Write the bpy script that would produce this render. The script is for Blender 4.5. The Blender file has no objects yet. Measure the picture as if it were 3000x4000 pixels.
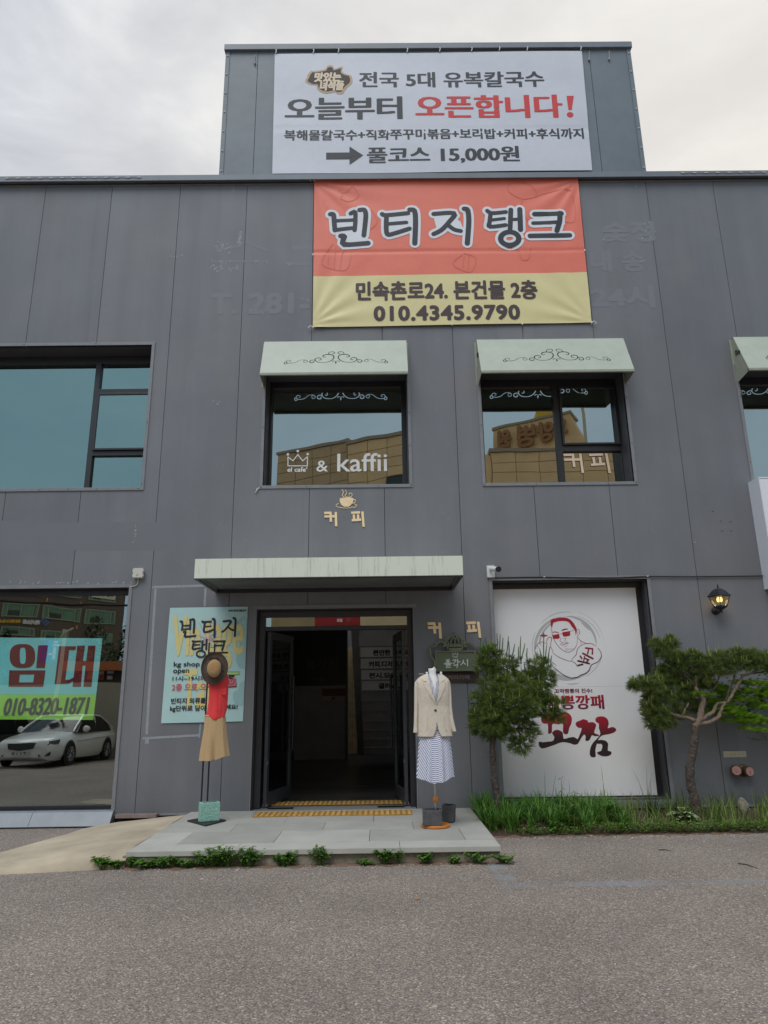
import bpy, bmesh, math, random
from mathutils import Vector, Matrix
R = math.radians
PI = math.pi
rnd = random.Random(11)
SC = bpy.context.scene
COL = SC.collection

# ------------------------------------------------------------------ camera
FPX = 2700.0            # focal length in pixels of a 3000 x 4000 picture
CAM = Vector((0.0, 0.0, 1.5))
def cam_axes(pitch, yaw, roll):
    cp, sp = math.cos(pitch), math.sin(pitch)
    rz = Matrix.Rotation(yaw, 3, 'Z')
    rt = rz @ Vector((1, 0, 0)); fw = rz @ Vector((0, cp, sp)); up = rz @ Vector((0, -sp, cp))
    c, s = math.cos(roll), math.sin(roll)
    return c*rt + s*up, -s*rt + c*up, fw
PITCH, YAW, ROLL = R(14.84), R(-0.445), R(-0.785)
RT, UP, FW = cam_axes(PITCH, YAW, ROLL)
cd = bpy.data.cameras.new('camera'); cam = bpy.data.objects.new('camera', cd); COL.objects.link(cam)
cd.sensor_fit = 'VERTICAL'; cd.sensor_height = 24.0; cd.lens = FPX/4000*24.0
cd.clip_start = 0.05; cd.clip_end = 800
m = Matrix((RT, UP, -FW)).transposed().to_4x4(); m.translation = CAM
cam.matrix_world = m
SC.camera = cam
SC.render.resolution_x, SC.render.resolution_y = 768, 1024

# ------------------------------------------------------------------ world, sun, exposure
SUN_EL, SUN_AZ = R(58), R(202)     # high sun behind the camera, a little left, spread wide by the cloud
wd = bpy.data.worlds.new('World'); SC.world = wd; wd.use_nodes = True
nt = wd.node_tree; N = nt.nodes; L = nt.links; N.clear()
out = N.new('ShaderNodeOutputWorld'); bg = N.new('ShaderNodeBackground')
sky = N.new('ShaderNodeTexSky'); sky.sky_type = 'NISHITA'; sky.sun_disc = False
sky.sun_elevation = SUN_EL; sky.sun_rotation = SUN_AZ; sky.air_density = 1.2; sky.dust_density = 2.0
tc = N.new('ShaderNodeTexCoord')
mp = N.new('ShaderNodeMapping'); mp.inputs['Scale'].default_value = (1.0, 1.0, 2.2)
n1 = N.new('ShaderNodeTexNoise'); n1.inputs['Scale'].default_value = 3.7; n1.inputs['Detail'].default_value = 9
n1.inputs['Roughness'].default_value = 0.53; n1.inputs['Distortion'].default_value = 0.35
cr = N.new('ShaderNodeValToRGB')
e = cr.color_ramp.elements
e[0].position = 0.36; e[0].color = (4.4, 4.65, 5.25, 1)
e[1].position = 0.66; e[1].color = (8.3, 8.35, 8.45, 1)
k = cr.color_ramp.elements.new(0.5); k.color = (5.8, 6.05, 6.5, 1)
mx = N.new('ShaderNodeMix'); mx.data_type = 'RGBA'; mx.inputs[0].default_value = 0.93
L.new(tc.outputs['Generated'], mp.inputs['Vector']); L.new(mp.outputs[0], n1.inputs['Vector'])
L.new(n1.outputs['Fac'], cr.inputs['Fac'])
# the cloud deck is thinner and warmer low over the roof, to the right
sep = N.new('ShaderNodeSeparateXYZ'); L.new(tc.outputs['Generated'], sep.inputs[0])
dt = N.new('ShaderNodeVectorMath'); dt.operation = 'DOT_PRODUCT'
dt.inputs[1].default_value = (.42, .79, .44)
L.new(tc.outputs['Generated'], dt.inputs[0])
mr = N.new('ShaderNodeMapRange'); mr.inputs[1].default_value = 0.55; mr.inputs[2].default_value = 1.0
mr.inputs[3].default_value = 0.0; mr.inputs[4].default_value = 0.75
L.new(dt.outputs['Value'], mr.inputs[0])
mg = N.new('ShaderNodeMix'); mg.data_type = 'RGBA'; mg.inputs[7].default_value = (8.2, 7.7, 6.9, 1)
L.new(mr.outputs[0], mg.inputs[0]); L.new(cr.outputs[0], mg.inputs[6])
# away from the building the cloud thins to pale blue, as the upper windows mirror it
mr2 = N.new('ShaderNodeMapRange'); mr2.inputs[1].default_value = 0.15; mr2.inputs[2].default_value = -0.45
mr2.inputs[3].default_value = 0.0; mr2.inputs[4].default_value = 0.8; L.new(sep.outputs['Y'], mr2.inputs[0])
mb2 = N.new('ShaderNodeMix'); mb2.data_type = 'RGBA'; mb2.inputs[7].default_value = (3.9, 5.7, 7.2, 1)
L.new(mr2.outputs[0], mb2.inputs[0]); L.new(mg.outputs[2], mb2.inputs[6])
L.new(sky.outputs[0], mx.inputs[6]); L.new(mb2.outputs[2], mx.inputs[7])
L.new(mx.outputs[2], bg.inputs['Color']); bg.inputs['Strength'].default_value = 0.1
L.new(bg.outputs[0], out.inputs['Surface'])

sd = bpy.data.lights.new('sun', 'SUN'); so = bpy.data.objects.new('sun', sd); COL.objects.link(so)
sd.energy = 1.35; sd.angle = R(38); sd.color = (1.0, 0.965, 0.92)
sdir = Vector((math.sin(SUN_AZ)*math.cos(SUN_EL), math.cos(SUN_AZ)*math.cos(SUN_EL), math.sin(SUN_EL)))
so.rotation_euler = sdir.to_track_quat('Z', 'Y').to_euler(); so.location = sdir*60
SC.view_settings.view_transform = 'Standard'; SC.view_settings.look = 'None'
SC.view_settings.exposure = 0.25; SC.view_settings.gamma = 1.0
SC.view_settings.use_curve_mapping = False

# ------------------------------------------------------------------ helpers: picture -> place
def ray(px, py, ax=None):
    rt, up, fw = ax or (RT, UP, FW)
    return fw + rt*((px-1500)/FPX) - up*((py-2000)/FPX)
def P(px, py, Y, ax=None):           # where the sight line through a picture point meets the upright plane y = Y
    d = ray(px, py, ax); return CAM + d*(Y/d.y)
def PZ(px, py, z):                   # ... or the level plane z
    d = ray(px, py); return CAM + d*((z-CAM.z)/d.z)
def rect(l, t, r, b, Y):
    my, mxx = (t+b)/2, (l+r)/2
    return (P(l, my, Y).x, P(r, my, Y).x, P(mxx, b, Y).z, P(mxx, t, Y).z)
class Crop:                          # measured on an enlarged piece of the photograph
    def __init__(s, ox, oy, k): s.ox, s.oy, s.k = ox, oy, k
    def __call__(s, x, y): return (s.ox+x*s.k, s.oy+y*s.k)
    def p(s, x, y, Y): return P(s.ox+x*s.k, s.oy+y*s.k, Y)
    def r(s, l, t, r, b, Y):
        return rect(s.ox+l*s.k, s.oy+t*s.k, s.ox+r*s.k, s.oy+b*s.k, Y)

# ------------------------------------------------------------------ helpers: materials
MATS = {}
def mat(name, col, rough=0.6, metal=0.0, spec=0.5, noise=None, bump=None, rnd_v=0.0, emit=None, sheen=0.0):
    """noise=(scale, amount, detail) colour mottling; bump=(scale, strength); rnd_v: tone shift per object"""
    if name in MATS: return MATS[name]
    mt = bpy.data.materials.new(name); mt.use_nodes = True; nt = mt.node_tree
    bs = nt.nodes['Principled BSDF']
    c = (*col, 1)
    bs.inputs['Base Color'].default_value = c; bs.inputs['Roughness'].default_value = rough
    bs.inputs['Metallic'].default_value = metal; bs.inputs['Specular IOR Level'].default_value = spec
    if sheen: bs.inputs['Sheen Weight'].default_value = sheen
    src = None
    if noise or bump or rnd_v:
        tc = nt.nodes.new('ShaderNodeTexCoord')
    if noise:
        nz = nt.nodes.new('ShaderNodeTexNoise'); nz.inputs['Scale'].default_value = noise[0]
        nz.inputs['Detail'].default_value = noise[2] if len(noise) > 2 else 6
        nz.inputs['Roughness'].default_value = 0.6
        nt.links.new(tc.outputs['Object'], nz.inputs['Vector'])
        rr = nt.nodes.new('ShaderNodeMapRange'); rr.inputs[1].default_value = 0.25; rr.inputs[2].default_value = 0.75
        rr.inputs[3].default_value = 1-noise[1]; rr.inputs[4].default_value = 1+noise[1]
        nt.links.new(nz.outputs['Fac'], rr.inputs[0]); src = rr.outputs[0]
    if rnd_v:
        oi = nt.nodes.new('ShaderNodeObjectInfo'); r2 = nt.nodes.new('ShaderNodeMapRange')
        r2.inputs[3].default_value = 1-rnd_v; r2.inputs[4].default_value = 1+rnd_v
        nt.links.new(oi.outputs['Random'], r2.inputs[0])
        if src:
            mm = nt.nodes.new('ShaderNodeMath'); mm.operation = 'MULTIPLY'
            nt.links.new(src, mm.inputs[0]); nt.links.new(r2.outputs[0], mm.inputs[1]); src = mm.outputs[0]
        else: src = r2.outputs[0]
    if src:
        vm = nt.nodes.new('ShaderNodeVectorMath'); vm.operation = 'SCALE'; vm.inputs[0].default_value = col
        nt.links.new(src, vm.inputs['Scale']); nt.links.new(vm.outputs[0], bs.inputs['Base Color'])
    if bump:
        nb = nt.nodes.new('ShaderNodeTexNoise'); nb.inputs['Scale'].default_value = bump[0]; nb.inputs['Detail'].default_value = 5
        nt.links.new(tc.outputs['Object'], nb.inputs['Vector'])
        bp = nt.nodes.new('ShaderNodeBump'); bp.inputs['Strength'].default_value = bump[1]
        bp.inputs['Distance'].default_value = bump[2] if len(bump) > 2 else 0.01
        nt.links.new(nb.outputs['Fac'], bp.inputs['Height']); nt.links.new(bp.outputs[0], bs.inputs['Normal'])
    if emit:
        bs.inputs['Emission Color'].default_value = (*emit[0], 1); bs.inputs['Emission Strength'].default_value = emit[1]
    MATS[name] = mt
    return mt
def glassmat(name, tint_t, tint_r, fac, wobble=0.0):
    mt = bpy.data.materials.new(name); mt.use_nodes = True; nt = mt.node_tree; nt.nodes.clear()
    o = nt.nodes.new('ShaderNodeOutputMaterial'); mx = nt.nodes.new('ShaderNodeMixShader')
    t = nt.nodes.new('ShaderNodeBsdfTransparent'); g = nt.nodes.new('ShaderNodeBsdfGlossy')
    t.inputs[0].default_value = (*tint_t, 1); g.inputs[0].default_value = (*tint_r, 1); g.inputs['Roughness'].default_value = 0.0
    mx.inputs[0].default_value = fac
    nt.links.new(t.outputs[0], mx.inputs[1]); nt.links.new(g.outputs[0], mx.inputs[2]); nt.links.new(mx.outputs[0], o.inputs[0])
    if wobble:
        tc = nt.nodes.new('ShaderNodeTexCoord'); nb = nt.nodes.new('ShaderNodeTexNoise'); nb.inputs['Scale'].default_value = 1.4
        nb.inputs['Detail'].default_value = 1
        bp = nt.nodes.new('ShaderNodeBump'); bp.inputs['Strength'].default_value = 1; bp.inputs['Distance'].default_value = wobble
        nt.links.new(tc.outputs['Object'], nb.inputs['Vector']); nt.links.new(nb.outputs['Fac'], bp.inputs['Height'])
        nt.links.new(bp.outputs[0], g.inputs['Normal'])
    MATS[name] = mt
    return mt

# ------------------------------------------------------------------ helpers: meshes
def tag(o, label=None, cat=None, group=None, kind=None):
    if label: o['label'] = label
    if cat: o['category'] = cat
    if group: o['group'] = group
    if kind: o['kind'] = kind
    return o
def empty(name, loc=(0, 0, 0), parent=None):
    o = bpy.data.objects.new(name, None); o.empty_display_size = 0.1; COL.objects.link(o)
    o.location = loc
    if parent: o.parent = parent
    return o
def link(name, me, material=None, parent=None):
    o = bpy.data.objects.new(name, me); COL.objects.link(o)
    if material and not me.materials: me.materials.append(material)
    if parent:
        o.parent = parent; o.matrix_parent_inverse = Matrix.Translation(-world_loc(parent))
    return o
def world_loc(o):
    v = Vector(o.location)
    if o.parent:
        v = Vector(o.location) + (world_loc(o.parent) + o.matrix_parent_inverse.translation)
    return v
class MB:
    def __init__(s): s.v = []; s.f = []; s.mi = []
    def add(s, vs, fs, mi=0):
        n = len(s.v); s.v += [tuple(q) for q in vs]; s.f += [tuple(i+n for i in f) for f in fs]; s.mi += [mi]*len(fs)
        return s
    def box(s, x0, x1, y0, y1, z0, z1, mi=0):
        vs = [(x, y, z) for x in (x0, x1) for y in (y0, y1) for z in (z0, z1)]
        return s.add(vs, [(0, 1, 3, 2), (4, 6, 7, 5), (0, 4, 5, 1), (2, 3, 7, 6), (0, 2, 6, 4), (1, 5, 7, 3)], mi)
    def quad(s, a, b, c, d, mi=0): return s.add([a, b, c, d], [(0, 1, 2, 3)], mi)
    def poly(s, pts, mi=0): return s.add(pts, [tuple(range(len(pts)))], mi)
    def prism(s, pts, off, mi=0):          # polygon swept by off
        n = len(pts); off = Vector(off)
        a = [Vector(p) for p in pts]; b = [p+off for p in a]
        fs = [tuple(range(n))[::-1], tuple(range(n, 2*n))]
        fs += [(i, (i+1) % n, n+(i+1) % n, n+i) for i in range(n)]
        return s.add(a+b, fs, mi)
    def tube(s, pts, rad, n=8, cap=True, mi=0, flat=1.0):
        pts = [Vector(p) for p in pts]; m = len(pts)
        if not hasattr(rad, '__len__'): rad = [rad]*m
        up = Vector((0, 0, 1)); rings = []
        prev = None
        for i, p in enumerate(pts):
            d = (pts[min(i+1, m-1)] - pts[max(i-1, 0)])
            if d.length < 1e-9: d = Vector((0, 0, 1))
            d.normalize()
            if prev is None:
                a = up if abs(d.z) < 0.9 else Vector((1, 0, 0))
                u = a.cross(d).normalized()
            else:
                u = (prev - d*prev.dot(d)).normalized()
            prev = u; w = d.cross(u)
            rings.append([p + (u*math.cos(2*PI*k/n) + w*math.sin(2*PI*k/n)*flat)*rad[i] for k in range(n)])
        vs = [q for r in rings for q in r]
        fs = [(i*n+k, i*n+(k+1) % n, (i+1)*n+(k+1) % n, (i+1)*n+k) for i in range(m-1) for k in range(n)]
        if cap: fs += [tuple(range(n))[::-1], tuple((m-1)*n+k for k in range(n))]
        return s.add(vs, fs, mi)
    def lathe(s, prof, c=(0, 0, 0), n=16, axis='Z', mi=0, sx=1, sy=1):   # prof: (radius, height)
        vs = []
        for r, h in prof:
            for k in range(n):
                a = 2*PI*k/n; x, y, z = r*math.cos(a)*sx, r*math.sin(a)*sy, h
                if axis == 'Y': x, y, z = x, h, y
                vs.append((c[0]+x, c[1]+y, c[2]+z))
        m = len(prof)
        fs = [(i*n+k, i*n+(k+1) % n, (i+1)*n+(k+1) % n, (i+1)*n+k) for i in range(m-1) for k in range(n)]
        fs += [tuple(range(n))[::-1], tuple((m-1)*n+k for k in range(n))]
        return s.add(vs, fs, mi)
    def loft(s, rings, closed=True, cap=(True, True), mi=0):
        n = len(rings[0]); m = len(rings); vs = [q for r in rings for q in r]; fs = []
        for i in range(m-1):
            for k in range(n if closed else n-1):
                fs.append((i*n+k, i*n+(k+1) % n, (i+1)*n+(k+1) % n, (i+1)*n+k))
        if cap[0]: fs.append(tuple(range(n))[::-1])
        if cap[1]: fs.append(tuple((m-1)*n+k for k in range(n)))
        return s.add(vs, fs, mi)
    def mesh(s, name, mats, smooth=False, bevel=0, recalc=True):
        me = bpy.data.meshes.new(name); me.from_pydata(s.v, [], s.f)
        if not isinstance(mats, (list, tuple)): mats = [mats]
        for q in mats: me.materials.append(q)
        if len(mats) > 1: me.polygons.foreach_set('material_index', s.mi)
        if bevel or recalc:
            bm = bmesh.new(); bm.from_mesh(me)
            if recalc: bmesh.ops.recalc_face_normals(bm, faces=bm.faces)
            if bevel: bmesh.ops.bevel(bm, geom=[e for e in bm.edges if e.is_manifold and e.calc_face_angle(0) > 0.4], offset=bevel, segments=2, affect='EDGES', profile=0.7)
            bm.to_mesh(me); bm.free()
        if smooth:
            me.polygons.foreach_set('use_smooth', [True]*len(me.polygons))
            if smooth != 'all': me.set_sharp_from_angle(angle=R(38))
        me.update()
        return me
    def build(s, name, mats, parent=None, smooth=False, bevel=0, recalc=True):
        return link(name, s.mesh(name, mats, smooth, bevel, recalc), None, parent)
def box(name, x0, x1, y0, y1, z0, z1, m, parent=None, bevel=0):
    return MB().box(min(x0, x1), max(x0, x1), min(y0, y1), max(y0, y1), min(z0, z1), max(z0, z1)).build(name, m, parent, bevel=bevel)
def frame_boxes(mb, x0, x1, z0, z1, w, y0, y1):      # four butted bars round a rectangle
    mb.box(x0, x1, y0, y1, z1-w, z1); mb.box(x0, x1, y0, y1, z0, z0+w)
    mb.box(x0, x0+w, y0, y1, z0+w, z1-w); mb.box(x1-w, x1, y0, y1, z0+w, z1-w)
    return mb

# flat print: strokes and letters on a plane.  surf(x, z, w) -> point, w = height above the surface
def plane(Y, disp=None):
    if disp: return lambda x, z, w: (x, Y - w + disp(x, z), z)
    return lambda x, z, w: (x, Y - w, z)
def stroke(mb, pts, w, surf, h, round_=True, mi=0):  # pts are (x, z); w width or list
    n = len(pts)
    if n < 2: return
    ws = list(w) if hasattr(w, '__len__') else [w]*n
    P2, W2 = [pts[0]], [ws[0]]
    for i in range(n-1):                 # keep pieces short so that print follows creased cloth
        l = math.hypot(pts[i+1][0]-pts[i][0], pts[i+1][1]-pts[i][1]); k = max(1, int(l/.09))
        for j in range(1, k+1):
            t = j/k; P2.append((pts[i][0]+(pts[i+1][0]-pts[i][0])*t, pts[i][1]+(pts[i+1][1]-pts[i][1])*t)); W2.append(ws[i]+(ws[i+1]-ws[i])*t)
    pts, ws, n = P2, W2, len(P2)
    Lf, Rt = [], []
    for i in range(n):
        a = pts[max(i-1, 0)]; b = pts[min(i+1, n-1)]
        dx, dz = b[0]-a[0], b[1]-a[1]; l = math.hypot(dx, dz) or 1
        nx, nz = -dz/l*ws[i]/2, dx/l*ws[i]/2
        if 0 < i < n-1:    # mitre
            ax, az = pts[i][0]-a[0], pts[i][1]-a[1]; la = math.hypot(ax, az) or 1
            c = max(0.55, (ax*dx+az*dz)/(la*l)); nx /= c; nz /= c
        Lf.append((pts[i][0]+nx, pts[i][1]+nz)); Rt.append((pts[i][0]-nx, pts[i][1]-nz))
    vs = [surf(*q, h) for q in Lf+Rt]
    mb.add(vs, [(i, i+1, n+i+1, n+i) for i in range(n-1)], mi)
    if round_:
        for e, (c, o, r) in enumerate(((pts[0], pts[1], ws[0]/2), (pts[-1], pts[-2], ws[-1]/2))):
            a0 = math.atan2(c[1]-o[1], c[0]-o[0])
            cap = [(c[0]+r*math.cos(a0+t*PI/6), c[1]+r*math.sin(a0+t*PI/6)) for t in range(-3, 4)]
            mb.poly([surf(*q, h) for q in cap], mi)
def smooth_pts(pts, k=4, closed=False):
    out = []; n = len(pts)
    rng = range(n if closed else n-1)
    for i in rng:
        p0 = pts[(i-1) % n] if closed or i > 0 else pts[i]
        p1 = pts[i]; p2 = pts[(i+1) % n]
        p3 = pts[(i+2) % n] if closed or i+2 < n else p2
        for j in range(k):
            t = j/k
            out.append(tuple(0.5*((2*b)+(-a+c)*t+(2*a-5*b+4*c-d)*t*t+(-a+3*b-3*c+d)*t**3) for a, b, c, d in zip(p0, p1, p2, p3)))
    if not closed: out.append(tuple(pts[-1]))
    return out
def fillpoly(mb, pts, surf, h, mi=0, grid=0):
    """fill a possibly concave outline"""
    from mathutils.geometry import tessellate_polygon
    tr = tessellate_polygon([[Vector((x, z, 0)) for x, z in pts]])
    if grid:
        bm = bmesh.new(); vv = [bm.verts.new((x, z, 0)) for x, z in pts]
        for t in tr:
            try: bm.faces.new([vv[i] for i in t])
            except ValueError: pass
        for a in (0, 1):
            lo, hi = min(q[a] for q in pts), max(q[a] for q in pts); t = lo+grid
            while t < hi:
                co = Vector((0, 0, 0)); co[a] = t; no = Vector((0, 0, 0)); no[a] = 1
                bmesh.ops.bisect_plane(bm, geom=bm.verts[:]+bm.edges[:]+bm.faces[:], plane_co=co, plane_no=no); t += grid
        bm.verts.index_update(); mb.add([surf(v.co.x, v.co.y, h) for v in bm.verts], [tuple(v.index for v in f.verts) for f in bm.faces], mi); bm.free(); return
    mb.add([surf(x, z, h) for x, z in pts], [tuple(t) for t in tr], mi)
def ellipse(cx, cz, rx, rz, n=28, a0=0, a1=2*PI):
    return [(cx+rx*math.cos(a0+(a1-a0)*i/n), cz+rz*math.sin(a0+(a1-a0)*i/n)) for i in range(n+1)]
_tc = {}
def glyphs(body, spacing=1.0):
    key = (body, spacing)
    if key in _tc: return _tc[key]
    d = bpy.data.curves.new('t', 'FONT'); d.body = body; d.resolution_u = 3; d.space_character = spacing
    o = bpy.data.objects.new('t', d); COL.objects.link(o)
    bpy.context.view_layer.update()
    me = o.evaluated_get(bpy.context.evaluated_depsgraph_get()).to_mesh()
    vs = [(v.co.x, v.co.y) for v in me.vertices]; fs = [tuple(p.vertices) for p in me.polygons]
    o.to_mesh_clear(); bpy.data.objects.remove(o); bpy.data.curves.remove(d)
    _tc[key] = (vs, fs)
    return vs, fs
def letters(mb, body, rc, surf, h, bold=(0, 0), n=6, mi=0, shear=0.0, spacing=1.0, mirror=False, grid=0, step=0.00025):
    """fit the words into rc = (x0, x1, z0, z1); bold: half widths added left-right and up-down"""
    vs, fs = glyphs(body, spacing)
    xs = [v[0] for v in vs]; zs = [v[1] for v in vs]
    ax, bx, az, bz = min(xs), max(xs), min(zs), max(zs)
    x0, x1, z0, z1 = rc[0]+bold[0], rc[1]-bold[0], rc[2]+bold[1], rc[3]-bold[1]
    kx, kz = (x1-x0)/(bx-ax), (z1-z0)/(bz-az)
    offs = [(0, 0)]
    if bold[0] or bold[1]:
        if bold[1] == 0: offs = [(bold[0]*(2*i/(n-1)-1), 0) for i in range(n)]
        else: offs = [(bold[0]*math.cos(2*PI*i/n+.3), bold[1]*math.sin(2*PI*i/n+.3)) for i in range(n)]
    base = [(x0+(v[0]-ax)*kx, z0+(v[1]-az)*kz) for v in vs]
    if mirror: base = [(x0+x1-x, z) for x, z in base]
    if shear: base = [(x+(z-z0)*shear, z) for x, z in base]
    if grid:
        bm = bmesh.new(); vv = [bm.verts.new((x, z, 0)) for x, z in base]
        for f in fs:
            try: bm.faces.new([vv[i] for i in f])
            except ValueError: pass
        for a, lo, hi in ((0, x0, x1), (1, z0, z1)):
            t = lo+grid
            while t < hi:
                co = Vector((0, 0, 0)); co[a] = t; no = Vector((0, 0, 0)); no[a] = 1
                bmesh.ops.bisect_plane(bm, geom=bm.verts[:]+bm.edges[:]+bm.faces[:], plane_co=co, plane_no=no)
                t += grid
        bm.verts.index_update(); base = [(v.co.x, v.co.y) for v in bm.verts]
        fs = [tuple(v.index for v in f.verts) for f in bm.faces]; bm.free()
    for i, (dx, dz) in enumerate(offs):
        mb.add([surf(x+dx, z+dz, h+i*step) for x, z in base], fs, mi)
    return mb
def print_obj(mb, name, m, parent):
    return mb.build(name, m, parent, recalc=False)
# ================================================================== materials
YW = 9.2
def wall_material():
    mt = mat('charcoal_paint', (0.180, 0.185, 0.204), rough=0.55, spec=0.35)
    nt = mt.node_tree; N, L = nt.nodes, nt.links; bs = N['Principled BSDF']
    tc = N.new('ShaderNodeTexCoord'); geo = N.new('ShaderNodeNewGeometry')
    def noise(scale, vec, detail=6, rough=.6, sc=(1, 1, 1)):
        mp = N.new('ShaderNodeMapping'); mp.inputs['Scale'].default_value = sc; L.new(vec, mp.inputs[0])
        n = N.new('ShaderNodeTexNoise'); n.inputs['Scale'].default_value = scale; n.inputs['Detail'].default_value = detail
        n.inputs['Roughness'].default_value = rough; L.new(mp.outputs[0], n.inputs['Vector']); return n.outputs['Fac']
    def rng(src, a, b, lo, hi):
        r = N.new('ShaderNodeMapRange'); r.inputs[1].default_value = a; r.inputs[2].default_value = b
        r.inputs[3].default_value = lo; r.inputs[4].default_value = hi; L.new(src, r.inputs[0]); return r.outputs[0]
    def mul(a, b):
        m = N.new('ShaderNodeMath'); m.operation = 'MULTIPLY'; L.new(a, m.inputs[0]); L.new(b, m.inputs[1]); return m.outputs[0]
    v = geo.outputs['Position']
    big = rng(noise(0.55, v, 4), .3, .7, .90, 1.10)
    streak = rng(noise(2.2, v, 5, .6, (1.6, 1, 0.09)), .3, .75, .93, 1.06)
    fine = rng(noise(230, v, 2), .3, .7, .93, 1.07)
    spots = rng(noise(7, v, 7, .7), .62, .72, 1.0, 1.12)
    oi = N.new('ShaderNodeObjectInfo'); pr = rng(oi.outputs['Random'], 0, 1, .965, 1.035)
    t = mul(mul(mul(big, streak), mul(fine, spots)), pr)
    # splash dirt at the wall foot and washed runs, ragged edged
    sz_ = N.new('ShaderNodeSeparateXYZ'); L.new(v, sz_.inputs[0])
    jag = N.new('ShaderNodeMath'); jag.operation = 'MULTIPLY_ADD'; L.new(noise(5, v, 8, .7, (1, 1, .5)), jag.inputs[0]); jag.inputs[1].default_value = -.9; L.new(sz_.outputs['Z'], jag.inputs[2])
    t = mul(t, rng(jag.outputs[0], -.45, .15, .80, 1.0))
    t = mul(t, rng(noise(3.2, v, 6, .65, (2.6, 1, .05)), .60, .78, 1.0, .88))
    # runs of dirt washed brownish in patches
    mixc = N.new('ShaderNodeMix'); mixc.data_type = 'RGBA'
    mixc.inputs[6].default_value = (0.180, 0.185, 0.204, 1); mixc.inputs[7].default_value = (0.194, 0.193, 0.203, 1)
    L.new(rng(noise(0.9, v, 3), .45, .7, 0, 1), mixc.inputs[0])
    vm = N.new('ShaderNodeVectorMath'); vm.operation = 'SCALE'; L.new(mixc.outputs[2], vm.inputs[0]); L.new(t, vm.inputs['Scale'])
    L.new(vm.outputs[0], bs.inputs['Base Color'])
    bp = N.new('ShaderNodeBump'); bp.inputs['Strength'].default_value = 0.35; bp.inputs['Distance'].default_value = 0.02
    L.new(noise(1.3, v, 3, .5, (1, 1, .5)), bp.inputs['Height'])
    b2 = N.new('ShaderNodeBump'); b2.inputs['Strength'].default_value = 0.25; b2.inputs['Distance'].default_value = 0.002
    L.new(noise(160, v, 2), b2.inputs['Height']); L.new(bp.outputs[0], b2.inputs['Normal']); L.new(b2.outputs[0], bs.inputs['Normal'])
    return mt
M_wall = wall_material()
M_trim = mat('charcoal_trim', (0.215, 0.218, 0.235), 0.5, noise=(9, .12), bump=(60, .15, .003))
M_tower = mat('blue_grey_steel', (0.15, 0.175, 0.20), 0.5, noise=(2.0, .12), bump=(2.0, .3, .03), rnd_v=.05)
M_cope = mat('coping_steel', (0.17, 0.185, 0.215), 0.45, noise=(3, .12))
M_dark = mat('dark_core', (0.02, 0.02, 0.022), 0.8)
M_frame = mat('black_aluminium', (0.028, 0.027, 0.032), 0.4, noise=(20, .15))
M_reveal = mat('reveal_metal', (0.07, 0.07, 0.08), 0.5, noise=(6, .15))
M_inside = mat('dim_interior', (0.045, 0.047, 0.05), 0.9, noise=(3, .2))
M_curtain = mat('pale_blind', (0.55, 0.6, 0.6), 0.9)
M_sage = mat('sage_metal', (0.42, 0.46, 0.385), 0.45, noise=(5, .07), bump=(2.5, .25, .02))
M_sagedk = mat('sage_trim', (0.33, 0.35, 0.27), 0.5, noise=(12, .12))
G_up = glassmat('tinted_mirror_glass', (0.12, 0.14, 0.14), (0.40, 0.42, 0.40), 0.88, wobble=0.0016)
G_left = glassmat('tinted_mirror_glass_left', (0.30, 0.36, 0.36), (0.25, 0.34, 0.32), 0.86, wobble=0.0015)
G_low = glassmat('shop_glass', (0.90, 0.95, 0.94), (0.92, 0.98, 0.95), 0.34, wobble=0.0012)
G_thin = glassmat('clear_door_glass', (0.5, 0.58, 0.56), (0.8, 0.9, 0.88), 0.14)

# ================================================================== the building
bld = empty('commercial_building', (0, YW, 0))
tag(bld, 'two storey charcoal metal-panelled commercial building with a rooftop block and dark open entrance', 'building')
ZT = 9.345
JX = [-3.054-1.052*5, -3.054-1.052*4, -3.054-1.052*3, -3.054-1.052*2, -4.12, -3.054, -2.006, -0.96, 0.08, 1.12, 2.16, 3.21, 4.272, 5.33, 6.38, 7.43, 8.48]
OPEN = {   # x0, x1, z0, z1 on the wall face
    'WL': (-7.0, -3.30, 4.335, 6.515), 'W1': (-1.61, 0.43, 4.335, 6.06), 'W2': (1.493, 3.57, 4.335, 6.06),
    'W3': (5.25, 7.3, 4.335, 6.06), 'SL': (-7.0, -3.345, 0.165, 2.935), 'SR': (1.51, 3.59, 0.20, 2.965),
    'EN': (-1.632, 0.434, 0.0, 2.62)}
def cut(x0, x1, z0, z1, opens):
    """rectangles of a column that are left round the openings; grouped where an opening spans the whole column"""
    zs = sorted({z0, z1} | {max(z0, min(z1, z)) for o in opens for z in (o[2], o[3]) if o[0] < x1 and o[1] > x0})
    rows = []
    for a, b in zip(zs, zs[1:]):
        if b-a < 1e-4: continue
        segs = [(x0, x1)]
        for o in opens:
            if o[2] < (a+b)/2 < o[3]:
                ns = []
                for s, e in segs:
                    if o[1] <= s or o[0] >= e: ns.append((s, e)); continue
                    if o[0] > s: ns.append((s, o[0]))
                    if o[1] < e: ns.append((o[1], e))
                segs = ns
        rows.append((a, b, [q for q in segs if q[1]-q[0] > .02]))
    groups, cur = [], []
    for a, b, segs in rows:
        if not segs:
            if cur: groups.append(cur); cur = []
        else: cur += [(s, e, a, b) for s, e in segs]
    if cur: groups.append(cur)
    return groups
opens = list(OPEN.values())
for xa, xb in zip(JX, JX[1:]):
    for g in cut(xa+.0035, xb-.0035, 0.13, ZT-.07, opens):
        mb = MB()
        for s, e, a, b in g: mb.box(s, e, YW, YW+.035, a, b)
        mb.build('panel', M_wall, bld, recalc=False)
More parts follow.
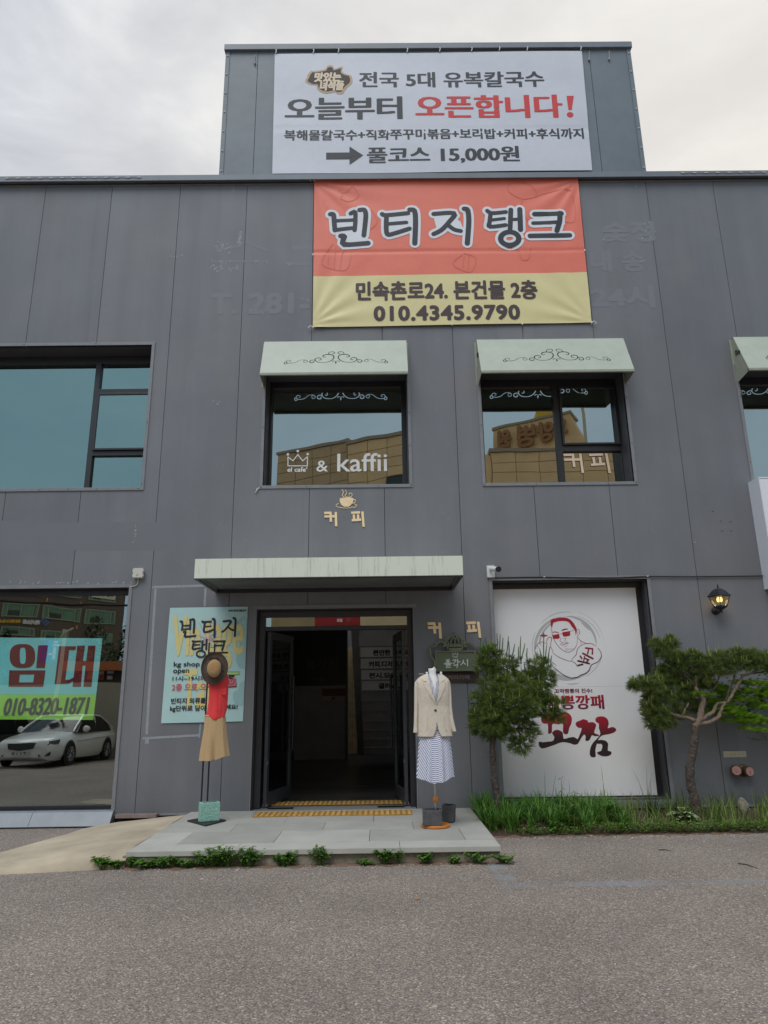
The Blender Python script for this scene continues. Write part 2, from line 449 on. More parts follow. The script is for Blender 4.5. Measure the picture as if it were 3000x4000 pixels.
# core behind the panel joints, and the shell of the building
mb = MB()
for g in cut(JX[0], JX[-1], 0.0, ZT-.01, opens):
    for s, e, a, b in g: mb.box(s, e, YW+.042, YW+.30, a, b)
mb.build('wall_core', M_dark, bld)
mb = MB(); mb.box(JX[0], -1.75, 13.0, 13.2, 4.1, 9.3); mb.box(2.35, JX[-1], 13.0, 13.2, 4.1, 9.3); mb.box(-1.72, 4.0, YW+.9, YW+.95, 4.1, 6.6); mb.box(JX[0], -1.75, YW+.3, 13.0, 9.15, 9.3); mb.box(2.35, JX[-1], YW+.3, 13.0, 9.15, 9.3)  # roof and rear left open for hall light; added board blocks it from windows
mb.box(JX[0]-.2, JX[0], YW, 19.0, 0, 9.3); mb.box(JX[-1], JX[-1]+.2, YW, 19.0, 0, 9.3)
mb.box(JX[0], -3.1, YW+.3, 18.9, 3.9, 4.1); mb.box(2.2, JX[-1], YW+.3, 18.9, 3.9, 4.1)
mb.box(-3.1, 2.2, 12.6, 16.35, 3.9, 4.1)  # hall ceiling piece; gaps before and behind it added to admit daylight
mb.box(JX[0], -3.1, 18.9, 19.0, 0, 4.1); mb.box(2.2, JX[-1], 18.9, 19.0, 0, 4.1)
mb.box(-3.25, -3.1, YW+.3, 18.9, 0, 3.9)
mb.build('inner_shell', M_inside, bld)
box('bounce_wall', -3.05, 2.3, YW+.97, YW+1.0, 3.9, 9.1, mat('white_bounce', (.85, .85, .83), .8), bld)  # unseen white reflector, added to bounce daylight onto the stair risers
# 2F back walls, added blackout board behind the middle windows, rising base strips, coping
mb = MB()
mb.box(JX[0]-.25, JX[-1]+.25, YW-.10, YW+.34, ZT-.012, ZT+.05)     # cap
mb.box(JX[0]-.25, JX[-1]+.25, YW-.10, YW-.085, ZT-.045, ZT-.012)   # drip nose
cope = mb.build('coping', M_cope, bld)
box('eaves_strip', JX[0]-.25, JX[-1]+.25, YW-.018, YW+.03, ZT-.068, ZT-.05, M_trim, bld)
for xs in (-0.93, -2.0+.02, 1.9):
    pass
for px0, px1, n in ((30, 545, 13), (2668, 2985, 8)):      # row of small pale clips tied along the coping
    for i in range(n):
        c = P(px0+(px1-px0)*i/(n-1), 679, YW-.107)
        box('clip', c.x-.028, c.x+.028, YW-.112, YW-.1005, ZT+.0, ZT+.016, mat('pale_clip', (.5, .45, .4), .6), cope)
mb = MB()
for (px0, px1) in ((28, 548), (2660, 2990)):
    a = P(px0, 679, YW-.107).x; b = P(px1, 679, YW-.107).x
    mb.tube([(a+(b-a)*t/40, YW-.108, ZT+.006+.004*math.sin(t*1.7)) for t in range(41)], .004, 5)
mb.build('cord', mat('grey_cord', (.3, .28, .28), .7), cope)
# base strips where the wall meets the ground
box('base_strip', -3.3, -1.632, YW-.012, YW+.03, .105, .13, M_trim, bld)
box('base_strip', .434, 8.4, YW-.012, YW+.03, .105, .13, M_trim, bld)
box('plinth', JX[0], JX[-1], YW+.03, YW+.3, -.4, .10, M_dark, bld)

# ---- small seams where the panels were patched, hooks, screws on the trims
def opening(key, trim=.045, recess=.35, sides='LRTB', reveal=M_reveal):
    x0, x1, z0, z1 = OPEN[key]; y0, y1 = YW-.014, YW+.05
    w = empty('window', (x0, YW, z0), bld)
    w.matrix_parent_inverse = Matrix.Translation(-Vector(bld.location))
    mb = MB()
    if 'T' in sides: mb.box(x0-trim, x1+trim, y0, y1, z1, z1+trim)
    if 'B' in sides: mb.box(x0-trim, x1+trim, y0, y1, z0-trim, z0)
    if 'L' in sides: mb.box(x0-trim, x0, y0, y1, z0, z1)
    if 'R' in sides: mb.box(x1, x1+trim, y0, y1, z0, z1)
    mb.build('trim', M_trim, w, bevel=.004)
    mb = MB()     # lining of the reveal
    mb.box(x0, x0+.012, YW+.05, YW+recess+.1, z0, z1); mb.box(x1-.012, x1, YW+.05, YW+recess+.1, z0, z1)
    mb.box(x0+.012, x1-.012, YW+.05, YW+recess+.1, z1-.012, z1); mb.box(x0+.012, x1-.012, YW+.05, YW+recess+.1, z0, z0+.012)
    mb.build('reveal', reveal, w)
    for i in range(7):      # screw heads on the trim
        mbs = None
    return w
def screws(w, pts):
    mb = MB()
    for x, z in pts: mb.lathe([(.007, YW-.0145), (.007, YW-.019), (.003, YW-.021)], (x, 0, z), 7, 'Y')
    mb.build('screw', mat('screw_black', (.03, .03, .03), .5), w)
def pane(w, x0, x1, z0, z1, y, g, tilt=0.0, yaw=0.0):
    dz = (z1-z0)/2; t = math.tan(tilt); tw = math.tan(yaw); dx = (x1-x0)/2
    mb = MB().quad((x0, y-t*dz-tw*dx, z0), (x1, y-t*dz+tw*dx, z0), (x1, y+t*dz+tw*dx, z1), (x0, y+t*dz-tw*dx, z1))
    return mb.build('pane', g, w, recalc=False)
YG = YW+.36
def bars(w, lst, y0=YG-.05, y1=YG+.03, m=M_frame, name='frame'):
    mb = MB()
    for a, b, c, d in lst: mb.box(a, b, y0, y1, c, d)
    return mb.build(name, m, w, bevel=.004)
def px2x(px, py, Y=YG-.05): return P(px, py, Y).x
def px2z(px, py, Y=YG-.05): return P(px, py, Y).z

# left upper window (cut by the picture's edge)
w = opening('WL'); x0, x1, z0, z1 = OPEN['WL']
zt = px2z(300, 1422); zb = z0+.013
mxa, mxb = px2x(352, 1660), px2x(372, 1660)
xr = x1-.013
h1a, h1b = px2z(450, 1538), px2z(450, 1519); h2a, h2b = px2z(450, 1779), px2z(450, 1760)
bars(w, [(x0, xr, zt, z1-.013), (mxa, mxb, zb, zt), (mxb, xr, h1a, h1b), (mxb, xr, h2a, h2b)])
pane(w, x0, mxa, zb, zt, YG, G_left); pane(w, mxb, xr, zb, h2a, YG, G_left, yaw=R(.1)); pane(w, mxb, xr, h1b, zt, YG, G_left)
sash = bars(w, [(mxb, mxb+.03, h2b, h1a), (xr-.03, xr, h2b, h1a), (mxb+.03, xr-.03, h1a-.03, h1a), (mxb+.03, xr-.03, h2b, h2b+.03)], YG-.085, YG-.055, name='sash')
pane(w, mxb+.03, xr-.03, h2b+.03, h1a-.03, YG-.07, G_left, tilt=R(.15), yaw=R(-.2))
screws(w, [(-3.28, 5.3), (-3.283, 4.375), (-4.3, 4.31), (-4.7, 4.31), (-3.9, 4.31), (-3.33, 4.312), (-4.12, 6.54), (-5.17, 6.54)])
mb = MB(); mb.box(-6.9, -6.1, YG+.5, YG+.52, 4.3, 5.4); mb.build('blind', M_curtain, w)
# middle window
w1 = opening('W1'); x0, x1, z0, z1 = OPEN['W1']; zb = z0+.013
zt = px2z(1300, 1513); xl, xr = px2x(1058, 1750), px2x(1571, 1750)
bars(w1, [(x0+.013, x1-.013, zt, z1-.013), (x0+.013, xl, zb, zt), (xr, x1-.013, zb, zt)])
pane(w1, xl, xr, zb, zt, YG, G_up)
screws(w1, [(x0-.02, 4.31), (-1.0, 4.31), (.0, 4.31), (x1+.02, 4.32), (x1+.022, 4.9), (x1+.022, 5.4), (x0-.022, 5.2)])
# right middle window with an opening sash
w2 = opening('W2'); x0, x1, z0, z1 = OPEN['W2']
zt = px2z(2000, 1512); xl = px2x(1893, 1750); xr = px2x(2425, 1750)
ma, mb_ = px2x(2176, 1750), px2x(2199, 1750); ha, hb = px2z(2300, 1762), px2z(2300, 1739)
bars(w2, [(x0+.013, x1-.013, zt, z1-.013), (x0+.013, xl, zb, zt), (xr, x1-.013, zb, zt), (ma, mb_, zb, zt), (mb_, xr, ha, hb)])
pane(w2, xl, ma, zb, zt, YG, G_up); pane(w2, mb_, xr, zb, ha, YG, G_up, yaw=R(.25))
bars(w2, [(mb_, mb_+.03, hb, zt), (xr-.03, xr, hb, zt), (mb_+.03, xr-.03, zt-.045, zt), (mb_+.03, xr-.03, hb, hb+.03)], YG-.085, YG-.055, name='sash')
pane(w2, mb_+.03, xr-.03, hb+.03, zt-.045, YG-.07, G_up, tilt=R(.12), yaw=R(.3))
screws(w2, [(x0-.02, 4.31), (x0-.02, 5.2), (2.2, 4.31), (3.2, 4.31), (x1+.02, 4.32), (x1+.022, 4.9), (x1+.022, 5.6)])
# far right window
w3 = opening('W3'); x0, x1, z0, z1 = OPEN['W3']
bars(w3, [(x0+.013, x1-.013, zt, z1-.013), (x0+.013, x0+.05, zb, zt), (6.5, 6.58, zb, zt), (x1-.05, x1-.013, zb, zt)])
pane(w3, x0+.05, 6.5, zb, zt, YG, G_up); pane(w3, 6.58, x1-.05, zb, zt, YG, G_up)
screws(w3, [(x0-.02, 5.6), (x0-.02, 4.6), (x0-.02, 4.31)])
# shop window, ground floor left
w4 = opening('SL', recess=.14, sides='LTR', reveal=M_frame); x0, x1, z0, z1 = OPEN['SL']
YS = YW+.16
zt = P(200, 2327, YS).z; zb = P(200, 3146, YS).z
bars(w4, [(x0, x1-.013, zt, z1-.013), (x0, x1-.013, z0+.013, zb)], YS-.04, YS+.03)
pane(w4, x0, x1-.013, zb, zt, YS, G_low, tilt=R(.85))
mb = MB(); yb = YW-.30        # sloping sill flashing of sheet metal in two lengths
for a, b in ((-7.0, -4.28), (-4.275, -3.30)):
    mb.prism([(a, YW+.02, z0+.012), (a, YW-.06, z0-.0), (a, YW-.16, .02), (a, YW-.15, .01), (a, YW+.02, .0)], (b-a, 0, 0))
mb.build('sill_flashing', mat('flashing_steel', (.20, .225, .26), .38, noise=(4, .15), bump=(5, .3, .01)), w4)
# display window, ground floor right: a printed board fills it
w5 = opening('SR', recess=.2); x0, x1, z0, z1 = OPEN['SR']
YD = YW+.2
for q_ in ((x0+.013, x1-.013, P(2200, 2302, YD).z+.01, z1-.013), (x0+.013, x1-.013, z0+.013, P(2200, 3109, YD).z-.005)): bars(w5, [q_], YD-.02, YD+.05)
screws(w5, [(2.3, 2.99), (3.3, 2.99)])
mb = MB(); mb.box(x0-.02, x1+.02, YW-.03, YW-.014, z0-.09, z0-.02); mb.build('sill', M_trim, w5)

# ---- rooftop block
YB = 9.32
tw = empty('roof_block', (0, YB, ZT), bld); tw.matrix_parent_inverse = Matrix.Translation(-Vector(bld.location))
tl, tr = P(873, 430, YB).x, P(2489, 430, YB).x; ztw = P(1650, 198, YB).z
def xb(px, py): return P(px, py, YB).x
js = [tl, xb(1000, 400), -.96, .08, 1.12, 2.16, xb(2340, 560), tr]
for a, b in zip(js, js[1:]):
    box('roof_panel', a+.004, b-.004, YB, YB+.04, ZT-.3, ztw, M_tower, tw)
box('tower_core', tl+.02, tr-.02, YB+.045, YB+3.5, ZT-.3, ztw-.03, M_dark, tw)
mb = MB()
mb.box(tl-.035, tr+.035, YB-.05, YB+3.6, ztw, ztw+.115); mb.build('tower_coping', M_cope, tw, bevel=.008)
for x in (tl, tr):
    s = 1 if x == tl else -1
    box('corner_trim', x-.012*s, x+.055*s, YB-.012, YB-.001, ZT+.02, ztw-.001, M_tower, tw)
    mb = MB()
    for i in range(7):
        z = ZT+.3+i*(ztw-ZT-.4)/6; mb.lathe([(.014, YB-.0125), (.014, YB-.022), (.006, YB-.026)], (x+.02*s, 0, z), 8, 'Y')
    mb.build('rivet', mat('rivet_grey', (.5, .5, .5), .5), tw)

# ---- entrance: lining, frame, transom, open leaves
en = empty('entrance', (-.6, YW, .14), bld); en.matrix_parent_inverse = Matrix.Translation(-Vector(bld.location))
x0, x1, _, z1 = OPEN['EN']
mb = MB(); t = .05
mb.box(x0-t, x1+t, YW-.012, YW+.04, z1, z1+t); mb.box(x0-.012, x0, YW-.006, YW+.04, .135, z1); mb.box(x1, x1+.012, YW-.006, YW+.04, .135, z1)
mb.build('trim', M_trim, en)
mb = MB()
mb.box(x0, x0+.012, YW+.04, YW+.4, .141, z1); mb.box(x1-.012, x1, YW+.04, YW+.4, .141, z1); mb.box(x0+.012, x1-.012, YW+.04, YW+.4, z1-.012, z1)
mb.build('lining', mat('lining_black', (.035, .035, .04), .5), en)
YE = YW+.12
ezt, ezb = P(1300, 2409, YE).z, P(1300, 2445, YE).z
ehb = P(1300, 2461, YE).z; exl, exr = P(1036, 2430, YE).x, P(1590, 2430, YE).x
mb = MB()
mb.box(x0+.013, x1-.013, YE, YE+.10, ezt, z1-.013); mb.box(x0+.013, exl, YE, YE+.1, .141, ezt)
mb.box(exr, x1-.013, YE, YE+.1, .141, ezt); mb.box(exl, exr, YE, YE+.1, ehb, ezb)
mb.build('door_frame', M_frame, en, bevel=.005)
pane(en, exl, exr, ezb, ezt, YE+.05, glassmat('transom_glass', (.8, .85, .8), (.75, .8, .7), .45), tilt=R(-2.5))
red = box('sign_strip', P(1231, 2430, YE+.09).x, P(1408, 2430, YE+.09).x, YE+.040, YE+.044, ezb+.001, ezt-.002, mat('crimson_film', (.45, .02, .03), .4), en)
mb = MB(); rc = rect(1316, 2417, 1338, 2431, YE+.08); letters(mb, '모임', rc, plane(YE+.0395), 0, (.004, .004))
mb.build('lettering', mat('white_film', (.9, .9, .9), .5), red, recalc=False)
mb = MB(); letters(mb, '2F', rect(1352, 2416, 1370, 2428, YE+.08), plane(YE+.0395), 0, (.001, .001))
mb.build('lettering', mat('dull_film', (.45, .2, .2), .5), red, recalc=False)
def leaf(hx, sgn, ang, w=.90):
    """door leaf built closed along x from its hinge, then swung into the hall"""
    d = empty('door', (hx, YE+.05, .16), en); d.matrix_parent_inverse = Matrix.Translation(-world_loc(en))
    H = ehb-.165; mb = MB(); t = .022
    mb.box(0, w, -t, t, H-.10, H); mb.box(0, w, -t, t, 0, .16); mb.box(0, .075, -t, t, .16, H-.10); mb.box(w-.075, w, -t, t, .16, H-.1)
    rot = Matrix.Rotation(ang, 4, 'Z'); base = Vector((hx, YE+.05, .16))
    def fin(mb, name, m, **k):
        mb.v = [tuple(rot @ Vector((v[0]*sgn, v[1], v[2])) + base) for v in mb.v]
        o = link(name, mb.mesh(name, m, **k)); o.parent = d
        o.matrix_parent_inverse = Matrix.Translation(-base); return o
    fin(mb, 'door_rail', mat('door_aluminium', (.05, .052, .06), .38, noise=(20, .2)), bevel=.004)
    mb = MB().quad((.075, 0, .16), (w-.075, 0, .16), (w-.075, 0, H-.1), (.075, 0, H-.1)); fin(mb, 'door_pane', G_thin, recalc=False)
    mb = MB()
    for s in (-1, 1):
        mb.tube([(w-.12, s*.075, .62), (w-.12, s*.075, 1.62)], .017, 10)
        for z in (.8, 1.44): mb.tube([(w-.12, s*.02, z), (w-.12, s*.075, z)], .009, 8)
    fin(mb, 'handle', mat('handle_black', (.02, .02, .022), .3), smooth=True)
    mb = MB(); mb.box(.0, .05, -.03, .03, .0, .03); mb.box(0, .03, -.028, -.022, .5, .54); mb.box(w-.05, w-.02, -.026, -.0225, H-.05, H-.03)
    fin(mb, 'hinge', mat('steel', (.4, .4, .4), .35, metal=.9))
    return d
leaf(exl+.05, 1, R(77)); leaf(exr-.05, -1, R(-83))
mb = MB()
for a, b in ((exl+.1, exl+.42), (exr-.42, exr-.08)): mb.box(a, b, YE-.02, YE+.09, .142, .1465)
mb.build('floor_spring_plate', mat('spring_plate', (.02, .02, .022), .35, metal=.6), en)

# ---- the hall seen through the door
hall = empty('hall', (-.6, 14, .14), bld); hall.matrix_parent_inverse = Matrix.Translation(-Vector(bld.location))
M_floor = mat('dark_decking', (.055, .053, .05), .33, noise=(6, .35), rnd_v=.35)
y = YW+.30; yb_ = 18.6
while y < 18.6:
    box('floor_board', -3.1, 2.2, y+.004, y+.116, .10, .141+rnd.uniform(-.002, .002), M_floor, hall)
    y += .12
box('floor_base', -3.1, 2.2, YW+.28, 18.8, .02, .098, M_dark, hall)
box('threshold', x0+.012, x1-.012, YW-.001, YW+.299, .02, .1405, mat('threshold_stone', (.22, .22, .22), .6, noise=(40, .2)), en)
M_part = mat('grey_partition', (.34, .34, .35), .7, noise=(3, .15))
YP = 16.2
xa, xc = P(1150, 2800, YP).x, P(1352, 2800, YP).x
zp = P(1250, 2680, YP).z
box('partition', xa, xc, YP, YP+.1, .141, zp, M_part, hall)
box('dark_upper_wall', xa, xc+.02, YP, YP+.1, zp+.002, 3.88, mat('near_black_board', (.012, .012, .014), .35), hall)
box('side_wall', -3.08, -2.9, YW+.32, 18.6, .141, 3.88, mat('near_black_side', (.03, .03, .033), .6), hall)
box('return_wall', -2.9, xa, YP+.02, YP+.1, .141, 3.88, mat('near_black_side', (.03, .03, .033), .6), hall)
mb = MB(); c2 = Crop(950, 2300, .4521)
letters(mb, '풀각시', c2.r(540, 610, 815, 690, YP-.004), plane(YP-.004), 0, (.006, .006))
letters(mb, '카타갤', c2.r(560, 760, 700, 800, YP-.004), plane(YP-.004), 0, (.004, .004))
mb.build('lettering', mat('dim_letters', (.05, .055, .06), .5), hall, recalc=False)
b1 = c2.r(683, 862, 880, 925, YP-.006); box('notice', b1[0], b1[1], YP-.01, YP-.001, b1[2], b1[3], mat('dull_red_card', (.22, .05, .05), .7), hall)
b2 = c2.r(683, 927, 880, 966, YP-.006); nb = box('notice', b2[0], b2[1], YP-.01, YP-.001, b2[2], b2[3], mat('cream_card', (.45, .4, .32), .7), hall)
mb = MB(); letters(mb, '2F', c2.r(762, 935, 797, 960, YP-.012), plane(YP-.0105), 0, (.003, .003)); mb.build('lettering', M_dark, nb, recalc=False)
# lit strip of ribbed golden panelling beside the stair
g = c2.r(908, 510, 985, 1400, 17.0)
M_gold = mat('golden_slat', (.95, .72, .36), .45, noise=(9, .3), rnd_v=.12)
nsl = 7
for i in range(nsl):
    a = g[0]+(g[1]+.15-g[0])*i/nsl
    box('wall_slat', a+.004, a+(g[1]+.15-g[0])/nsl-.004, 17.0-.012*(i % 2), 17.05, .2, g[3], M_gold, hall)
box('wall_backing', g[0]-.1, 2.2, 17.05, 17.1, .142, 3.88, M_part, hall)
box('door_jamb', P(1352, 2800, YP).x+.003, P(1358, 2800, YP).x+.0, YP-.2, YP+.1, .141, 3.85, M_frame, hall)
box('hall_end_wall', -3.1, 2.2, 18.6, 18.9, .1, 4.1, M_part, hall)  # hall end wall, behind the roof gap added to light the slats
# stair that climbs towards the door: its stepped underside, four risers papered with words
st = empty('staircase', (.6, 15, .14), hall); st.matrix_parent_inverse = Matrix.Translation(-world_loc(hall))
rows = [(355, 498), (500, 597), (598, 697), (698, 792), (793, 884), (885, 972), (973, 1057), (1058, 1142), (1143, 1222), (1223, 1298), (1299, 1370), (1372, 1425)]
SX = P(*c2(1003, 600), 12.2).x
M_step = mat('concrete_step', (.42, .42, .44), .75, noise=(5, .15), rnd_v=.04)
depths = [11.9+.27*i for i in range(12)]
xs0 = [P(*c2(985+40*i/11, (a+b)/2), depths[i]).x for i, (a, b) in enumerate(rows)]
M_paper = mat('white_paper', (.93, .93, .94), .7, noise=(3, .08))
words = {1: ('편안한 휴식과', (1120, 525, 1440, 577)), 2: ('커피.디저트.브런치', (1083, 622, 1500, 678)), 3: ('전시.모임.공간', (1085, 722, 1460, 775)), 4: ('갤러리', (1165, 812, 1330, 865))}
sheet_labels = {1: 'white paper strip lettered in black, topmost of the four on the stair risers',
  2: 'white paper strip about coffee, second from the top on the stair risers',
  3: 'white paper strip about exhibitions, third from the top on the stair risers',
  4: 'white paper strip with one short word, lowest of the four on the stair risers'}
for i, (a, b) in enumerate(rows):
    Y = depths[i]; z1_ = P(*c2(1200, a), Y).z; z0_ = P(*c2(1200, b-4), Y).z
    mb = MB().box(SX, 2.2, Y, Y+.30, z0_, z1_)
    mb.build('step', M_step, st, bevel=.006)
    if i in words:
        wd_, q = words[i]
        Yp = Y-.004; x_r = P(*c2(1440, 600), Yp).x
        sh = MB().box(SX+.02, x_r+.25, Yp-.002, Yp, z0_+.012, z1_-.006).build('paper_strip', M_paper)
        tag(sh, sheet_labels[i], 'paper sign', 'lettered paper strips on the stair risers')
        mb = MB(); letters(mb, wd_, c2.r(*q, Yp), plane(Yp-.0025), 0, (.006, .006), n=5)
        mb.build('lettering', mat('black_ink', (.02, .02, .02), .6), sh, recalc=False)
xs_ = P(*c2(966, 900), 13.0).x
mb = MB()
top_ = P(*c2(965, 360), 11.85); bot_ = P(*c2(1005, 1430), 15.1)
mb.prism([(SX-.12, 11.7, top_.z), (SX-.12, 11.95, top_.z+.1), (SX-.12, 15.2, bot_.z+.25), (SX-.12, 15.2, bot_.z), (SX-.12, 14.9, bot_.z)], (.115, 0, 0))
mb.build('stringer', M_part, st)

# ---- canopy over the door
cn = empty('entrance_canopy', (-.6, YW, 2.9)); tag(cn, 'long pale sage metal canopy with rust streaks over the open entrance', 'canopy')
YC = 8.1
c4 = Crop(600, 1800, .8439)
cz1 = P(1283, 2177, YC).z; cz0 = P(1283, 2253, YC).z; cx0 = P(760, 2222, YC).x; cx1 = P(1808, 2210, YC).x
mt = mat('sage_streaked', (.50, .57, .50), .45)
nt = mt.node_tree; bs = nt.nodes['Principled BSDF']; g_ = nt.nodes.new('ShaderNodeNewGeometry'); mp = nt.nodes.new('ShaderNodeMapping')
mp.inputs['Scale'].default_value = (14, 3, 1.1); nt.links.new(g_.outputs['Position'], mp.inputs[0])
nz = nt.nodes.new('ShaderNodeTexNoise'); nz.inputs['Scale'].default_value = 1.5; nz.inputs['Detail'].default_value = 7; nz.inputs['Roughness'].default_value = .7
nt.links.new(mp.outputs[0], nz.inputs['Vector'])
cr = nt.nodes.new('ShaderNodeValToRGB'); cr.color_ramp.elements[0].position = .52; cr.color_ramp.elements[0].color = (.74, .77, .66, 1)
cr.color_ramp.elements[1].position = .85; cr.color_ramp.elements[1].color = (.27, .27, .19, 1)
nt.links.new(nz.outputs['Fac'], cr.inputs[0]); nt.links.new(cr.outputs[0], bs.inputs['Base Color'])
M_streak = mt
mb = MB(); mb.box(cx0, cx1, YC, YC+.02, cz0, cz1); mb.box(cx0, cx0+.02, YC+.02, YW-.001, cz0, cz1); mb.box(cx1-.02, cx1, YC+.02, YW-.001, cz0, cz1)
mb.box(cx0+.02, cx1-.02, YC+.02, YW-.001, cz1-.03, cz1-.01)
mb.build('fascia', M_streak, cn, bevel=.004)
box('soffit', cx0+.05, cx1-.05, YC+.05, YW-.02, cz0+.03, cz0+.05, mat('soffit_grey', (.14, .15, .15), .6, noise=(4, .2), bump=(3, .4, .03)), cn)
mb = MB(); mb.box(cx0, cx1, YC+.003, YC+.05, cz0-.012, cz0); mb.box(cx0, cx0+.04, YC+.05, YW, cz0-.012, cz0); mb.box(cx1-.04, cx1, YC+.05, YW, cz0-.012, cz0)
mb.box(cx0+.04, cx1-.04, YW-.03, YW-.001, cz0-.02, cz0+.028)
mb.build('edge_angle', M_frame, cn)

# ---- window awnings with cut-out scrollwork
def spiral(c, r, a0, turns, sgn, n=16):
    return [(c[0]+r*(1-.72*t/n)*math.cos(a0+sgn*2*PI*turns*t/n), c[1]+r*(1-.72*t/n)*math.sin(a0+sgn*2*PI*turns*t/n)) for t in range(n+1)]
def scroll_half():
    """right half of the scrollwork, in units of its half width, read off the photograph; (points, width)"""
    def u(x, y): return ((x-797)/548.0, (268-y)/548.0)
    S = []
    S.append(([u(*q) for q in [(905, 267), (868, 255), (838, 232), (822, 205), (822, 180), (838, 160), (868, 152), (905, 153), (930, 163), (938, 178), (930, 190), (912, 190), (905, 182)]], 7))
    S.append(([u(*q) for q in [(868, 152), (880, 140), (872, 122), (850, 112), (828, 114), (815, 126), (820, 140), (835, 144), (843, 137)]], 5))
    S.append(([u(*q) for q in [(905, 267), (950, 268), (990, 260), (1016, 238), (1018, 215), (1000, 202), (975, 201), (955, 212), (957, 228), (972, 234), (983, 226)]], 6))
    S.append(([u(*q) for q in [(1016, 240), (1035, 231), (1060, 235), (1074, 250), (1066, 266), (1045, 270), (1028, 262), (1030, 252), (1042, 250)]], 6))
    S.append(([u(*q) for q in [(1130, 258), (1140, 245), (1130, 234), (1112, 232), (1098, 245), (1104, 260), (1125, 265), (1142, 258)]], 4))
    S.append(([u(*q) for q in [(1112, 230), (1150, 226), (1185, 236), (1215, 258), (1250, 270), (1290, 272), (1318, 264), (1322, 245), (1308, 232), (1285, 232), (1273, 242), (1282, 252), (1295, 250)]], 4))
    S.append(([u(*q) for q in [(1312, 262), (1330, 254), (1342, 264), (1340, 278), (1325, 284), (1310, 277), (1316, 268)]], 5))
    S.append(([u(*q) for q in [(800, 254), (815, 247), (830, 249), (834, 257), (824, 259)]], 4))
    return S
def awning(x0, x1, label, side=False):
    a = empty('window_awning', ((x0+x1)/2, YW, 6.5)); tag(a, label, 'awning', 'scroll-cut awnings over the upper windows')
    zt_, zf, zb_ = 6.515, 5.885, 5.82; yt, yf = YW-.07, YW-.34
    T = .006
    # sheet: local frame (s across, t down the slope)
    top = Vector((x0, yt, zt_)); dn = Vector((0, yf-yt, zf-zt_)); Ls = dn.length; dn.normalize()
    nrm = Vector((0, -dn.z*-1, dn.y*-1)); nrm = Vector((0, dn.z, -dn.y))
    if nrm.y > 0: nrm = -nrm
    W = x1-x0
    def surf(s, t, h): q = top + Vector((s, 0, 0)) + dn*t + nrm*h; return (q.x, q.y, q.z)
    cut_ = MB(); hw = W*.355; cs, ct = W*.51, Ls*.70
    for pts, wd_ in scroll_half():
        for sg in (-1, 1):
            pp = smooth_pts([(cs+sg*x*hw, ct-y*hw*1.12) for x, y in pts], 3)
            m = len(pp); wid = wd_*.0021*1.12
            Lq, Rq = [], []
            for i, q in enumerate(pp):
                A = pp[max(i-1, 0)]; B = pp[min(i+1, m-1)]; dx, dy = B[0]-A[0], B[1]-A[1]; l = math.hypot(dx, dy) or 1
                k = wid*(.55+.45*math.sin(PI*min(1, (i+1)/m)))*.5
                Lq.append((q[0]-dy/l*k, q[1]+dx/l*k)); Rq.append((q[0]+dy/l*k, q[1]-dx/l*k))
            ring = Lq+Rq[::-1]
            vs = [surf(*q, -.03) for q in ring]+[surf(*q, .03) for q in ring]; n = len(ring)
            fs = [(i, (i+1) % n, n+(i+1) % n, n+i) for i in range(n)]
            fs += [(i, i+1, n-2-i, n-1-i) for i in range(m-1)] + [(n+i, n+n-1-i, n+n-2-i, n+i+1) for i in range(m-1)]
            cut_.add(vs, fs)
    # centre drop
    dr = [(cs-.012, ct+.0), (cs, ct-.025), (cs+.012, ct), (cs, ct+.035)]
    cut_.prism([surf(*q, -.03) for q in dr], nrm*.06)
    cut_o = link('c', cut_.mesh('c', M_sage)); 
    me = bpy.data.meshes.new('sheet'); bm = bmesh.new()
    n1_, n2_ = 1, 1
    vs = [surf(0, 0, -T), surf(W, 0, -T), surf(W, Ls, -T), surf(0, Ls, -T), surf(0, 0, 0), surf(W, 0, 0), surf(W, Ls, 0), surf(0, Ls, 0)]
    bv = [bm.verts.new(v) for v in vs]
    for f in [(0, 1, 2, 3), (7, 6, 5, 4), (0, 4, 5, 1), (1, 5, 6, 2), (2, 6, 7, 3), (3, 7, 4, 0)]: bm.faces.new([bv[i] for i in f])
    bmesh.ops.recalc_face_normals(bm, faces=bm.faces)
    bm.to_mesh(me); bm.free(); sh = link('s', me, M_sage)
    md = sh.modifiers.new('b', 'BOOLEAN'); md.object = cut_o; md.solver = 'EXACT'; md.use_self = True
    bpy.context.view_layer.update()
    ev = sh.evaluated_get(bpy.context.evaluated_depsgraph_get()); m2 = bpy.data.meshes.new_from_object(ev)
    bpy.data.objects.remove(sh); bpy.data.objects.remove(cut_o)
    link('sheet', m2, M_sage, a)
    lip = MB(); lip.box(x0, x1, yf-.004, yf+.03, zf-.035, zf-.002); lip.box(x0, x1, yt-.002, YW-.001, zt_-.006, zt_)
    lip.build('lip', M_sagedk, a)
    for x in (x0, x1-.006):
        mb = MB().prism([(x, YW-.001, zt_-.001), (x, yt, zt_-.001), (x, yf+.004, zf-.036), (x, YW-.03, zb_), (x, YW-.001, zb_)], (.006, 0, 0))
        sp = mb.build('side_plate', M_sagedk, a)
        if side:
            mb = MB()
            for sg in (-1, 1):
                for c, r, a0 in (((.10, -.17), .045, 0), ((.17, -.20), .035, .6)):
                    mb.tube([(x-.004 if x == x0 else x+.01, YW-c[0]-q[0]*.9, zt_+c[1]-.1+q[1]) for q in spiral((0, 0), r, a0, 1.2, sg)], .004, 5)
            mb.build('scroll', mat('ironwork', (.03, .035, .03), .5), sp)
    mb = MB()
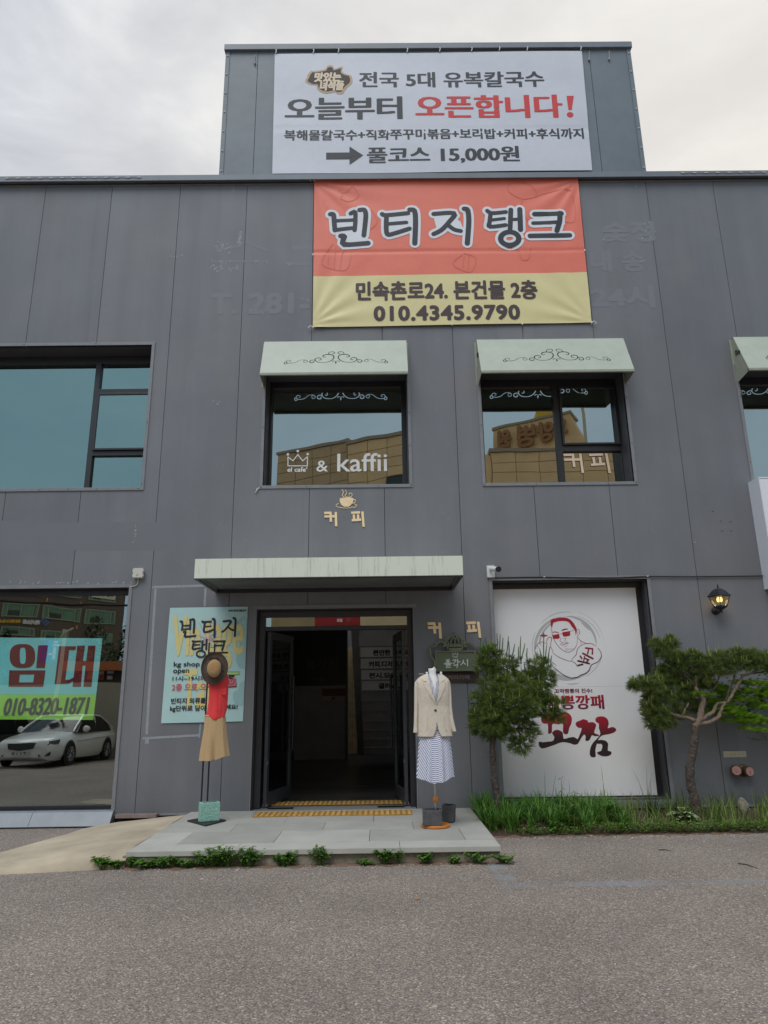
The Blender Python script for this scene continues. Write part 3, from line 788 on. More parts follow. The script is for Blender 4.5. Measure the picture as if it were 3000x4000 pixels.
    for x in (x0+.003, x1-.003):
        s = -1 if x < (x0+x1)/2 else 1
        mb.box(min(x, x+s*.03), max(x, x+s*.03), YW-.006, YW-.001, zb_, zt_-.01)
        for z in (zb_+.03, zb_+.06, 6.2, 6.45): mb.lathe([(.005, YW-.0065), (.005, YW-.01)], (x+s*.016, 0, z), 6, 'Y')
    mb.build('wall_flange', M_sagedk, a)
    return a
awning(P(1033, 1420, YW).x, P(1588, 1400, YW).x, 'sage green scroll-cut metal awning over the window lettered kaffii')
awning(P(1862, 1400, YW).x, P(2436, 1400, YW).x, 'sage green scroll-cut metal awning over the two-light window with gold letters', True)
awning(P(2862, 1380, YW).x, P(2862, 1380, YW).x+2.06, 'sage green scroll-cut awning cut off by the right edge of the photo', True)
# ================================================================== signs and banners
def sheet_obj(name, corners, Y, m, disp, w0=.0, nx=60, nz=30, mi_of=None, mats=None, thick=.002):
    """cloth or vinyl through four measured corners (TL, TR, BR, BL as (x, z)); disp gives its relief"""
    TL, TR, BR, BL = corners; mb = MB(); n = nx+1
    for back in (0, 1):
        vs = []; fs = []
        for j in range(nz+1):
            v = j/nz
            for i in range(nx+1):
                u = i/nx
                x = (TL[0]*(1-u)+TR[0]*u)*(1-v)+(BL[0]*(1-u)+BR[0]*u)*v
                z = (TL[1]*(1-u)+TR[1]*u)*(1-v)+(BL[1]*(1-u)+BR[1]*u)*v
                vs.append((x, Y-w0+disp(x, z)+back*thick, z))
        off = len(mb.v); mb.v += vs
        for j in range(nz):
            for i in range(nx):
                f = (j*n+i, j*n+i+1, (j+1)*n+i+1, (j+1)*n+i); f = tuple(k+off for k in (f if back else f[::-1]))
                mb.f.append(f); mb.mi.append(mi_of((j+.5)/nz) if mi_of else 0)
    return mb
def cloth_mat(name, col, rough=.55, bumpy=.25):
    return mat(name, col, rough, noise=(3.5, .04), bump=(6, bumpy, .012))
ink = mat('banner_ink', (.025, .027, .035), .55)
redink = mat('banner_red_ink', (.62, .03, .03), .55)
pin = mat('white_tie', (.75, .72, .68), .6)
# ---- white banner on the rooftop block
Yb = YB-.03
c = Crop(800, 100, 1.085)
def xz(p): return (p.x, p.z)
cor = [xz(c.p(252, 102, Yb)), xz(c.p(1357, 92, Yb)), xz(c.p(1395, 520, Yb)), xz(c.p(243, 534, Yb))]
def d1(x, z):
    return .006*math.sin(x*1.7+z*2.1)+.003*math.sin(z*6+x*.8)+.008*math.exp(-((z-10.42+.004*x)/.02)**2)
wb = empty('white_banner', (.2, Yb, 10.5)); tag(wb, 'white banner with black and red Korean lettering and an arrow on the rooftop block', 'banner')
sheet_obj('', cor, Yb, None, d1, nx=70, nz=44).build('banner_sheet', cloth_mat('white_vinyl', (.60, .61, .67), .5), wb, smooth='all')
sf = plane(Yb, d1)
for wds, box_, bd_, nn in (('전국 5대 유복칼국수', (555, 166, 1222, 222), (.013, .003), 5), ('오늘부터', (288, 258, 712, 338), (.024, .004), 6),
        ('복해물칼국수+직화쭈꾸미볶음+보리밥+커피+후식까지', (285, 371, 1365, 410), (.008, .002), 5), ('풀코스 15,000원', (583, 436, 1133, 495), (.015, .003), 5)):
    mb = MB(); letters(mb, wds, c.r(*box_, Yb), sf, .004, bd_, n=nn, grid=.5); mb.build('lettering', ink, wb, recalc=False)
mb = MB()
letters(mb, '오픈합니다', c.r(757, 250, 1288, 332, Yb), sf, .004, (.024, .004), n=6, grid=.5)
q = [xz(c.p(*t, Yb)) for t in ((1302, 254), (1328, 254), (1321, 304), (1309, 304))]; fillpoly(mb, q, sf, .0045)
cc = xz(c.p(1315, 321, Yb)); fillpoly(mb, ellipse(*cc, .055, .05, 16), sf, .0045)
mb.build('lettering', redink, wb, recalc=False)
mb = MB()
q = [xz(c.p(*t, Yb)) for t in ((437, 457), (521, 456), (521, 435), (570, 466), (521, 500), (521, 480), (437, 481))]; fillpoly(mb, q, sf, .004)
mb.build('arrow', ink, wb, recalc=False)
# round badge
out_ = [(368, 188), (372, 176), (384, 163), (388, 166), (420, 162), (437, 157), (440, 148), (452, 143), (463, 148), (466, 157), (490, 150), (497, 150), (494, 166), (510, 177), (527, 182), (532, 200), (527, 212), (515, 222), (503, 236), (497, 246), (478, 247), (470, 240), (440, 245), (415, 238), (404, 225), (402, 215), (385, 214), (370, 208), (362, 200)]
mb = MB(); fillpoly(mb, [xz(c.p(*t, Yb)) for t in smooth_pts(out_, 3, True)], sf, .004); bd = mb.build('badge', mat('badge_tan', (.55, .36, .22), .6), wb, recalc=False)
mb = MB(); cx_, cy_ = 448, 198
fillpoly(mb, [xz(c.p(cx_+(x-cx_)*.90, cy_+(y-cy_)*.86, Yb)) for x, y in smooth_pts(out_, 3, True)], sf, .0048); mb.build('badge_field', mat('badge_black', (.035, .025, .02), .6), bd, recalc=False)
mb = MB()
letters(mb, '맛있는', c.r(392, 170, 490, 205, Yb), sf, .0056, (.012, .012), n=8, shear=.12); letters(mb, '녀석들', c.r(412, 200, 500, 236, Yb), sf, .0056, (.012, .012), n=8, shear=.12)
mb.build('lettering', mat('badge_cream', (.78, .62, .45), .6), bd, recalc=False)
mb = MB()
for x, y in ((255, 104), (480, 101), (728, 99), (960, 96), (1160, 94), (1353, 93), (390, 103), (845, 97), (1060, 94)):
    p = c.p(x, y-4, Yb-.01); mb.tube([p, p+Vector((.015, -.01, .05)), p+Vector((.0, .0, .085))], .009, 6)
mb.build('tie', pin, wb, smooth=True)
# hooks and drips on the block
mb = MB()
for x, y0, y1 in ((180, 105, 135), (1384, 92, 122), (1456, 92, 120)):
    p = c.p(x, y0, YB-.02); q = c.p(x, y1, YB-.02); mb.tube([p, q], .007, 6); mb.lathe([(.015, -.02), (.02, 0), (.012, .02)], q, 8)
mb.build('hook', mat('rusty_hook', (.35, .33, .3), .6), tw)

# ---- red and yellow banner
c = Crop(1150, 640, .7535); Yr = YW-.035
cor = [xz(c.p(103, 82, Yr)), xz(c.p(1468, 66, Yr)), xz(c.p(1541, 821, Yr)), xz(c.p(96, 846, Yr))]
X0, X1 = cor[0][0], cor[1][0]; Z1, Z0 = cor[0][1], cor[2][1]
def d2(x, z):
    u = (x-X0)/(X1-X0); v = (Z1-z)/(Z1-Z0)
    r = .004*math.sin(x*2.3+z*1.1)
    for cu, cv, sx, sz in ((1, 0, -1, 1), (1, 1, -1, -1), (0, 1, 1, -1), (0, 0, 1, 1)):      # creases fanning from the tied corners
        dx, dz = (u-cu)*3.45, (v-cv)*1.9; rr = math.hypot(dx, dz); th = math.atan2(abs(dz), abs(dx))
        r += .0085*math.exp(-(rr/.8)**2)*math.sin(th*15+rr*2)*min(1, rr*4)
    r += .010*math.exp(-((v-.515)/.008)**2)
    return r
rb = empty('red_banner', (.3, Yr, 8.3)); tag(rb, 'coral red and yellow vinyl banner with big black white-edged Korean lettering', 'banner')
zb_frac = (597-82)/(846-82)
sheet_obj('', cor, Yr, None, d2, nx=110, nz=100, mi_of=lambda v: 0 if v < zb_frac-.003 else 1).build('banner_sheet',
    [cloth_mat('coral_vinyl', (.80, .185, .12), .45), cloth_mat('yellow_vinyl', (.74, .65, .33), .45)], rb, smooth='all')
sf = plane(Yr, d2)
title = [  # strokes of the four characters, as pixels on the enlarged photograph
 ([(186, 262), (203, 266), (206, 300), (210, 345)], 24), ([(292, 258), (314, 252), (316, 300), (312, 345)], 22), ([(215, 297), (308, 291)], 20), ([(210, 344), (312, 332)], 22),
 ([(338, 241), (362, 240), (370, 262), (368, 300), (360, 372)], 24), ([(240, 374), (258, 378), (258, 418), (382, 412)], 26),
 ([(455, 262), (478, 268), (588, 258)], 24), ([(478, 268), (476, 320), (482, 366), (520, 362), (596, 338)], 24), ([(480, 314), (580, 306)], 20), ([(598, 240), (622, 246), (628, 300), (624, 414)], 26),
 ([(722, 262), (828, 258), (800, 305), (762, 345), (722, 366)], 24), ([(800, 322), (828, 342), (862, 350)], 22), ([(880, 234), (898, 242), (904, 300), (896, 414)], 26),
 ([(1000, 244), (1024, 256), (1096, 250)], 22), ([(1018, 254), (1012, 300), (1014, 326), (1095, 318)], 22), ([(1020, 292), (1088, 284)], 18), ([(1122, 238), (1118, 338)], 24), ([(1118, 290), (1165, 288)], 18), ([(1168, 236), (1172, 342)], 26),
 ([(1245, 262), (1382, 260)], 26), ([(1375, 258), (1374, 300), (1360, 348)], 26), ([(1238, 308), (1376, 304)], 20), ([(1222, 374), (1426, 372)], 26)]
ring = ellipse(1116, 388, 47, 34, 36)
k = P(0, 0, Yr)
unit = (c.p(1000, 300, Yr).x-c.p(999, 300, Yr).x)
fills = {0: [((240, 330), (350, 330), (350, 400), (250, 400)), ((210, 285), (320, 285), (350, 250), (350, 370), (300, 350), (215, 350))], 1: [((480, 262), (600, 255), (612, 345), (485, 370))],
         2: [((720, 275), (800, 262), (860, 300), (880, 350), (800, 330), (740, 350))], 3: [((1015, 250), (1170, 240), (1170, 335), (1015, 325))], 4: [((1245, 262), (1375, 262), (1368, 305), (1245, 305))]}
spans = [(0, 6), (6, 10), (10, 13), (13, 19), (19, 23)]
for nm, add, h, mm in (('letter_outline', 30, .0045, mat('outline_white', (.74, .75, .8), .5)), ('letter', 1, .0075, ink)):
    for ci, (i0, i1) in enumerate(spans):
        mb = MB()
        for i in range(i0, i1):
            pts, wdt = title[i]
            if nm == 'letter_outline': wdt = 24
            pp = smooth_pts([xz(c.p(*q, Yr)) for q in pts], 4) if len(pts) > 2 else [xz(c.p(*q, Yr)) for q in pts]
            stroke(mb, pp, (wdt+add)*unit, sf, h+i*.00004)
        if ci == 3: stroke(mb, [xz(c.p(*q, Yr)) for q in ring], (27+add)*unit, sf, h+.0008, round_=False)
        if nm == 'letter_outline':     # the white fills the narrow gaps inside the characters
            for j, poly in enumerate(fills[ci]): fillpoly(mb, [xz(c.p(*q, Yr)) for q in poly], sf, h+.0009+j*.00004, grid=.07)
        mb.build(nm, mm, rb, recalc=False)
ink2 = mat('banner_brown_ink', (.06, .035, .04), .55)
for wds, box_, bd_, nn, sp_ in (('민속촌로24. 본건물 2층', (318, 606, 1260, 706), (.012, .011), 6, 1.0), ('010.4345.9790', (410, 733, 1170, 812), (.014, .012), 8, 1.08)):
    mb = MB(); letters(mb, wds, c.r(*box_, Yr), sf, .005, bd_, n=nn, grid=.4, spacing=sp_); mb.build('lettering', ink2, rb, recalc=False)
# faint printed line drawings: dress, bag, skirts
ghost = mat('faint_red_print', (.73, .155, .10), .5)
dr = [[(232, 135), (250, 160), (240, 180), (285, 195), (330, 170), (322, 140), (300, 120), (262, 150), (232, 135)],
 [(200, 415), (165, 460), (142, 515), (180, 540), (262, 552), (290, 500), (300, 420)], [(180, 440), (175, 520)], [(215, 430), (205, 540)], [(255, 425), (235, 545)],
 [(872, 470), (825, 510), (842, 540), (915, 560), (940, 490), (880, 465)], [(880, 480), (872, 540)], [(905, 480), (900, 550)],
 [(1105, 120), (1130, 95), (1200, 100), (1250, 140), (1245, 170), (1180, 180), (1120, 150), (1105, 120)], [(1185, 180), (1175, 230), (1215, 300)], [(1250, 170), (1310, 150), (1430, 140), (1455, 290), (1400, 300)], [(1160, 440), (1180, 495), (1215, 490), (1225, 440)], [(400, 240), (430, 300), (395, 340)]]
for i0, i1 in ((0, 1), (1, 5), (5, 8), (8, 11), (11, 12), (12, 13)):
    mb = MB()
    for i in range(i0, min(i1, len(dr))): stroke(mb, smooth_pts([xz(c.p(*q, Yr)) for q in dr[i]], 4), 5*unit, sf, .0035+i*.00004)
    if mb.v: mb.build('faint_drawing', ghost, rb, recalc=False)
mb = MB()
for x, y in ((103, 84), (440, 78), (780, 73), (1132, 70), (1470, 66), (97, 470), (1505, 448), (96, 846), (1541, 822), (450, 838), (818, 832), (1182, 829)):
    p = c.p(x, y, Yr-.006); mb.lathe([(.001, -.02), (.012, -.012), (.012, .01), (.001, .02)], p, 8)
for x, y, s in ((103, 84, -1), (1470, 66, 1), (96, 846, -1), (1541, 822, 1)):
    p = c.p(x, y, Yr-.006); mb.tube([p, p+Vector((s*.03, -.01, .015)), p+Vector((s*.07, .0, -.005)), p+Vector((s*.05, 0, -.02))], .008, 6)
mb.build('tie', pin, rb, smooth=True)

# ---- traces of removed lettering on the paint
sfw = plane(YW)
g1 = mat('paint_ghost', (.194, .200, .219), .6); g2 = mat('glue_flake', (.42, .44, .46), .7)
mb = MB(); c = Crop(800, 900, .3014)
letters(mb, 'T. 281-', c.r(60, 805, 1370, 1090, YW), sfw, .001, (.02, .02), n=6); mb.build('letter_trace', g1, bld, recalc=False); mb = MB()
stroke(mb, [xz(c.p(*q, YW)) for q in ((100, 402), (810, 402))], .035, sfw, .001); stroke(mb, [xz(c.p(*q, YW)) for q in ((460, 30), (440, 200), (180, 260))], .05, sfw, .0013)
stroke(mb, [xz(c.p(*q, YW)) for q in ((540, 150), (800, 260))], .045, sfw, .0016)
stroke(mb, [xz(c.p(*q, YW)) for q in ((1125, 220), (1395, 220))], .08, sfw, .001, False); stroke(mb, [xz(c.p(*q, YW)) for q in ((1050, 430), (1390, 430))], .07, sfw, .001, False)
mb.build('letter_trace', g1, bld, recalc=False)
c = Crop(2200, 600, .4822)
mb = MB(); letters(mb, '24시', c.r(215, 1065, 740, 1255, YW), sfw, .001, (.025, .02), n=6)
mb.build('letter_trace', g1, bld, recalc=False); mb = MB(); letters(mb, '숯정', c.r(310, 545, 745, 720, YW), sfw, .001, (.02, .02), n=6); mb.build('letter_trace', g1, bld, recalc=False); mb = MB(); letters(mb, '내 송', c.r(215, 780, 665, 960, YW), sfw, .001, (.018, .018), n=6)
mb.build('letter_trace', g1, bld, recalc=False)
mb = MB(); rr = random.Random(5)
def flakes(cr_, x0, y0, x1, y1, n, sz):
    for _ in range(n):
        x, y = rr.uniform(x0, x1), rr.uniform(y0, y1); p = cr_.p(x, y, YW); a = rr.uniform(0, 6.28); l = rr.uniform(.3, 1)*sz
        stroke(mb, [(p.x, p.z), (p.x+l*math.cos(a), p.z+l*math.sin(a)*.8), (p.x+l*1.3*math.cos(a+.8), p.z+l*1.2*math.sin(a+.8))], rr.uniform(.003, .008), sfw, .0016+rr.random()*.0006, False)
c = Crop(800, 900, .3014)
flakes(c, 90, 395, 440, 520, 30, .035); flakes(c, 150, 140, 330, 290, 22, .03); flakes(c, 440, 20, 480, 220, 14, .035); flakes(c, 640, 390, 830, 430, 10, .015)
flakes(c, 760, 1030, 890, 1090, 9, .008); flakes(c, 560, 1030, 640, 1040, 5, .008); flakes(c, 1070, 430, 1130, 470, 5, .02); flakes(c, 1220, 880, 1380, 920, 6, .02)
c = Crop(2200, 600, .4822)
flakes(c, 560, 550, 745, 640, 16, .02); flakes(c, 590, 670, 720, 715, 12, .025); flakes(c, 580, 830, 670, 870, 8, .02); flakes(c, 240, 900, 320, 950, 5, .015); flakes(c, 575, 195, 595, 280, 8, .014); flakes(c, 320, 670, 360, 720, 5, .018)
c = Crop(0, 600, .6028); flakes(c, 1505, 180, 1520, 260, 9, .018); flakes(c, 1100, 660, 1180, 680, 5, .03)
c = Crop(0, 1280, .5425); flakes(c, 960, 1420, 980, 1550, 14, .016); flakes(c, 20, 1830, 960, 1840, 22, .03); flakes(c, 1530, 520, 1600, 545, 3, .04)
c = Crop(2200, 1300, .4822); flakes(c, 1050, 1670, 1090, 1700, 5, .012)
mb.build('glue_flake', g2, bld, recalc=False)
# slim shadowless seams, dark stain and hung-tape outlines lower down
mb = MB(); tp = mat('tape_residue', (.30, .32, .34), .7, noise=(30, .2)); c = Crop(0, 2200, .6028)
for i, (pts, wv) in enumerate(((((985, 155), (1330, 145), (1480, 140)), 16), (((1008, 165), (950, 1110)), 16), (((1332, 160), (1326, 280)), 15), (((925, 1135), (1290, 1115)), 14), (((952, 1130), (952, 1170)), 24), (((1300, 1040), (1290, 1130)), 12))):
    stroke(mb, [xz(c.p(*q, YW)) for q in pts], wv*.6028*.00335, sfw, .001+i*.0002, False)
mb.build('tape_residue', tp, bld, recalc=False)
mb = MB(); c = Crop(0, 1280, .5425)
q = [(-30, 1385), (340, 1405), (1250, 1398), (1268, 1412), (1262, 1595), (1240, 1606), (-30, 1600)]
fillpoly(mb, [xz(c.p(*t, YW)) for t in q[:1]+q[1:]], sfw, .0006)
mb.build('repaint_patch', mat('repaint_grey', (.170, .175, .192), .55, noise=(1.5, .06)), bld, recalc=False)
for (x, y) in ((1210, 1440), (1275, 1520), (1355, 1525), (1285, 1598), (1362, 1598)):
    p = Crop(2200, 1300, .4822).p(x, y, YW); MB().lathe([(.01, YW-.0005), (.007, YW-.012), (.002, YW-.014)], (p.x, 0, p.z), 7, 'Y').build('bolt', M_trim, bld)

# ---- coffee lettering, three pairs, and the cup
Kf = [([(928, 862), (1033, 860)], 0), ([(930, 910), (1088, 910)], 0), ([(1022, 860), (1026, 985)], 0), ([(1096, 850), (1104, 1048)], 0)]
Pf = [([(1200, 864), (1332, 860)], 0), ([(1208, 962), (1345, 956)], 0), ([(1238, 886), (1242, 950)], 0), ([(1300, 886), (1303, 950)], 0), ([(1366, 850), (1382, 1048)], 0)]
def kp(which, rc, Y, w, m, parent):
    src, b = (Kf, (928, 1108, 850, 1048)) if which == 'k' else (Pf, (1200, 1388, 850, 1048))
    mb = MB()
    for i, (pts, _) in enumerate(src):
        q = [(rc[0]+(x-b[0])/(b[1]-b[0])*(rc[1]-rc[0]), rc[3]-(y-b[2])/(b[3]-b[2])*(rc[3]-rc[2])) for x, y in pts]
        (xa, za), (xb_, zb2) = q; y1 = Y-.012-.0004*i; hw = w/2
        if abs(xb_-xa) > abs(zb2-za): mb.prism([(xa, Y, za-hw), (xb_, Y, zb2-hw), (xb_, Y, zb2+hw), (xa, Y, za+hw)], (0, y1-Y, 0))
        else: mb.prism([(xa-hw, Y, za), (xb_-hw, Y, zb2), (xb_+hw, Y, zb2), (xa+hw, Y, za)], (0, y1-Y, 0))
    return mb.build('letter', m, parent)
M_gl = mat('brushed_gold', (.98, .74, .46), .36, metal=.2, noise=(14, .1)); M_peach = mat('peach_metal', (.98, .74, .56), .4, metal=.4)
c = Crop(600, 1800, .8439)
t1 = empty('coffee_lettering', (-.7, YW, 3.6)); tag(t1, 'pair of gold Korean letters for coffee with a cup emblem below the kaffii window', 'lettering')
kp('k', c.r(790, 238, 847, 304, YW), YW, .032, M_gl, t1); kp('p', c.r(915, 236, 974, 306, YW), YW, .032, M_gl, t1)
mb = MB(); sfl = lambda x, z, w: (x, YW-w, z)
def thick(mb2, pts, w, closed=False, h=.012, mi=0):      # a ribbon with depth
    a = MB(); stroke(a, pts, w, plane(YW), h); stroke(a, pts, w, plane(YW), .001)
    n = len(a.v)//2; mb2.add(a.v, a.f)
bowl = [(862, 176), (868, 173), (895, 170), (922, 173), (926, 178), (923, 192), (912, 207), (903, 213), (882, 213), (870, 205), (862, 190)]
mb.prism([c.p(*q, YW-.001) for q in bowl], (0, -.012, 0))
for i, (pts, wv) in enumerate((([(926, 180), (934, 181), (932, 192), (920, 198)], .008), ([(856, 198), (845, 205), (852, 214), (890, 219), (915, 217)], .006), ([(930, 200), (941, 206), (930, 216), (915, 213)], .006), ([(872, 133), (879, 146), (873, 160), (882, 168)], .008), ([(888, 136), (893, 150), (886, 160), (893, 168)], .007), ([(898, 168), (912, 168), (920, 158), (914, 150), (905, 153), (906, 160)], .006))):
    thick(mb, smooth_pts([xz(c.p(*q, YW)) for q in pts], 4), wv, h=.012+i*.0002)
mb.build('cup_emblem', M_gl, t1)
c = Crop(1550, 2350, .4295)
t2 = empty('coffee_lettering', (.8, YW, 2.4)); tag(t2, 'pair of gold Korean letters for coffee beside the door, above the crown sign', 'lettering')
kp('k', c.r(283, 192, 398, 338, YW), YW, .034, M_gl, t2); kp('p', c.r(632, 185, 757, 331, YW), YW, .034, M_gl, t2)
box('gold_bar', *c.r(200, 653, 246, 662, YW)[:2], YW-.008, YW-.0003, *c.r(200, 653, 246, 662, YW)[2:], M_gl, t2)
c = Crop(1850, 1450, .3798)
t3 = empty('coffee_lettering', (2.9, YG, 4.7)); tag(t3, 'pair of peach Korean letters for coffee stuck on the window glass', 'lettering')
kp('k', c.r(928, 849, 1118, 1048, YG-.02), YG-.012, .035, M_peach, t3); kp('p', c.r(1197, 847, 1396, 1050, YG-.02), YG-.012, .035, M_peach, t3)
for o_ in t3.children: o_.location.y -= .0
# window name
c = Crop(1020, 1320, .3617); t4 = empty('window_lettering', (-.6, YG, 4.6)); tag(t4, 'white crown emblem and cafe name lettering on the middle upper window', 'lettering')
Yl = YG-.004; sfg = plane(Yl); wf = mat('white_enamel_letters', (.95, .94, .92), .4, metal=.3); mb = MB()
letters(mb, 'kaffii', c.r(822, 1245, 1362, 1443, Yl), sfg, .001, (.004, .003), n=6); letters(mb, '&', c.r(597, 1325, 722, 1445, Yl), sfg, .001, (.002, .002), n=6)
letters(mb, 'el cafe’', c.r(283, 1397, 500, 1447, Yl), sfg, .001, (.003, .003), n=6); mb.build('lettering', wf, t4, recalc=False)
def crown(mb, f, surf, h, w, dots):
    pts = [(290, 1382), (290, 1285), (345, 1328), (396, 1260), (448, 1328), (500, 1285), (500, 1382), (290, 1382)]
    q = [f(*p) for p in pts]
    for i in range(len(q)-1): stroke(mb, [q[i], q[i+1]], w, surf, h+i*.0001)
    for i, p in enumerate(((289, 1257), (396, 1222), (503, 1255))):
        cc = f(*p); fillpoly(mb, ellipse(*cc, dots, dots, 14), surf, h+i*.0001)
mb = MB(); crown(mb, lambda x, y: xz(c.p(x, y, Yl)), sfg, .001, .014, .019); mb.build('crown_emblem', wf, t4, recalc=False)

# ---- crown board sign
c = Crop(1550, 2350, .4295); s1 = empty('hanging_board_sign', (.95, YW, 2.1)); tag(s1, 'olive green board sign with iron crown, side scrolls and white Korean lettering beside the door', 'sign')
M_olive = mat('olive_iron', (.165, .185, .115), .5, noise=(8, .1)); M_board = mat('olive_board', (.15, .17, .105), .6, noise=(5, .08))
r_ = c.r(350, 447, 721, 632, YW-.07)
box('board', r_[0]+.012, r_[1]-.012, YW-.062, YW-.03, r_[2]+.012, r_[3]-.012, M_board, s1)
mb = MB(); frame_boxes(mb, r_[0], r_[1], r_[2], r_[3], .018, YW-.075, YW-.028); mb.build('frame', M_olive, s1, bevel=.003)
Ya = YW-.05
def band(mb, pts, w=.022, d=.03, k=5):
    pp = smooth_pts([c.p(*q, Ya).to_tuple() for q in pts], k); n = len(pp); A = []; B = []
    for i in range(n):
        a = Vector(pp[max(0, i-1)]); b = Vector(pp[min(n-1, i+1)]); t = (b-a).normalized(); nn = Vector((-t.z, 0, t.x))*w*.5
        A.append(Vector(pp[i])+nn); B.append(Vector(pp[i])-nn)
    rings = [[a+Vector((0, -d/2, 0)), a+Vector((0, d/2, 0)), b+Vector((0, d/2, 0)), b+Vector((0, -d/2, 0))] for a, b in zip(A, B)]
    mb.loft(rings)
mb = MB()
band(mb, [(428, 408), (440, 400), (436, 382), (420, 368), (395, 366), (368, 378), (352, 400), (345, 412)])
band(mb, [(346, 410), (325, 409), (300, 408)], k=2); band(mb, [(302, 408), (304, 450), (310, 500)], k=2)
band(mb, [(308, 498), (330, 520), (342, 552), (342, 590), (330, 612), (308, 616), (288, 608), (284, 596), (292, 590)])
band(mb, [(622, 408), (612, 400), (618, 382), (635, 368), (660, 366), (688, 380), (708, 405), (716, 412)])
band(mb, [(714, 410), (758, 408)], k=2); band(mb, [(756, 408), (754, 450), (760, 500)], k=2)
band(mb, [(760, 500), (738, 515), (726, 545), (728, 580), (745, 605), (770, 614), (790, 600), (782, 592)])
band(mb, [(432, 412), (424, 408), (426, 398), (434, 400)], w=.012); band(mb, [(628, 412), (636, 408), (632, 396), (624, 400)], w=.012)
mb.build('side_scroll', M_olive, s1)
mb = MB()
band(mb, [(470, 440), (455, 400), (442, 362), (452, 336), (490, 318), (528, 312), (566, 318), (602, 338), (614, 362), (602, 400), (586, 440)], w=.02)
for pts in ([(528, 312), (500, 345), (488, 385)], [(528, 312), (528, 350), (528, 385)], [(528, 312), (556, 345), (566, 385)], [(490, 320), (462, 350), (470, 388)], [(566, 320), (592, 350), (588, 388)]): band(mb, pts, w=.016)
band(mb, [(466, 432), (528, 436), (590, 432)], w=.034); band(mb, [(462, 404), (528, 410), (596, 404)], w=.012)
for i in range(7):
    p = c.p(468+i*20, 395+(3 if i % 2 else 0), Ya); mb.lathe([(.001, -.022), (.018, -.006), (.018, .008), (.001, .024)], p, 8, sy=.7)
p = c.p(523, 303, Ya); mb.lathe([(.004, -.03), (.018, -.01), (.018, .01), (.004, .022)], p, 8)
band(mb, [(523, 298), (522, 283)], w=.012, k=2); band(mb, [(513, 290), (532, 289)], w=.01, k=2)
mb.build('crown', M_olive, s1)
mb = MB(); wi = mat('white_brush', (.75, .74, .68), .6); Yl = YW-.063; sfb = plane(Yl)
bs_ = [([(450, 545), (470, 540)], 1), ]
cs_ = [[(452, 532), (478, 528)], [(458, 533), (461, 548)], [(472, 531), (471, 547)], [(448, 551), (482, 547)], [(432, 566), (500, 560)], [(466, 549), (466, 564)], [(448, 574), (484, 570), (480, 583), (454, 586), (452, 600), (490, 597)],
       [(510, 534), (538, 530), (530, 548), (512, 566)], [(553, 526), (554, 574)], [(554, 549), (576, 547)], [(520, 580), (552, 577), (546, 602)], [(606, 534), (600, 555), (582, 576)], [(604, 552), (624, 570)], [(642, 528), (644, 584)]]
for i, pts in enumerate(cs_):
    q = smooth_pts([xz(c.p(*t, Yl)) for t in pts], 3) if len(pts) > 2 else [xz(c.p(*t, Yl)) for t in pts]
    stroke(mb, q, [.013*(1.15-.4*j/len(q)) for j in range(len(q))], sfb, .0012+i*.0002)
crown(mb, lambda x, y: xz(c.p(509+(x-290)*.214, 499-(1382-y)*.25, Yl)), sfb, .0012, .004, .006)
letters(mb, 'el cafe’', c.r(512, 503, 554, 512, Yl), sfb, .0012, (.0006, .0006), n=4)
mb.build('lettering', wi, s1, recalc=False)
bp = empty('brown_plate_sign', (.98, YW, 1.85)); tag(bp, 'dark brown wooden plate with worn letters under the olive crown sign', 'sign')
r2 = c.r(362, 641, 749, 735, YW-.02); box('plate', r2[0], r2[1], YW-.02, YW-.001, r2[2], r2[3], mat('dark_brown_wood', (.055, .028, .022), .6, noise=(7, .25)), bp, bevel=.003)
mb = MB(); letters(mb, '갤러리카페', c.r(410, 667, 662, 710, YW-.02), plane(YW-.021), .0005, (.003, .002), n=5); mb.build('lettering', mat('worn_letters', (.17, .15, .13), .6), bp, recalc=False)

# ---- pale teal poster beside the door
c = Crop(600, 2350, .2411); Yp = YW-.012
cor = [xz(c.p(266, 100, Yp)), xz(c.p(1527, 82, Yp)), xz(c.p(1447, 1940, Yp)), xz(c.p(120, 1972, Yp))]
PX0, PX1, PZ1, PZ0 = cor[3][0], cor[1][0], cor[0][1], cor[3][1]
def d3(x, z):
    u = (x-PX0)/(PX1-PX0); v = (PZ1-z)/(PZ1-PZ0)
    return .003*math.sin(x*5+z*3)+.004*math.exp(-((u-1)**2+(v)**2)*12)*math.sin(math.atan2(v, 1.001-u)*14)-.003*math.sin(PI*max(0, min(1, u)))
ps = empty('poster_banner', (-2.4, Yp, 1.9)); tag(ps, 'pale teal cloth poster with black and red shop lettering left of the door', 'poster')
M_teal = cloth_mat('teal_cloth', (.44, .64, .63), .6)
sheet_obj('', cor, Yp, None, d3, nx=36, nz=50).build('poster_sheet', M_teal, ps, smooth='all')
sf = plane(Yp, d3); ux = c.p(900, 900, Yp).x-c.p(899, 900, Yp).x
yel = mat('poster_yellow', (.70, .60, .24), .6); mb = MB()
blob = mat('poster_wash', (.33, .52, .53), .6)
fillpoly(mb, [xz(c.p(*q, Yp)) for q in smooth_pts([(1515, 180), (1360, 330), (1330, 520), (1400, 700), (1335, 900), (1380, 1060), (1485, 1100)], 3)], sf, .0026, grid=.08)
fillpoly(mb, [xz(c.p(*q, Yp)) for q in smooth_pts([(1475, 1280), (1400, 1320), (1370, 1430), (1290, 1480), (1310, 1640), (1430, 1690), (1455, 1640)], 3)], sf, .0026, grid=.08)
mb.build('colour_wash', blob, ps, recalc=False)
mb = MB()
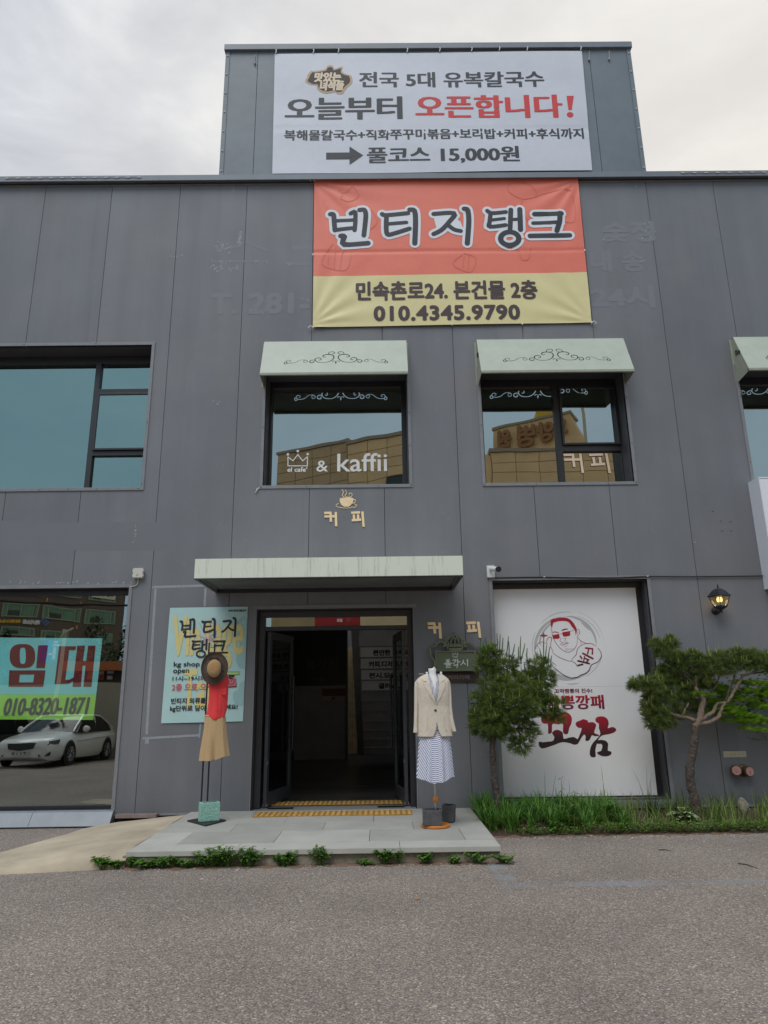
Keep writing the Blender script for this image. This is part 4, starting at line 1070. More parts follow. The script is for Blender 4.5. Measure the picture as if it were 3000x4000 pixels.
for wds, box_ in (('Vin', (300, 235, 760, 885)), ('tage', (800, 280, 1460, 1100)), ('Tan', (470, 1090, 1010, 1740))):
    mb = MB(); letters(mb, wds, c.r(*box_, Yp), sf, .0032, (.012, .008), n=8); mb.build('faint_word', yel, ps, recalc=False)
mb = MB(); cen = (875, 600)
for i, a in enumerate((8, 40, 78, 92, 118, 162, 200, 232, 262, 300, 335, 350)):
    l = (300, 180, 330, 250, 300, 330, 360, 250, 160, 220, 200, 300)[i]
    q = [xz(c.p(*cen, Yp)), xz(c.p(cen[0]+l*math.cos(R(a)), cen[1]-l*math.sin(R(a)), Yp))]; stroke(mb, q, [16*ux, 5*ux], sf, .0048+i*.00008)
mb.build('starburst', mat('poster_pink', (.58, .32, .36), .6), ps, recalc=False)
tt = [([(438, 322), (465, 330), (470, 400), (462, 462)], 30), ([(590, 298), (598, 310), (592, 450)], 28), ([(475, 395), (588, 385)], 24), ([(470, 455), (590, 440)], 26), ([(622, 290), (650, 290), (660, 330), (652, 505)], 32), ([(490, 492), (518, 498), (518, 568), (672, 556)], 32),
 ([(790, 322), (815, 332), (930, 326)], 30), ([(832, 332), (822, 420), (820, 488), (880, 490), (970, 455)], 30), ([(832, 408), (930, 400)], 24), ([(962, 282), (985, 290), (992, 350), (988, 572)], 32),
 ([(1135, 322), (1252, 318), (1210, 400), (1160, 460), (1112, 490)], 30), ([(1225, 425), (1255, 450), (1292, 465)], 28), ([(1298, 268), (1322, 280), (1330, 340), (1318, 560)], 32),
 ([(632, 640), (655, 648), (755, 645)], 28), ([(655, 650), (640, 710), (640, 768), (750, 755)], 28), ([(650, 706), (745, 700)], 22), ([(795, 640), (785, 772)], 28), ([(790, 700), (850, 696)], 22), ([(862, 618), (855, 775)], 30),
 ([(980, 648), (1160, 642)], 28), ([(1148, 642), (1135, 720), (1112, 785)], 28), ([(985, 716), (1135, 708)], 24), ([(905, 832), (1195, 826)], 26)]
mb = MB(); ik = mat('poster_ink', (.02, .022, .03), .6)
for i, (pts, wv) in enumerate(tt):
    q = [xz(c.p(*t, Yp)) for t in pts]; q = smooth_pts(q, 4) if len(q) > 2 else q; stroke(mb, q, wv*1.15*ux, sf, .0062+i*.00005)
stroke(mb, [xz(c.p(*t, Yp)) for t in ellipse(768, 848, 68, 52, 30)], 28*ux, sf, .0076, False)
mb.build('title_lettering', ik, ps, recalc=False)
for wds, box_, bd_ in (('kg shop', (328, 975, 750, 1075), .002), ('open', (318, 1100, 580, 1185), .002), ('11시~19시까', (310, 1205, 850, 1285), .0018), ('빈티지 의류를', (285, 1560, 848, 1655), .0022),
        ('kg단위로 담아', (268, 1680, 855, 1790), .0022), ('세요!', (1170, 1665, 1362, 1745), .0022), ('빈티지 특성상 환불 불가', (1215, 130, 1505, 165), .0012)):
    mb = MB(); letters(mb, wds, c.r(*box_, Yp), sf, .006, (bd_, bd_), n=6); mb.build('lettering', ik, ps, recalc=False)
mb = MB(); letters(mb, '2층 으로 오세', c.r(300, 1325, 960, 1445, Yp), sf, .006, (.0018, .0018), n=6); mb.build('lettering', mat('poster_red', (.62, .1, .13), .6), ps, recalc=False)
mb = MB()      # kitchen scale drawing
fillpoly(mb, [xz(c.p(*q, Yp)) for q in ((1215, 1300), (1240, 1240), (1290, 1215), (1330, 1250), (1345, 1375), (1190, 1390), (1190, 1300))], sf, .0042); sc_ = mb.build('scale_drawing', mat('scale_pink', (.66, .16, .2), .6), ps, recalc=False)
mb = MB(); fillpoly(mb, [xz(c.p(*q, Yp)) for q in ((1190, 1140), (1395, 1140), (1385, 1175), (1340, 1185), (1200, 1180))], sf, .005); mb.build('scale_pan', mat('scale_green', (.42, .66, .2), .6), sc_, recalc=False)
mb = MB()
for i, (pts, wv) in enumerate((([(1190, 1140), (1396, 1140), (1386, 1178), (1340, 1188), (1200, 1184)], 6), ([(1240, 1188), (1240, 1225)], 12), ([(1290, 1188), (1290, 1222)], 12), ([(1190, 1385), (1335, 1378)], 16), ([(1225, 1205), (1300, 1205)], 26), ([(1330, 1245), (1345, 1375)], 5), ([(1262, 1295), (1262, 1262)], 7))):
    stroke(mb, [xz(c.p(*t, Yp)) for t in pts], wv*ux, sf, .0056+i*.00008)
stroke(mb, [xz(c.p(*t, Yp)) for t in ellipse(1262, 1295, 46, 48, 24)], 6*ux, sf, .0064, False); mb.build('scale_outline', ik, sc_, recalc=False)

# ---- lease banner inside the shop window
c = Crop(0, 2280, .3134); Yq = YS+.07
lb = empty('lease_banner', (-4, Yq, 1.6)); tag(lb, 'turquoise and lime banner with dark red lettering and phone number inside the shop window', 'banner')
def Q(x, y): return xz(c.p(x, y, Yq))
mb = MB(); q = [Q(-420, 668), Q(1278, 680), Q(1200, 1380), Q(-520, 1380)]
mb.poly([(x, Yq, z) for x, z in q]); mb.build('banner_sheet', mat('turquoise_vinyl', (.34, .90, .93), .5, noise=(3, .05)), lb, recalc=False)
mb = MB(); q = [Q(-520, 1381), Q(1200, 1381), Q(1162, 1698), Q(-560, 1690)]
mb.poly([(x, Yq, z) for x, z in q]); mb.build('banner_band', mat('lime_vinyl', (.48, .95, .14), .5, noise=(3, .05)), lb, recalc=False)
mb = MB(); s_ = plane(Yq)
def ringpoly(mb, outer, inner, h):
    n = len(outer)
    mb.add([s_(*p, h) for p in outer]+[s_(*p, h) for p in inner], [(i, (i+1) % n, n+(i+1) % n, n+i) for i in range(n)])
def superell(cx, cy, rx, ry, e, n=40, sh=0):
    o = []
    for i in range(n):
        t = 2*PI*i/n; a, b = math.cos(t), math.sin(t)
        o.append(Q(cx+sh*b+rx*abs(a)**e*(1 if a > 0 else -1), cy+ry*abs(b)**e*(1 if b > 0 else -1)))
    return o
ringpoly(mb, superell(281, 902, 158, 150, .75), superell(285, 898, 38, 102, .6), .004)
mb.poly([s_(*Q(*p), .0042) for p in ((478, 768), (600, 768), (560, 1052), (452, 1052))])
ringpoly(mb, [Q(*p) for p in ((118, 1080), (568, 1080), (540, 1285), (108, 1285))], [Q(*p) for p in ((248, 1132), (430, 1132), (414, 1230), (238, 1230))], .004)
fillpoly(mb, [Q(*p) for p in ((738, 780), (950, 780), (942, 828), (862, 828), (815, 1200), (870, 1195), (932, 1160), (912, 1215), (850, 1250), (682, 1252))], s_, .004)
fillpoly(mb, [Q(*p) for p in ((965, 772), (1060, 772), (1035, 965), (1075, 965), (1100, 772), (1192, 772), (1140, 1285), (1040, 1285), (1068, 1020), (1030, 1020), (1010, 1285), (905, 1285))], s_, .004)
mb.build('lettering', mat('wine_ink', (.22, .012, .02), .4), lb, recalc=False)
mb = MB(); letters(mb, '010-8320-1871', c.r(40, 1420, 1095, 1640, Yq), s_, .004, (.010, .005), n=8, shear=.12)
mb.build('lettering', mat('phone_grey', (.09, .10, .10), .5), lb, recalc=False)

# ---- display board of the noodle shop
c = Crop(1850, 2200, .693); Yd = YD+.0
dp = empty('display_board', (2.5, Yd, 1.6)); tag(dp, 'tall white printed display board with brush lettering and a man in sunglasses', 'display board')
cor = [xz(c.p(114, 148, Yd)), xz(c.p(905, 145, Yd)), xz(c.p(1042, 1308, Yd)), xz(c.p(180, 1308, Yd))]
X0, X1, Z0, Z1 = OPEN['SR'][0]+.03, cor[1][0]*.5+cor[2][0]*.5, cor[2][1], cor[0][1]
mtb = mat('display_white', (.80, .785, .80), .38, noise=(1.5, .03), bump=(2.2, .12, .02))
zm = c.p(500, 698, Yd).z
box('board_panel', X0, X1, Yd-.004, Yd+.01, zm+.0015, Z1, mtb, dp); box('board_panel', X0, X1, Yd-.004, Yd+.01, Z0, zm, mtb, dp)
box('board_backing', OPEN['SR'][0]+.013, OPEN['SR'][1]-.013, Yd+.012, Yd+.04, .22, 2.95, M_frame, dp)
c = Crop(2000, 2330, .3028); Yd -= .0042; sd_ = plane(Yd); ud = c.p(700, 900, Yd).x-c.p(699, 900, Yd).x
def gradmat(name, z_hi, z_lo, top, bot):
    mt = bpy.data.materials.new(name); mt.use_nodes = True; nt = mt.node_tree; bs = nt.nodes['Principled BSDF']; bs.inputs['Roughness'].default_value = .4
    g = nt.nodes.new('ShaderNodeNewGeometry'); s = nt.nodes.new('ShaderNodeSeparateXYZ'); r = nt.nodes.new('ShaderNodeMapRange')
    r.inputs[1].default_value = z_lo; r.inputs[2].default_value = z_hi; m = nt.nodes.new('ShaderNodeMix'); m.data_type = 'RGBA'
    m.inputs[6].default_value = (*bot, 1); m.inputs[7].default_value = (*top, 1)
    nt.links.new(g.outputs['Position'], s.inputs[0]); nt.links.new(s.outputs['Z'], r.inputs[0]); nt.links.new(r.outputs[0], m.inputs[0]); nt.links.new(m.outputs[2], bs.inputs['Base Color'])
    return mt
z_ = lambda y: c.p(700, y, Yd).z
RD, BK = (.42, .01, .035), (.03, .012, .02)
def DQ(x, y): return xz(c.p(x, y, Yd))
mb = MB()      # two brush characters, outlines traced
fillpoly(mb, [DQ(*p) for p in smooth_pts([(380, 1560), (440, 1520), (500, 1545), (560, 1530), (620, 1505), (690, 1490), (745, 1520), (772, 1570), (765, 1640), (740, 1690), (725, 1760), (700, 1778), (660, 1760), (658, 1700), (655, 1640), (600, 1650), (540, 1640), (515, 1660), (515, 1750), (480, 1772), (466, 1760), (465, 1680), (455, 1640), (410, 1640), (380, 1610)], 2, True)], sd_, .001)
fillpoly(mb, [DQ(*p) for p in smooth_pts([(345, 1875), (400, 1880), (470, 1872), (530, 1862), (545, 1810), (515, 1760), (560, 1722), (610, 1725), (655, 1760), (665, 1835), (730, 1822), (800, 1812), (845, 1840), (870, 1790), (900, 1700), (860, 1695), (822, 1660), (830, 1620), (880, 1600), (920, 1582), (975, 1600), (985, 1625), (1040, 1620), (1085, 1650), (1075, 1700), (1060, 1760), (1110, 1780), (1120, 1800), (1060, 1800), (1030, 1790), (1000, 1850), (965, 1865), (945, 1850), (950, 1810), (930, 1780), (890, 1830), (850, 1900), (800, 1912), (755, 1895), (680, 1880), (620, 1885), (560, 1910), (500, 1930), (440, 1950), (385, 1960), (350, 1930)], 2, True)], sd_, .0013)
fillpoly(mb, [DQ(*p) for p in smooth_pts([(1075, 1580), (1110, 1550), (1180, 1548), (1230, 1580), (1248, 1640), (1235, 1700), (1290, 1682), (1335, 1700), (1342, 1730), (1310, 1755), (1250, 1775), (1190, 1785), (1150, 1800), (1110, 1850), (1085, 1930), (1075, 1990), (1080, 2060), (1050, 2075), (1010, 2060), (1002, 2000), (1020, 1930), (1050, 1880), (1095, 1835), (1140, 1770), (1120, 1700), (1120, 1640), (1085, 1620)], 2, True)], sd_, .0016)
fillpoly(mb, [DQ(*p) for p in smooth_pts([(1085, 1870), (1130, 1850), (1200, 1858), (1240, 1900), (1235, 1985), (1280, 2000), (1275, 2040), (1220, 2062), (1150, 2055), (1095, 2020), (1120, 2000), (1150, 1990), (1165, 1930), (1150, 1900), (1100, 1900)], 2, True)], sd_, .0019)
mb.build('brush_lettering', gradmat('red_to_black', z_(1550), z_(1830), RD, BK), dp, recalc=False)
mb = MB(); letters(mb, '짬뽕깡패', c.r(430, 1272, 1188, 1458, Yd), sd_, .001, (.008, .004), n=6)
mb.build('lettering', gradmat('red_to_wine', z_(1280), z_(1450), (.45, .012, .03), (.14, .01, .06)), dp, recalc=False)
mb = MB(); letters(mb, '꼬막짬뽕의 진수!', c.r(548, 1188, 1035, 1248, Yd), sd_, .001, (.003, .002), n=5); mb.build('lettering', mat('maroon_ink', (.18, .02, .06), .5), dp, recalc=False)
gr = mat('grey_brush', (.47, .455, .46), .5); mb = MB()
def arc(cx, cy, rx, ry, a0, a1, w, i, jag=0):
    pts = [(cx+rx*math.cos(R(a0+(a1-a0)*t/30)), cy-ry*math.sin(R(a0+(a1-a0)*t/30))) for t in range(31)]
    ws = [w*ud*math.sin(PI*(t+.4)/30.8)**.5 for t in range(31)]; stroke(mb, [DQ(*p) for p in pts], ws, sd_, .0004+i*.00005, False)
for i, a in enumerate(((700, 660, 400, 400, 100, 205, 36), (700, 650, 350, 360, 105, 190, 26), (690, 660, 420, 400, 20, 95, 8), (700, 650, 390, 395, 5, 88, 34), (740, 660, 410, 420, 15, 75, 8), (760, 660, 430, 470, 10, 80, 5), (700, 640, 430, 440, 80, 140, 9), (700, 650, 395, 400, 235, 300, 60), (720, 640, 380, 340, 240, 320, 20), (700, 680, 420, 400, 240, 320, 12), (760, 700, 420, 430, 262, 285, 12), (700, 650, 440, 420, 150, 200, 7), (720, 650, 460, 440, 300, 345, 8), (710, 655, 370, 380, 35, 60, 50))): arc(*a, i)
mb.build('brush_circle', gr, dp, recalc=False)
wl = mat('display_white_fill', (.80, .785, .80), .4)
mb = MB()
fillpoly(mb, [DQ(*p) for p in ((520, 300), (700, 275), (810, 360), (850, 540), (1080, 640), (1150, 760), (1110, 850), (1000, 960), (870, 1030), (760, 1050), (650, 1000), (530, 900), (330, 770), (295, 690), (330, 610), (440, 600), (480, 525), (540, 600))], sd_, .0016); mb.build('figure_field', wl, dp, recalc=False)
def lines(lst, name, m, h0):
    mb = MB()
    for i, (pts, wv) in enumerate(lst):
        q = [DQ(*p) for p in pts]; q = smooth_pts(q, 4) if len(q) > 2 else q; n = len(q)
        stroke(mb, q, [wv*ud*(.55+.45*math.sin(PI*(j+.5)/n)) for j in range(n)], sd_, h0+i*.00004)
    return mb
fl = [([(505, 330), (512, 440), (530, 530), (580, 620), (650, 690), (720, 720), (790, 690), (835, 620), (842, 520)], 7), ([(830, 430), (860, 425), (873, 455), (862, 495), (835, 515)], 6), ([(838, 450), (852, 462), (842, 488)], 4),
 ([(840, 525), (885, 570), (950, 605), (1020, 608), (1085, 640)], 9), ([(1110, 665), (1145, 720), (1150, 780), (1110, 840), (1050, 870), (1020, 890), (1000, 940), (960, 985), (880, 1018), (860, 1035), (790, 1052), (720, 1040), (640, 995), (560, 930), (520, 900)], 12),
 ([(948, 608), (880, 640), (840, 690), (828, 750), (790, 790), (762, 835)], 8), ([(762, 835), (800, 850), (830, 880), (840, 905)], 8), ([(760, 838), (690, 820), (600, 780), (535, 735)], 8), ([(885, 585), (900, 630)], 5),
 ([(530, 735), (520, 690), (500, 650), (500, 600), (512, 545), (500, 525), (475, 530), (452, 560), (448, 590), (455, 620)], 8), ([(455, 620), (425, 600), (385, 585), (360, 595), (355, 605), (330, 610), (325, 635), (305, 650), (310, 665), (295, 685), (298, 720), (315, 750), (400, 800)], 7),
 ([(360, 600), (375, 640)], 5), ([(328, 640), (345, 665)], 5), ([(620, 525), (628, 555), (615, 575), (640, 582)], 5), ([(660, 545), (690, 540), (692, 560), (675, 575)], 5), ([(625, 625), (640, 600), (665, 590)], 7), ([(680, 588), (710, 590), (730, 598)], 6), ([(645, 632), (680, 612), (724, 608)], 9), ([(670, 648), (700, 640), (712, 632)], 4),
 ([(615, 485), (650, 482)], 6), ([(748, 455), (800, 432)], 6), ([(520, 845), (570, 895)], 6)]
fl += [([(690+i*13, 672-abs(i-4)*1), (693+i*14, 705-i*3)], 3) for i in range(9)]
lines(fl, '', None, .0022).build('line_drawing', gradmat('red_to_wine_lines', z_(500), z_(950), (.4, .015, .04), (.08, .01, .05)), dp, recalc=False)
mb = lines([([(525, 462), (560, 458), (600, 468)], 12), ([(640, 440), (675, 425), (715, 420)], 17)], '', None, .0034)
for i, poly in enumerate((smooth_pts([(500, 300), (560, 285), (640, 270), (720, 280), (780, 325), (815, 380), (835, 430), (822, 505), (812, 440), (770, 390), (740, 340), (690, 318), (610, 318), (560, 330), (530, 345), (515, 400), (500, 370)], 2, True), [(522, 500), (608, 482), (614, 535), (598, 545), (545, 548), (530, 535)], [(648, 462), (745, 445), (752, 495), (740, 508), (680, 520), (655, 510)], [(405, 455), (418, 492), (470, 505), (418, 514), (407, 545), (398, 514), (350, 502), (396, 492)])):
    fillpoly(mb, [DQ(*p) for p in poly], sd_, .0036+i*.0001)
mb.build('solid_drawing', mat('crimson_ink', (.40, .012, .035), .4), dp, recalc=False)
mb = MB(); vs_ = [([(950, 665), (1040, 675), (1035, 740)], 22), ([(985, 690), (975, 740)], 18), ([(915, 735), (1040, 800)], 24), ([(880, 770), (900, 800)], 20), ([(935, 775), (925, 830)], 16), ([(945, 800), (985, 815), (960, 850)], 18), ([(850, 830), (995, 865)], 22), ([(850, 890), (910, 875)], 20)]
for i, (pts, wv) in enumerate(vs_): stroke(mb, [DQ(*p) for p in pts], wv*ud, sd_, .0034+i*.0001)
mb.build('arm_lettering', gradmat('red_to_black_small', z_(700), z_(900), (.3, .012, .03), (.04, .01, .02)), dp, recalc=False)

# ---- light box at the right edge
lx = P(2962, 1874, YW-.3).x
sb = empty('light_box_sign', (lx, YW, 4)); tag(sb, 'white light box sign on the wall, cut by the right edge', 'sign')
lzt, lzb = P(2975, 1868, YW-.28).z, P(2990, 2115, YW-.28).z-.6
box('box_body', lx+.03, lx+3, YW-.27, YW-.001, lzb, lzt, mat('white_acrylic', (.78, .79, .84), .4), sb, bevel=.01)
mb = MB(); mb.box(lx+.02, lx+3, YW-.275, YW-.001, lzt+.001, lzt+.02); mb.box(lx+.02, lx+.03, YW-.275, YW-.001, lzb, lzt); mb.build('edge_trim', mat('white_alu', (.7, .72, .78), .35), sb)
# ================================================================== ground, platform, ramp
def asphalt():
    mt = bpy.data.materials.new('worn_asphalt'); mt.use_nodes = True; nt = mt.node_tree; N, L = nt.nodes, nt.links
    bs = N['Principled BSDF']; bs.inputs['Roughness'].default_value = .85; bs.inputs['Specular IOR Level'].default_value = .3
    g = N.new('ShaderNodeNewGeometry')
    wn = N.new('ShaderNodeTexNoise'); wn.inputs['Scale'].default_value = 60; L.new(g.outputs['Position'], wn.inputs['Vector'])
    ad = N.new('ShaderNodeVectorMath'); ad.operation = 'MULTIPLY_ADD'; ad.inputs[1].default_value = (.012, .012, .012)
    L.new(wn.outputs['Color'], ad.inputs[0]); L.new(g.outputs['Position'], ad.inputs[2])
    def vor(scale, feat='F1'):
        v = N.new('ShaderNodeTexVoronoi'); v.inputs['Scale'].default_value = scale; v.feature = feat; L.new(ad.outputs[0], v.inputs['Vector']); return v
    va = vor(95); vb = vor(210)
    cr = N.new('ShaderNodeValToRGB'); cr.color_ramp.interpolation = 'CONSTANT'
    cols = [(0, (0.13, 0.102, 0.088)), (0.16, (0.286, 0.215, 0.174)), (0.36, (0.383, 0.291, 0.231)), (0.52, (0.221, 0.177, 0.16)), (0.66, (0.475, 0.361, 0.282)), (0.8, (0.319, 0.267, 0.246)), (0.9, (0.605, 0.504, 0.414)), (0.97, (0.81, 0.698, 0.598))]
    el = cr.color_ramp.elements
    el[0].position = 0; el[0].color = (*cols[0][1], 1); el[1].position = cols[1][0]; el[1].color = (*cols[1][1], 1)
    for p, c in cols[2:]: q = el.new(p); q.color = (*c, 1)
    sp = N.new('ShaderNodeSeparateColor'); L.new(va.outputs['Color'], sp.inputs[0]); L.new(sp.outputs[0], cr.inputs[0])
    cr2 = N.new('ShaderNodeValToRGB'); e2 = cr2.color_ramp.elements; e2[0].color = (.12, .11, .11, 1); e2[1].color = (.44, .385, .34, 1)
    s2 = N.new('ShaderNodeSeparateColor'); L.new(vb.outputs['Color'], s2.inputs[0]); L.new(s2.outputs[1], cr2.inputs[0])
    m1 = N.new('ShaderNodeMix'); m1.data_type = 'RGBA'; m1.inputs[0].default_value = .35; L.new(cr.outputs[0], m1.inputs[6]); L.new(cr2.outputs[0], m1.inputs[7])
    # binder between the stones
    r = N.new('ShaderNodeMapRange'); r.inputs[1].default_value = .0035; r.inputs[2].default_value = .0062; r.inputs[3].default_value = 1; r.inputs[4].default_value = .62
    L.new(va.outputs['Distance'], r.inputs[0])
    r.inputs[1].default_value = .35; r.inputs[2].default_value = .75
    big = N.new('ShaderNodeTexNoise'); big.inputs['Scale'].default_value = .75; big.inputs['Detail'].default_value = 7; L.new(g.outputs['Position'], big.inputs['Vector'])
    r2 = N.new('ShaderNodeMapRange'); r2.inputs[1].default_value = .3; r2.inputs[2].default_value = .7; r2.inputs[3].default_value = .84; r2.inputs[4].default_value = 1.12; L.new(big.outputs[0], r2.inputs[0])
    mm = N.new('ShaderNodeMath'); mm.operation = 'MULTIPLY'; L.new(r.outputs[0], mm.inputs[0]); L.new(r2.outputs[0], mm.inputs[1])
    stn = N.new('ShaderNodeTexNoise'); stn.inputs['Scale'].default_value = 2.3; stn.inputs['Detail'].default_value = 9; stn.inputs['Roughness'].default_value = .7; L.new(g.outputs['Position'], stn.inputs['Vector'])
    r3 = N.new('ShaderNodeMapRange'); r3.inputs[1].default_value = .62; r3.inputs[2].default_value = .74; r3.inputs[3].default_value = 1; r3.inputs[4].default_value = .72; L.new(stn.outputs[0], r3.inputs[0])
    gy = N.new('ShaderNodeMix'); gy.data_type = 'RGBA'; gy.inputs[0].default_value = .2; gy.inputs[7].default_value = (.27, .262, .245, 1); L.new(m1.outputs[2], gy.inputs[6])
    m5 = N.new('ShaderNodeMath'); m5.operation = 'MULTIPLY'; L.new(mm.outputs[0], m5.inputs[0]); L.new(r3.outputs[0], m5.inputs[1])
    vm = N.new('ShaderNodeVectorMath'); vm.operation = 'SCALE'; L.new(gy.outputs[2], vm.inputs[0]); L.new(m5.outputs[0], vm.inputs['Scale'])
    # an old pale-blue painted line, worn almost away (runs along x at y = 5.35 and back to the step)
    sx = N.new('ShaderNodeSeparateXYZ'); L.new(g.outputs['Position'], sx.inputs[0])
    def math_(op, a, b=None, c=None):
        m = N.new('ShaderNodeMath'); m.operation = op
        for i, q in enumerate((a, b, c)):
            if q is None: continue
            if isinstance(q, (int, float)): m.inputs[i].default_value = q
            else: L.new(q, m.inputs[i])
        return m.outputs[0]
    wob = N.new('ShaderNodeTexNoise'); wob.inputs['Scale'].default_value = 3; wob.inputs['Detail'].default_value = 8; wob.inputs['Roughness'].default_value = .75; L.new(g.outputs['Position'], wob.inputs['Vector'])
    d1_ = math_('ABSOLUTE', math_('SUBTRACT', sx.outputs['Y'], PLY)); l1 = math_('MULTIPLY', math_('LESS_THAN', d1_, .07), math_('GREATER_THAN', sx.outputs['X'], PLX-.05))
    d2_ = math_('ABSOLUTE', math_('SUBTRACT', math_('MULTIPLY_ADD', sx.outputs['Y'], .02, sx.outputs['X']), PLX+.13)); l2 = math_('MULTIPLY', math_('LESS_THAN', d2_, .075), math_('MULTIPLY', math_('GREATER_THAN', sx.outputs['Y'], PLY), math_('LESS_THAN', sx.outputs['Y'], 8.15)))
    ln = math_('MAXIMUM', l1, l2)
    wear = N.new('ShaderNodeMapRange'); wear.inputs[1].default_value = .40; wear.inputs[2].default_value = .62; L.new(wob.outputs[0], wear.inputs[0]); wear.inputs[4].default_value = .75
    fac = math_('MULTIPLY', ln, wear.outputs[0])
    m3 = N.new('ShaderNodeMix'); m3.data_type = 'RGBA'; m3.inputs[7].default_value = (.24, .27, .30, 1); L.new(fac, m3.inputs[0]); L.new(vm.outputs[0], m3.inputs[6])
    # reddish soil swept against the step and the bed
    L.new(m3.outputs[2], bs.inputs['Base Color'])
    bp = N.new('ShaderNodeBump'); bp.inputs['Strength'].default_value = .7; bp.inputs['Distance'].default_value = .004; bp.invert = True
    L.new(va.outputs['Distance'], bp.inputs['Height']); L.new(bp.outputs[0], bs.inputs['Normal'])
    return mt
pl_ = PZ(2100, 3455, 0); PLY, PLX = pl_.y, PZ(2030, 3440, 0).x-.1
M_asph = asphalt()
mb = MB()
n = 60
def gz(x, y): return 0.0
mb.quad((-300, -300, 0), (300, -300, 0), (300, 300, 0), (-300, 300, 0))
tag(mb.build('ground', M_asph, recalc=False), kind='structure')
pf = empty('entrance_platform', (-.6, 7.8, 0)); tag(pf, kind='structure')
M_gran = mat('grey_granite', (.38, .37, .34), .75, noise=(2.2, .16, 12), bump=(90, .2, .003), rnd_v=.07)
M_gran2 = mat('light_granite', (.44, .43, .395), .75, noise=(2.6, .14, 12), bump=(90, .2, .003), rnd_v=.04)
rows_ = [(6.95, 7.26, [-2.36, -1.36, .16, 1.09], M_gran2), (7.262, 7.86, [-2.36, -1.98, -1.05, -.13, .80, 1.09], M_gran),
 (7.862, 8.34, [-2.36, -1.6, -.63, .33, 1.09], M_gran), (8.342, 8.8, [-2.36, -1.1, -.1, .85, 1.09], M_gran), (8.802, 9.199, [-2.36, -1.55, -.5, .5, 1.09], M_gran)]
for ya, yb2, xs, m_ in rows_:
    for i, (a, b) in enumerate(zip(xs, xs[1:])):
        mm_ = M_gran2 if (ya == 7.262 and i in (0, 2)) else m_
        box('paving_slab', a+.002, b-.002, ya+.001, yb2-.001, .095, .14+rnd.uniform(-.0015, .0015), mm_, pf, bevel=.003)
M_oldc = mat('old_concrete', (.24, .215, .17), .9, noise=(9, .3), bump=(25, .8, .02))
mb = MB(); rr = random.Random(4); xs = [-2.3+i*.12 for i in range(29)]
fr = [(x, 7.0+rr.uniform(-.035, .012)) for x in xs]
for (xa, ya), (xb_, yb2) in zip(fr, fr[1:]):
    mb.add([(xa, ya-.015, -.02), (xb_, yb2-.015, -.02), (xb_, yb2, .094), (xa, ya, .094), (xa, 9.1, -.02), (xb_, 9.1, -.02), (xb_, 9.1, .094), (xa, 9.1, .094)], [(0, 1, 2, 3), (3, 2, 6, 7)])
mb.box(1.0, 1.085, 6.99, 9.1, -.02, .094); mb.box(-2.4, -2.3, 6.99, 9.1, -.02, .094)
mb.build('platform_base', M_oldc, pf)
# concrete ramp
mtr = mat('ramp_concrete', (.46, .385, .285), .9, noise=(1.8, .30, 12), bump=(30, .5, .01))
mb = MB(); lo = [(-2.365, 6.975), (-2.6, 6.93), (-3.0, 6.86), (-3.42, 6.8), (-4.0, 6.68), (-4.7, 6.55)]; hi = [(-2.365, 9.19), (-3.2, 9.12), (-3.5, 8.75), (-3.72, 8.0), (-3.98, 7.45), (-4.7, 7.1)]
nr, ncol = 12, 40
def path(pts, t):
    s = t*(len(pts)-1); i = min(int(s), len(pts)-2); f = s-i; return (pts[i][0]*(1-f)+pts[i+1][0]*f, pts[i][1]*(1-f)+pts[i+1][1]*f)
vs = []
for j in range(nr+1):
    for i in range(ncol+1):
        a = path(lo, i/ncol); b = path(hi, i/ncol); f = j/nr; x = a[0]*(1-f)+b[0]*f; y = a[1]*(1-f)+b[1]*f
        z = .136-max(0, (-2.365-x))*.078+.004*math.sin(x*7+y*5); z = max(z, .012) if 0 < j < nr else max(.006, z*(.55 if j == 0 else .8))
        vs.append((x, y, z))
fs = [(j*(ncol+1)+i, j*(ncol+1)+i+1, (j+1)*(ncol+1)+i+1, (j+1)*(ncol+1)+i) for j in range(nr) for i in range(ncol)]
nv = len(vs); vs += [(vs[i][0], vs[i][1]-.02, -.02) for i in range(ncol+1)]; fs += [(i, nv+i, nv+i+1, i+1) for i in range(ncol)]
mb.add(vs, fs); tag(mb.build('ramp', mtr, smooth='all'), kind='structure')
box('base_plank', -3.24, -2.75, 9.06, 9.19, .10, .135, mat('weathered_plank', (.22, .16, .15), .8, noise=(8, .2)), None)
tag(bpy.data.objects['base_plank'], 'weathered brown plank lying along the wall foot at the head of the ramp', 'plank')
# tactile strips
def tactile(xa, xb_, ya, yb2, z, n, label):
    t = empty('tactile_strip', ((xa+xb_)/2, (ya+yb2)/2, z)); tag(t, label, 'tactile strip', 'orange ribbed floor strips at the door')
    box('strip_base', xa, xb_, ya, yb2, z+.0005, z+.005, mat('ochre_base', (.36, .20, .05), .6, noise=(20, .25)), t)
    w_ = (xb_-xa)/n; proto = None
    for i in range(n):
        o = box('rib', xa+w_*(i+.22), xa+w_*(i+.78), ya+.012, yb2-.012, z+.005, z+.011, mat('ochre_rib', (.62, .36, .10), .5, noise=(15, .25), rnd_v=.1), t, bevel=.002)
oa, ob = PZ(991, 3191, .145), PZ(1610, 3164, .145)
tactile(PZ(985, 3191, .145).x, PZ(1611, 3180, .145).x, oa.y, ob.y, .1415, 29, 'orange ribbed tactile strip on the granite just outside the door')
ia, ib = PZ(1058, 3146, .15), PZ(1574, 3125, .15)
tactile(PZ(1058, 3140, .15).x, PZ(1574, 3130, .15).x, max(ia.y, 9.55), ib.y, .1435, 28, 'orange ribbed tactile strip on the dark boards inside the doorway')
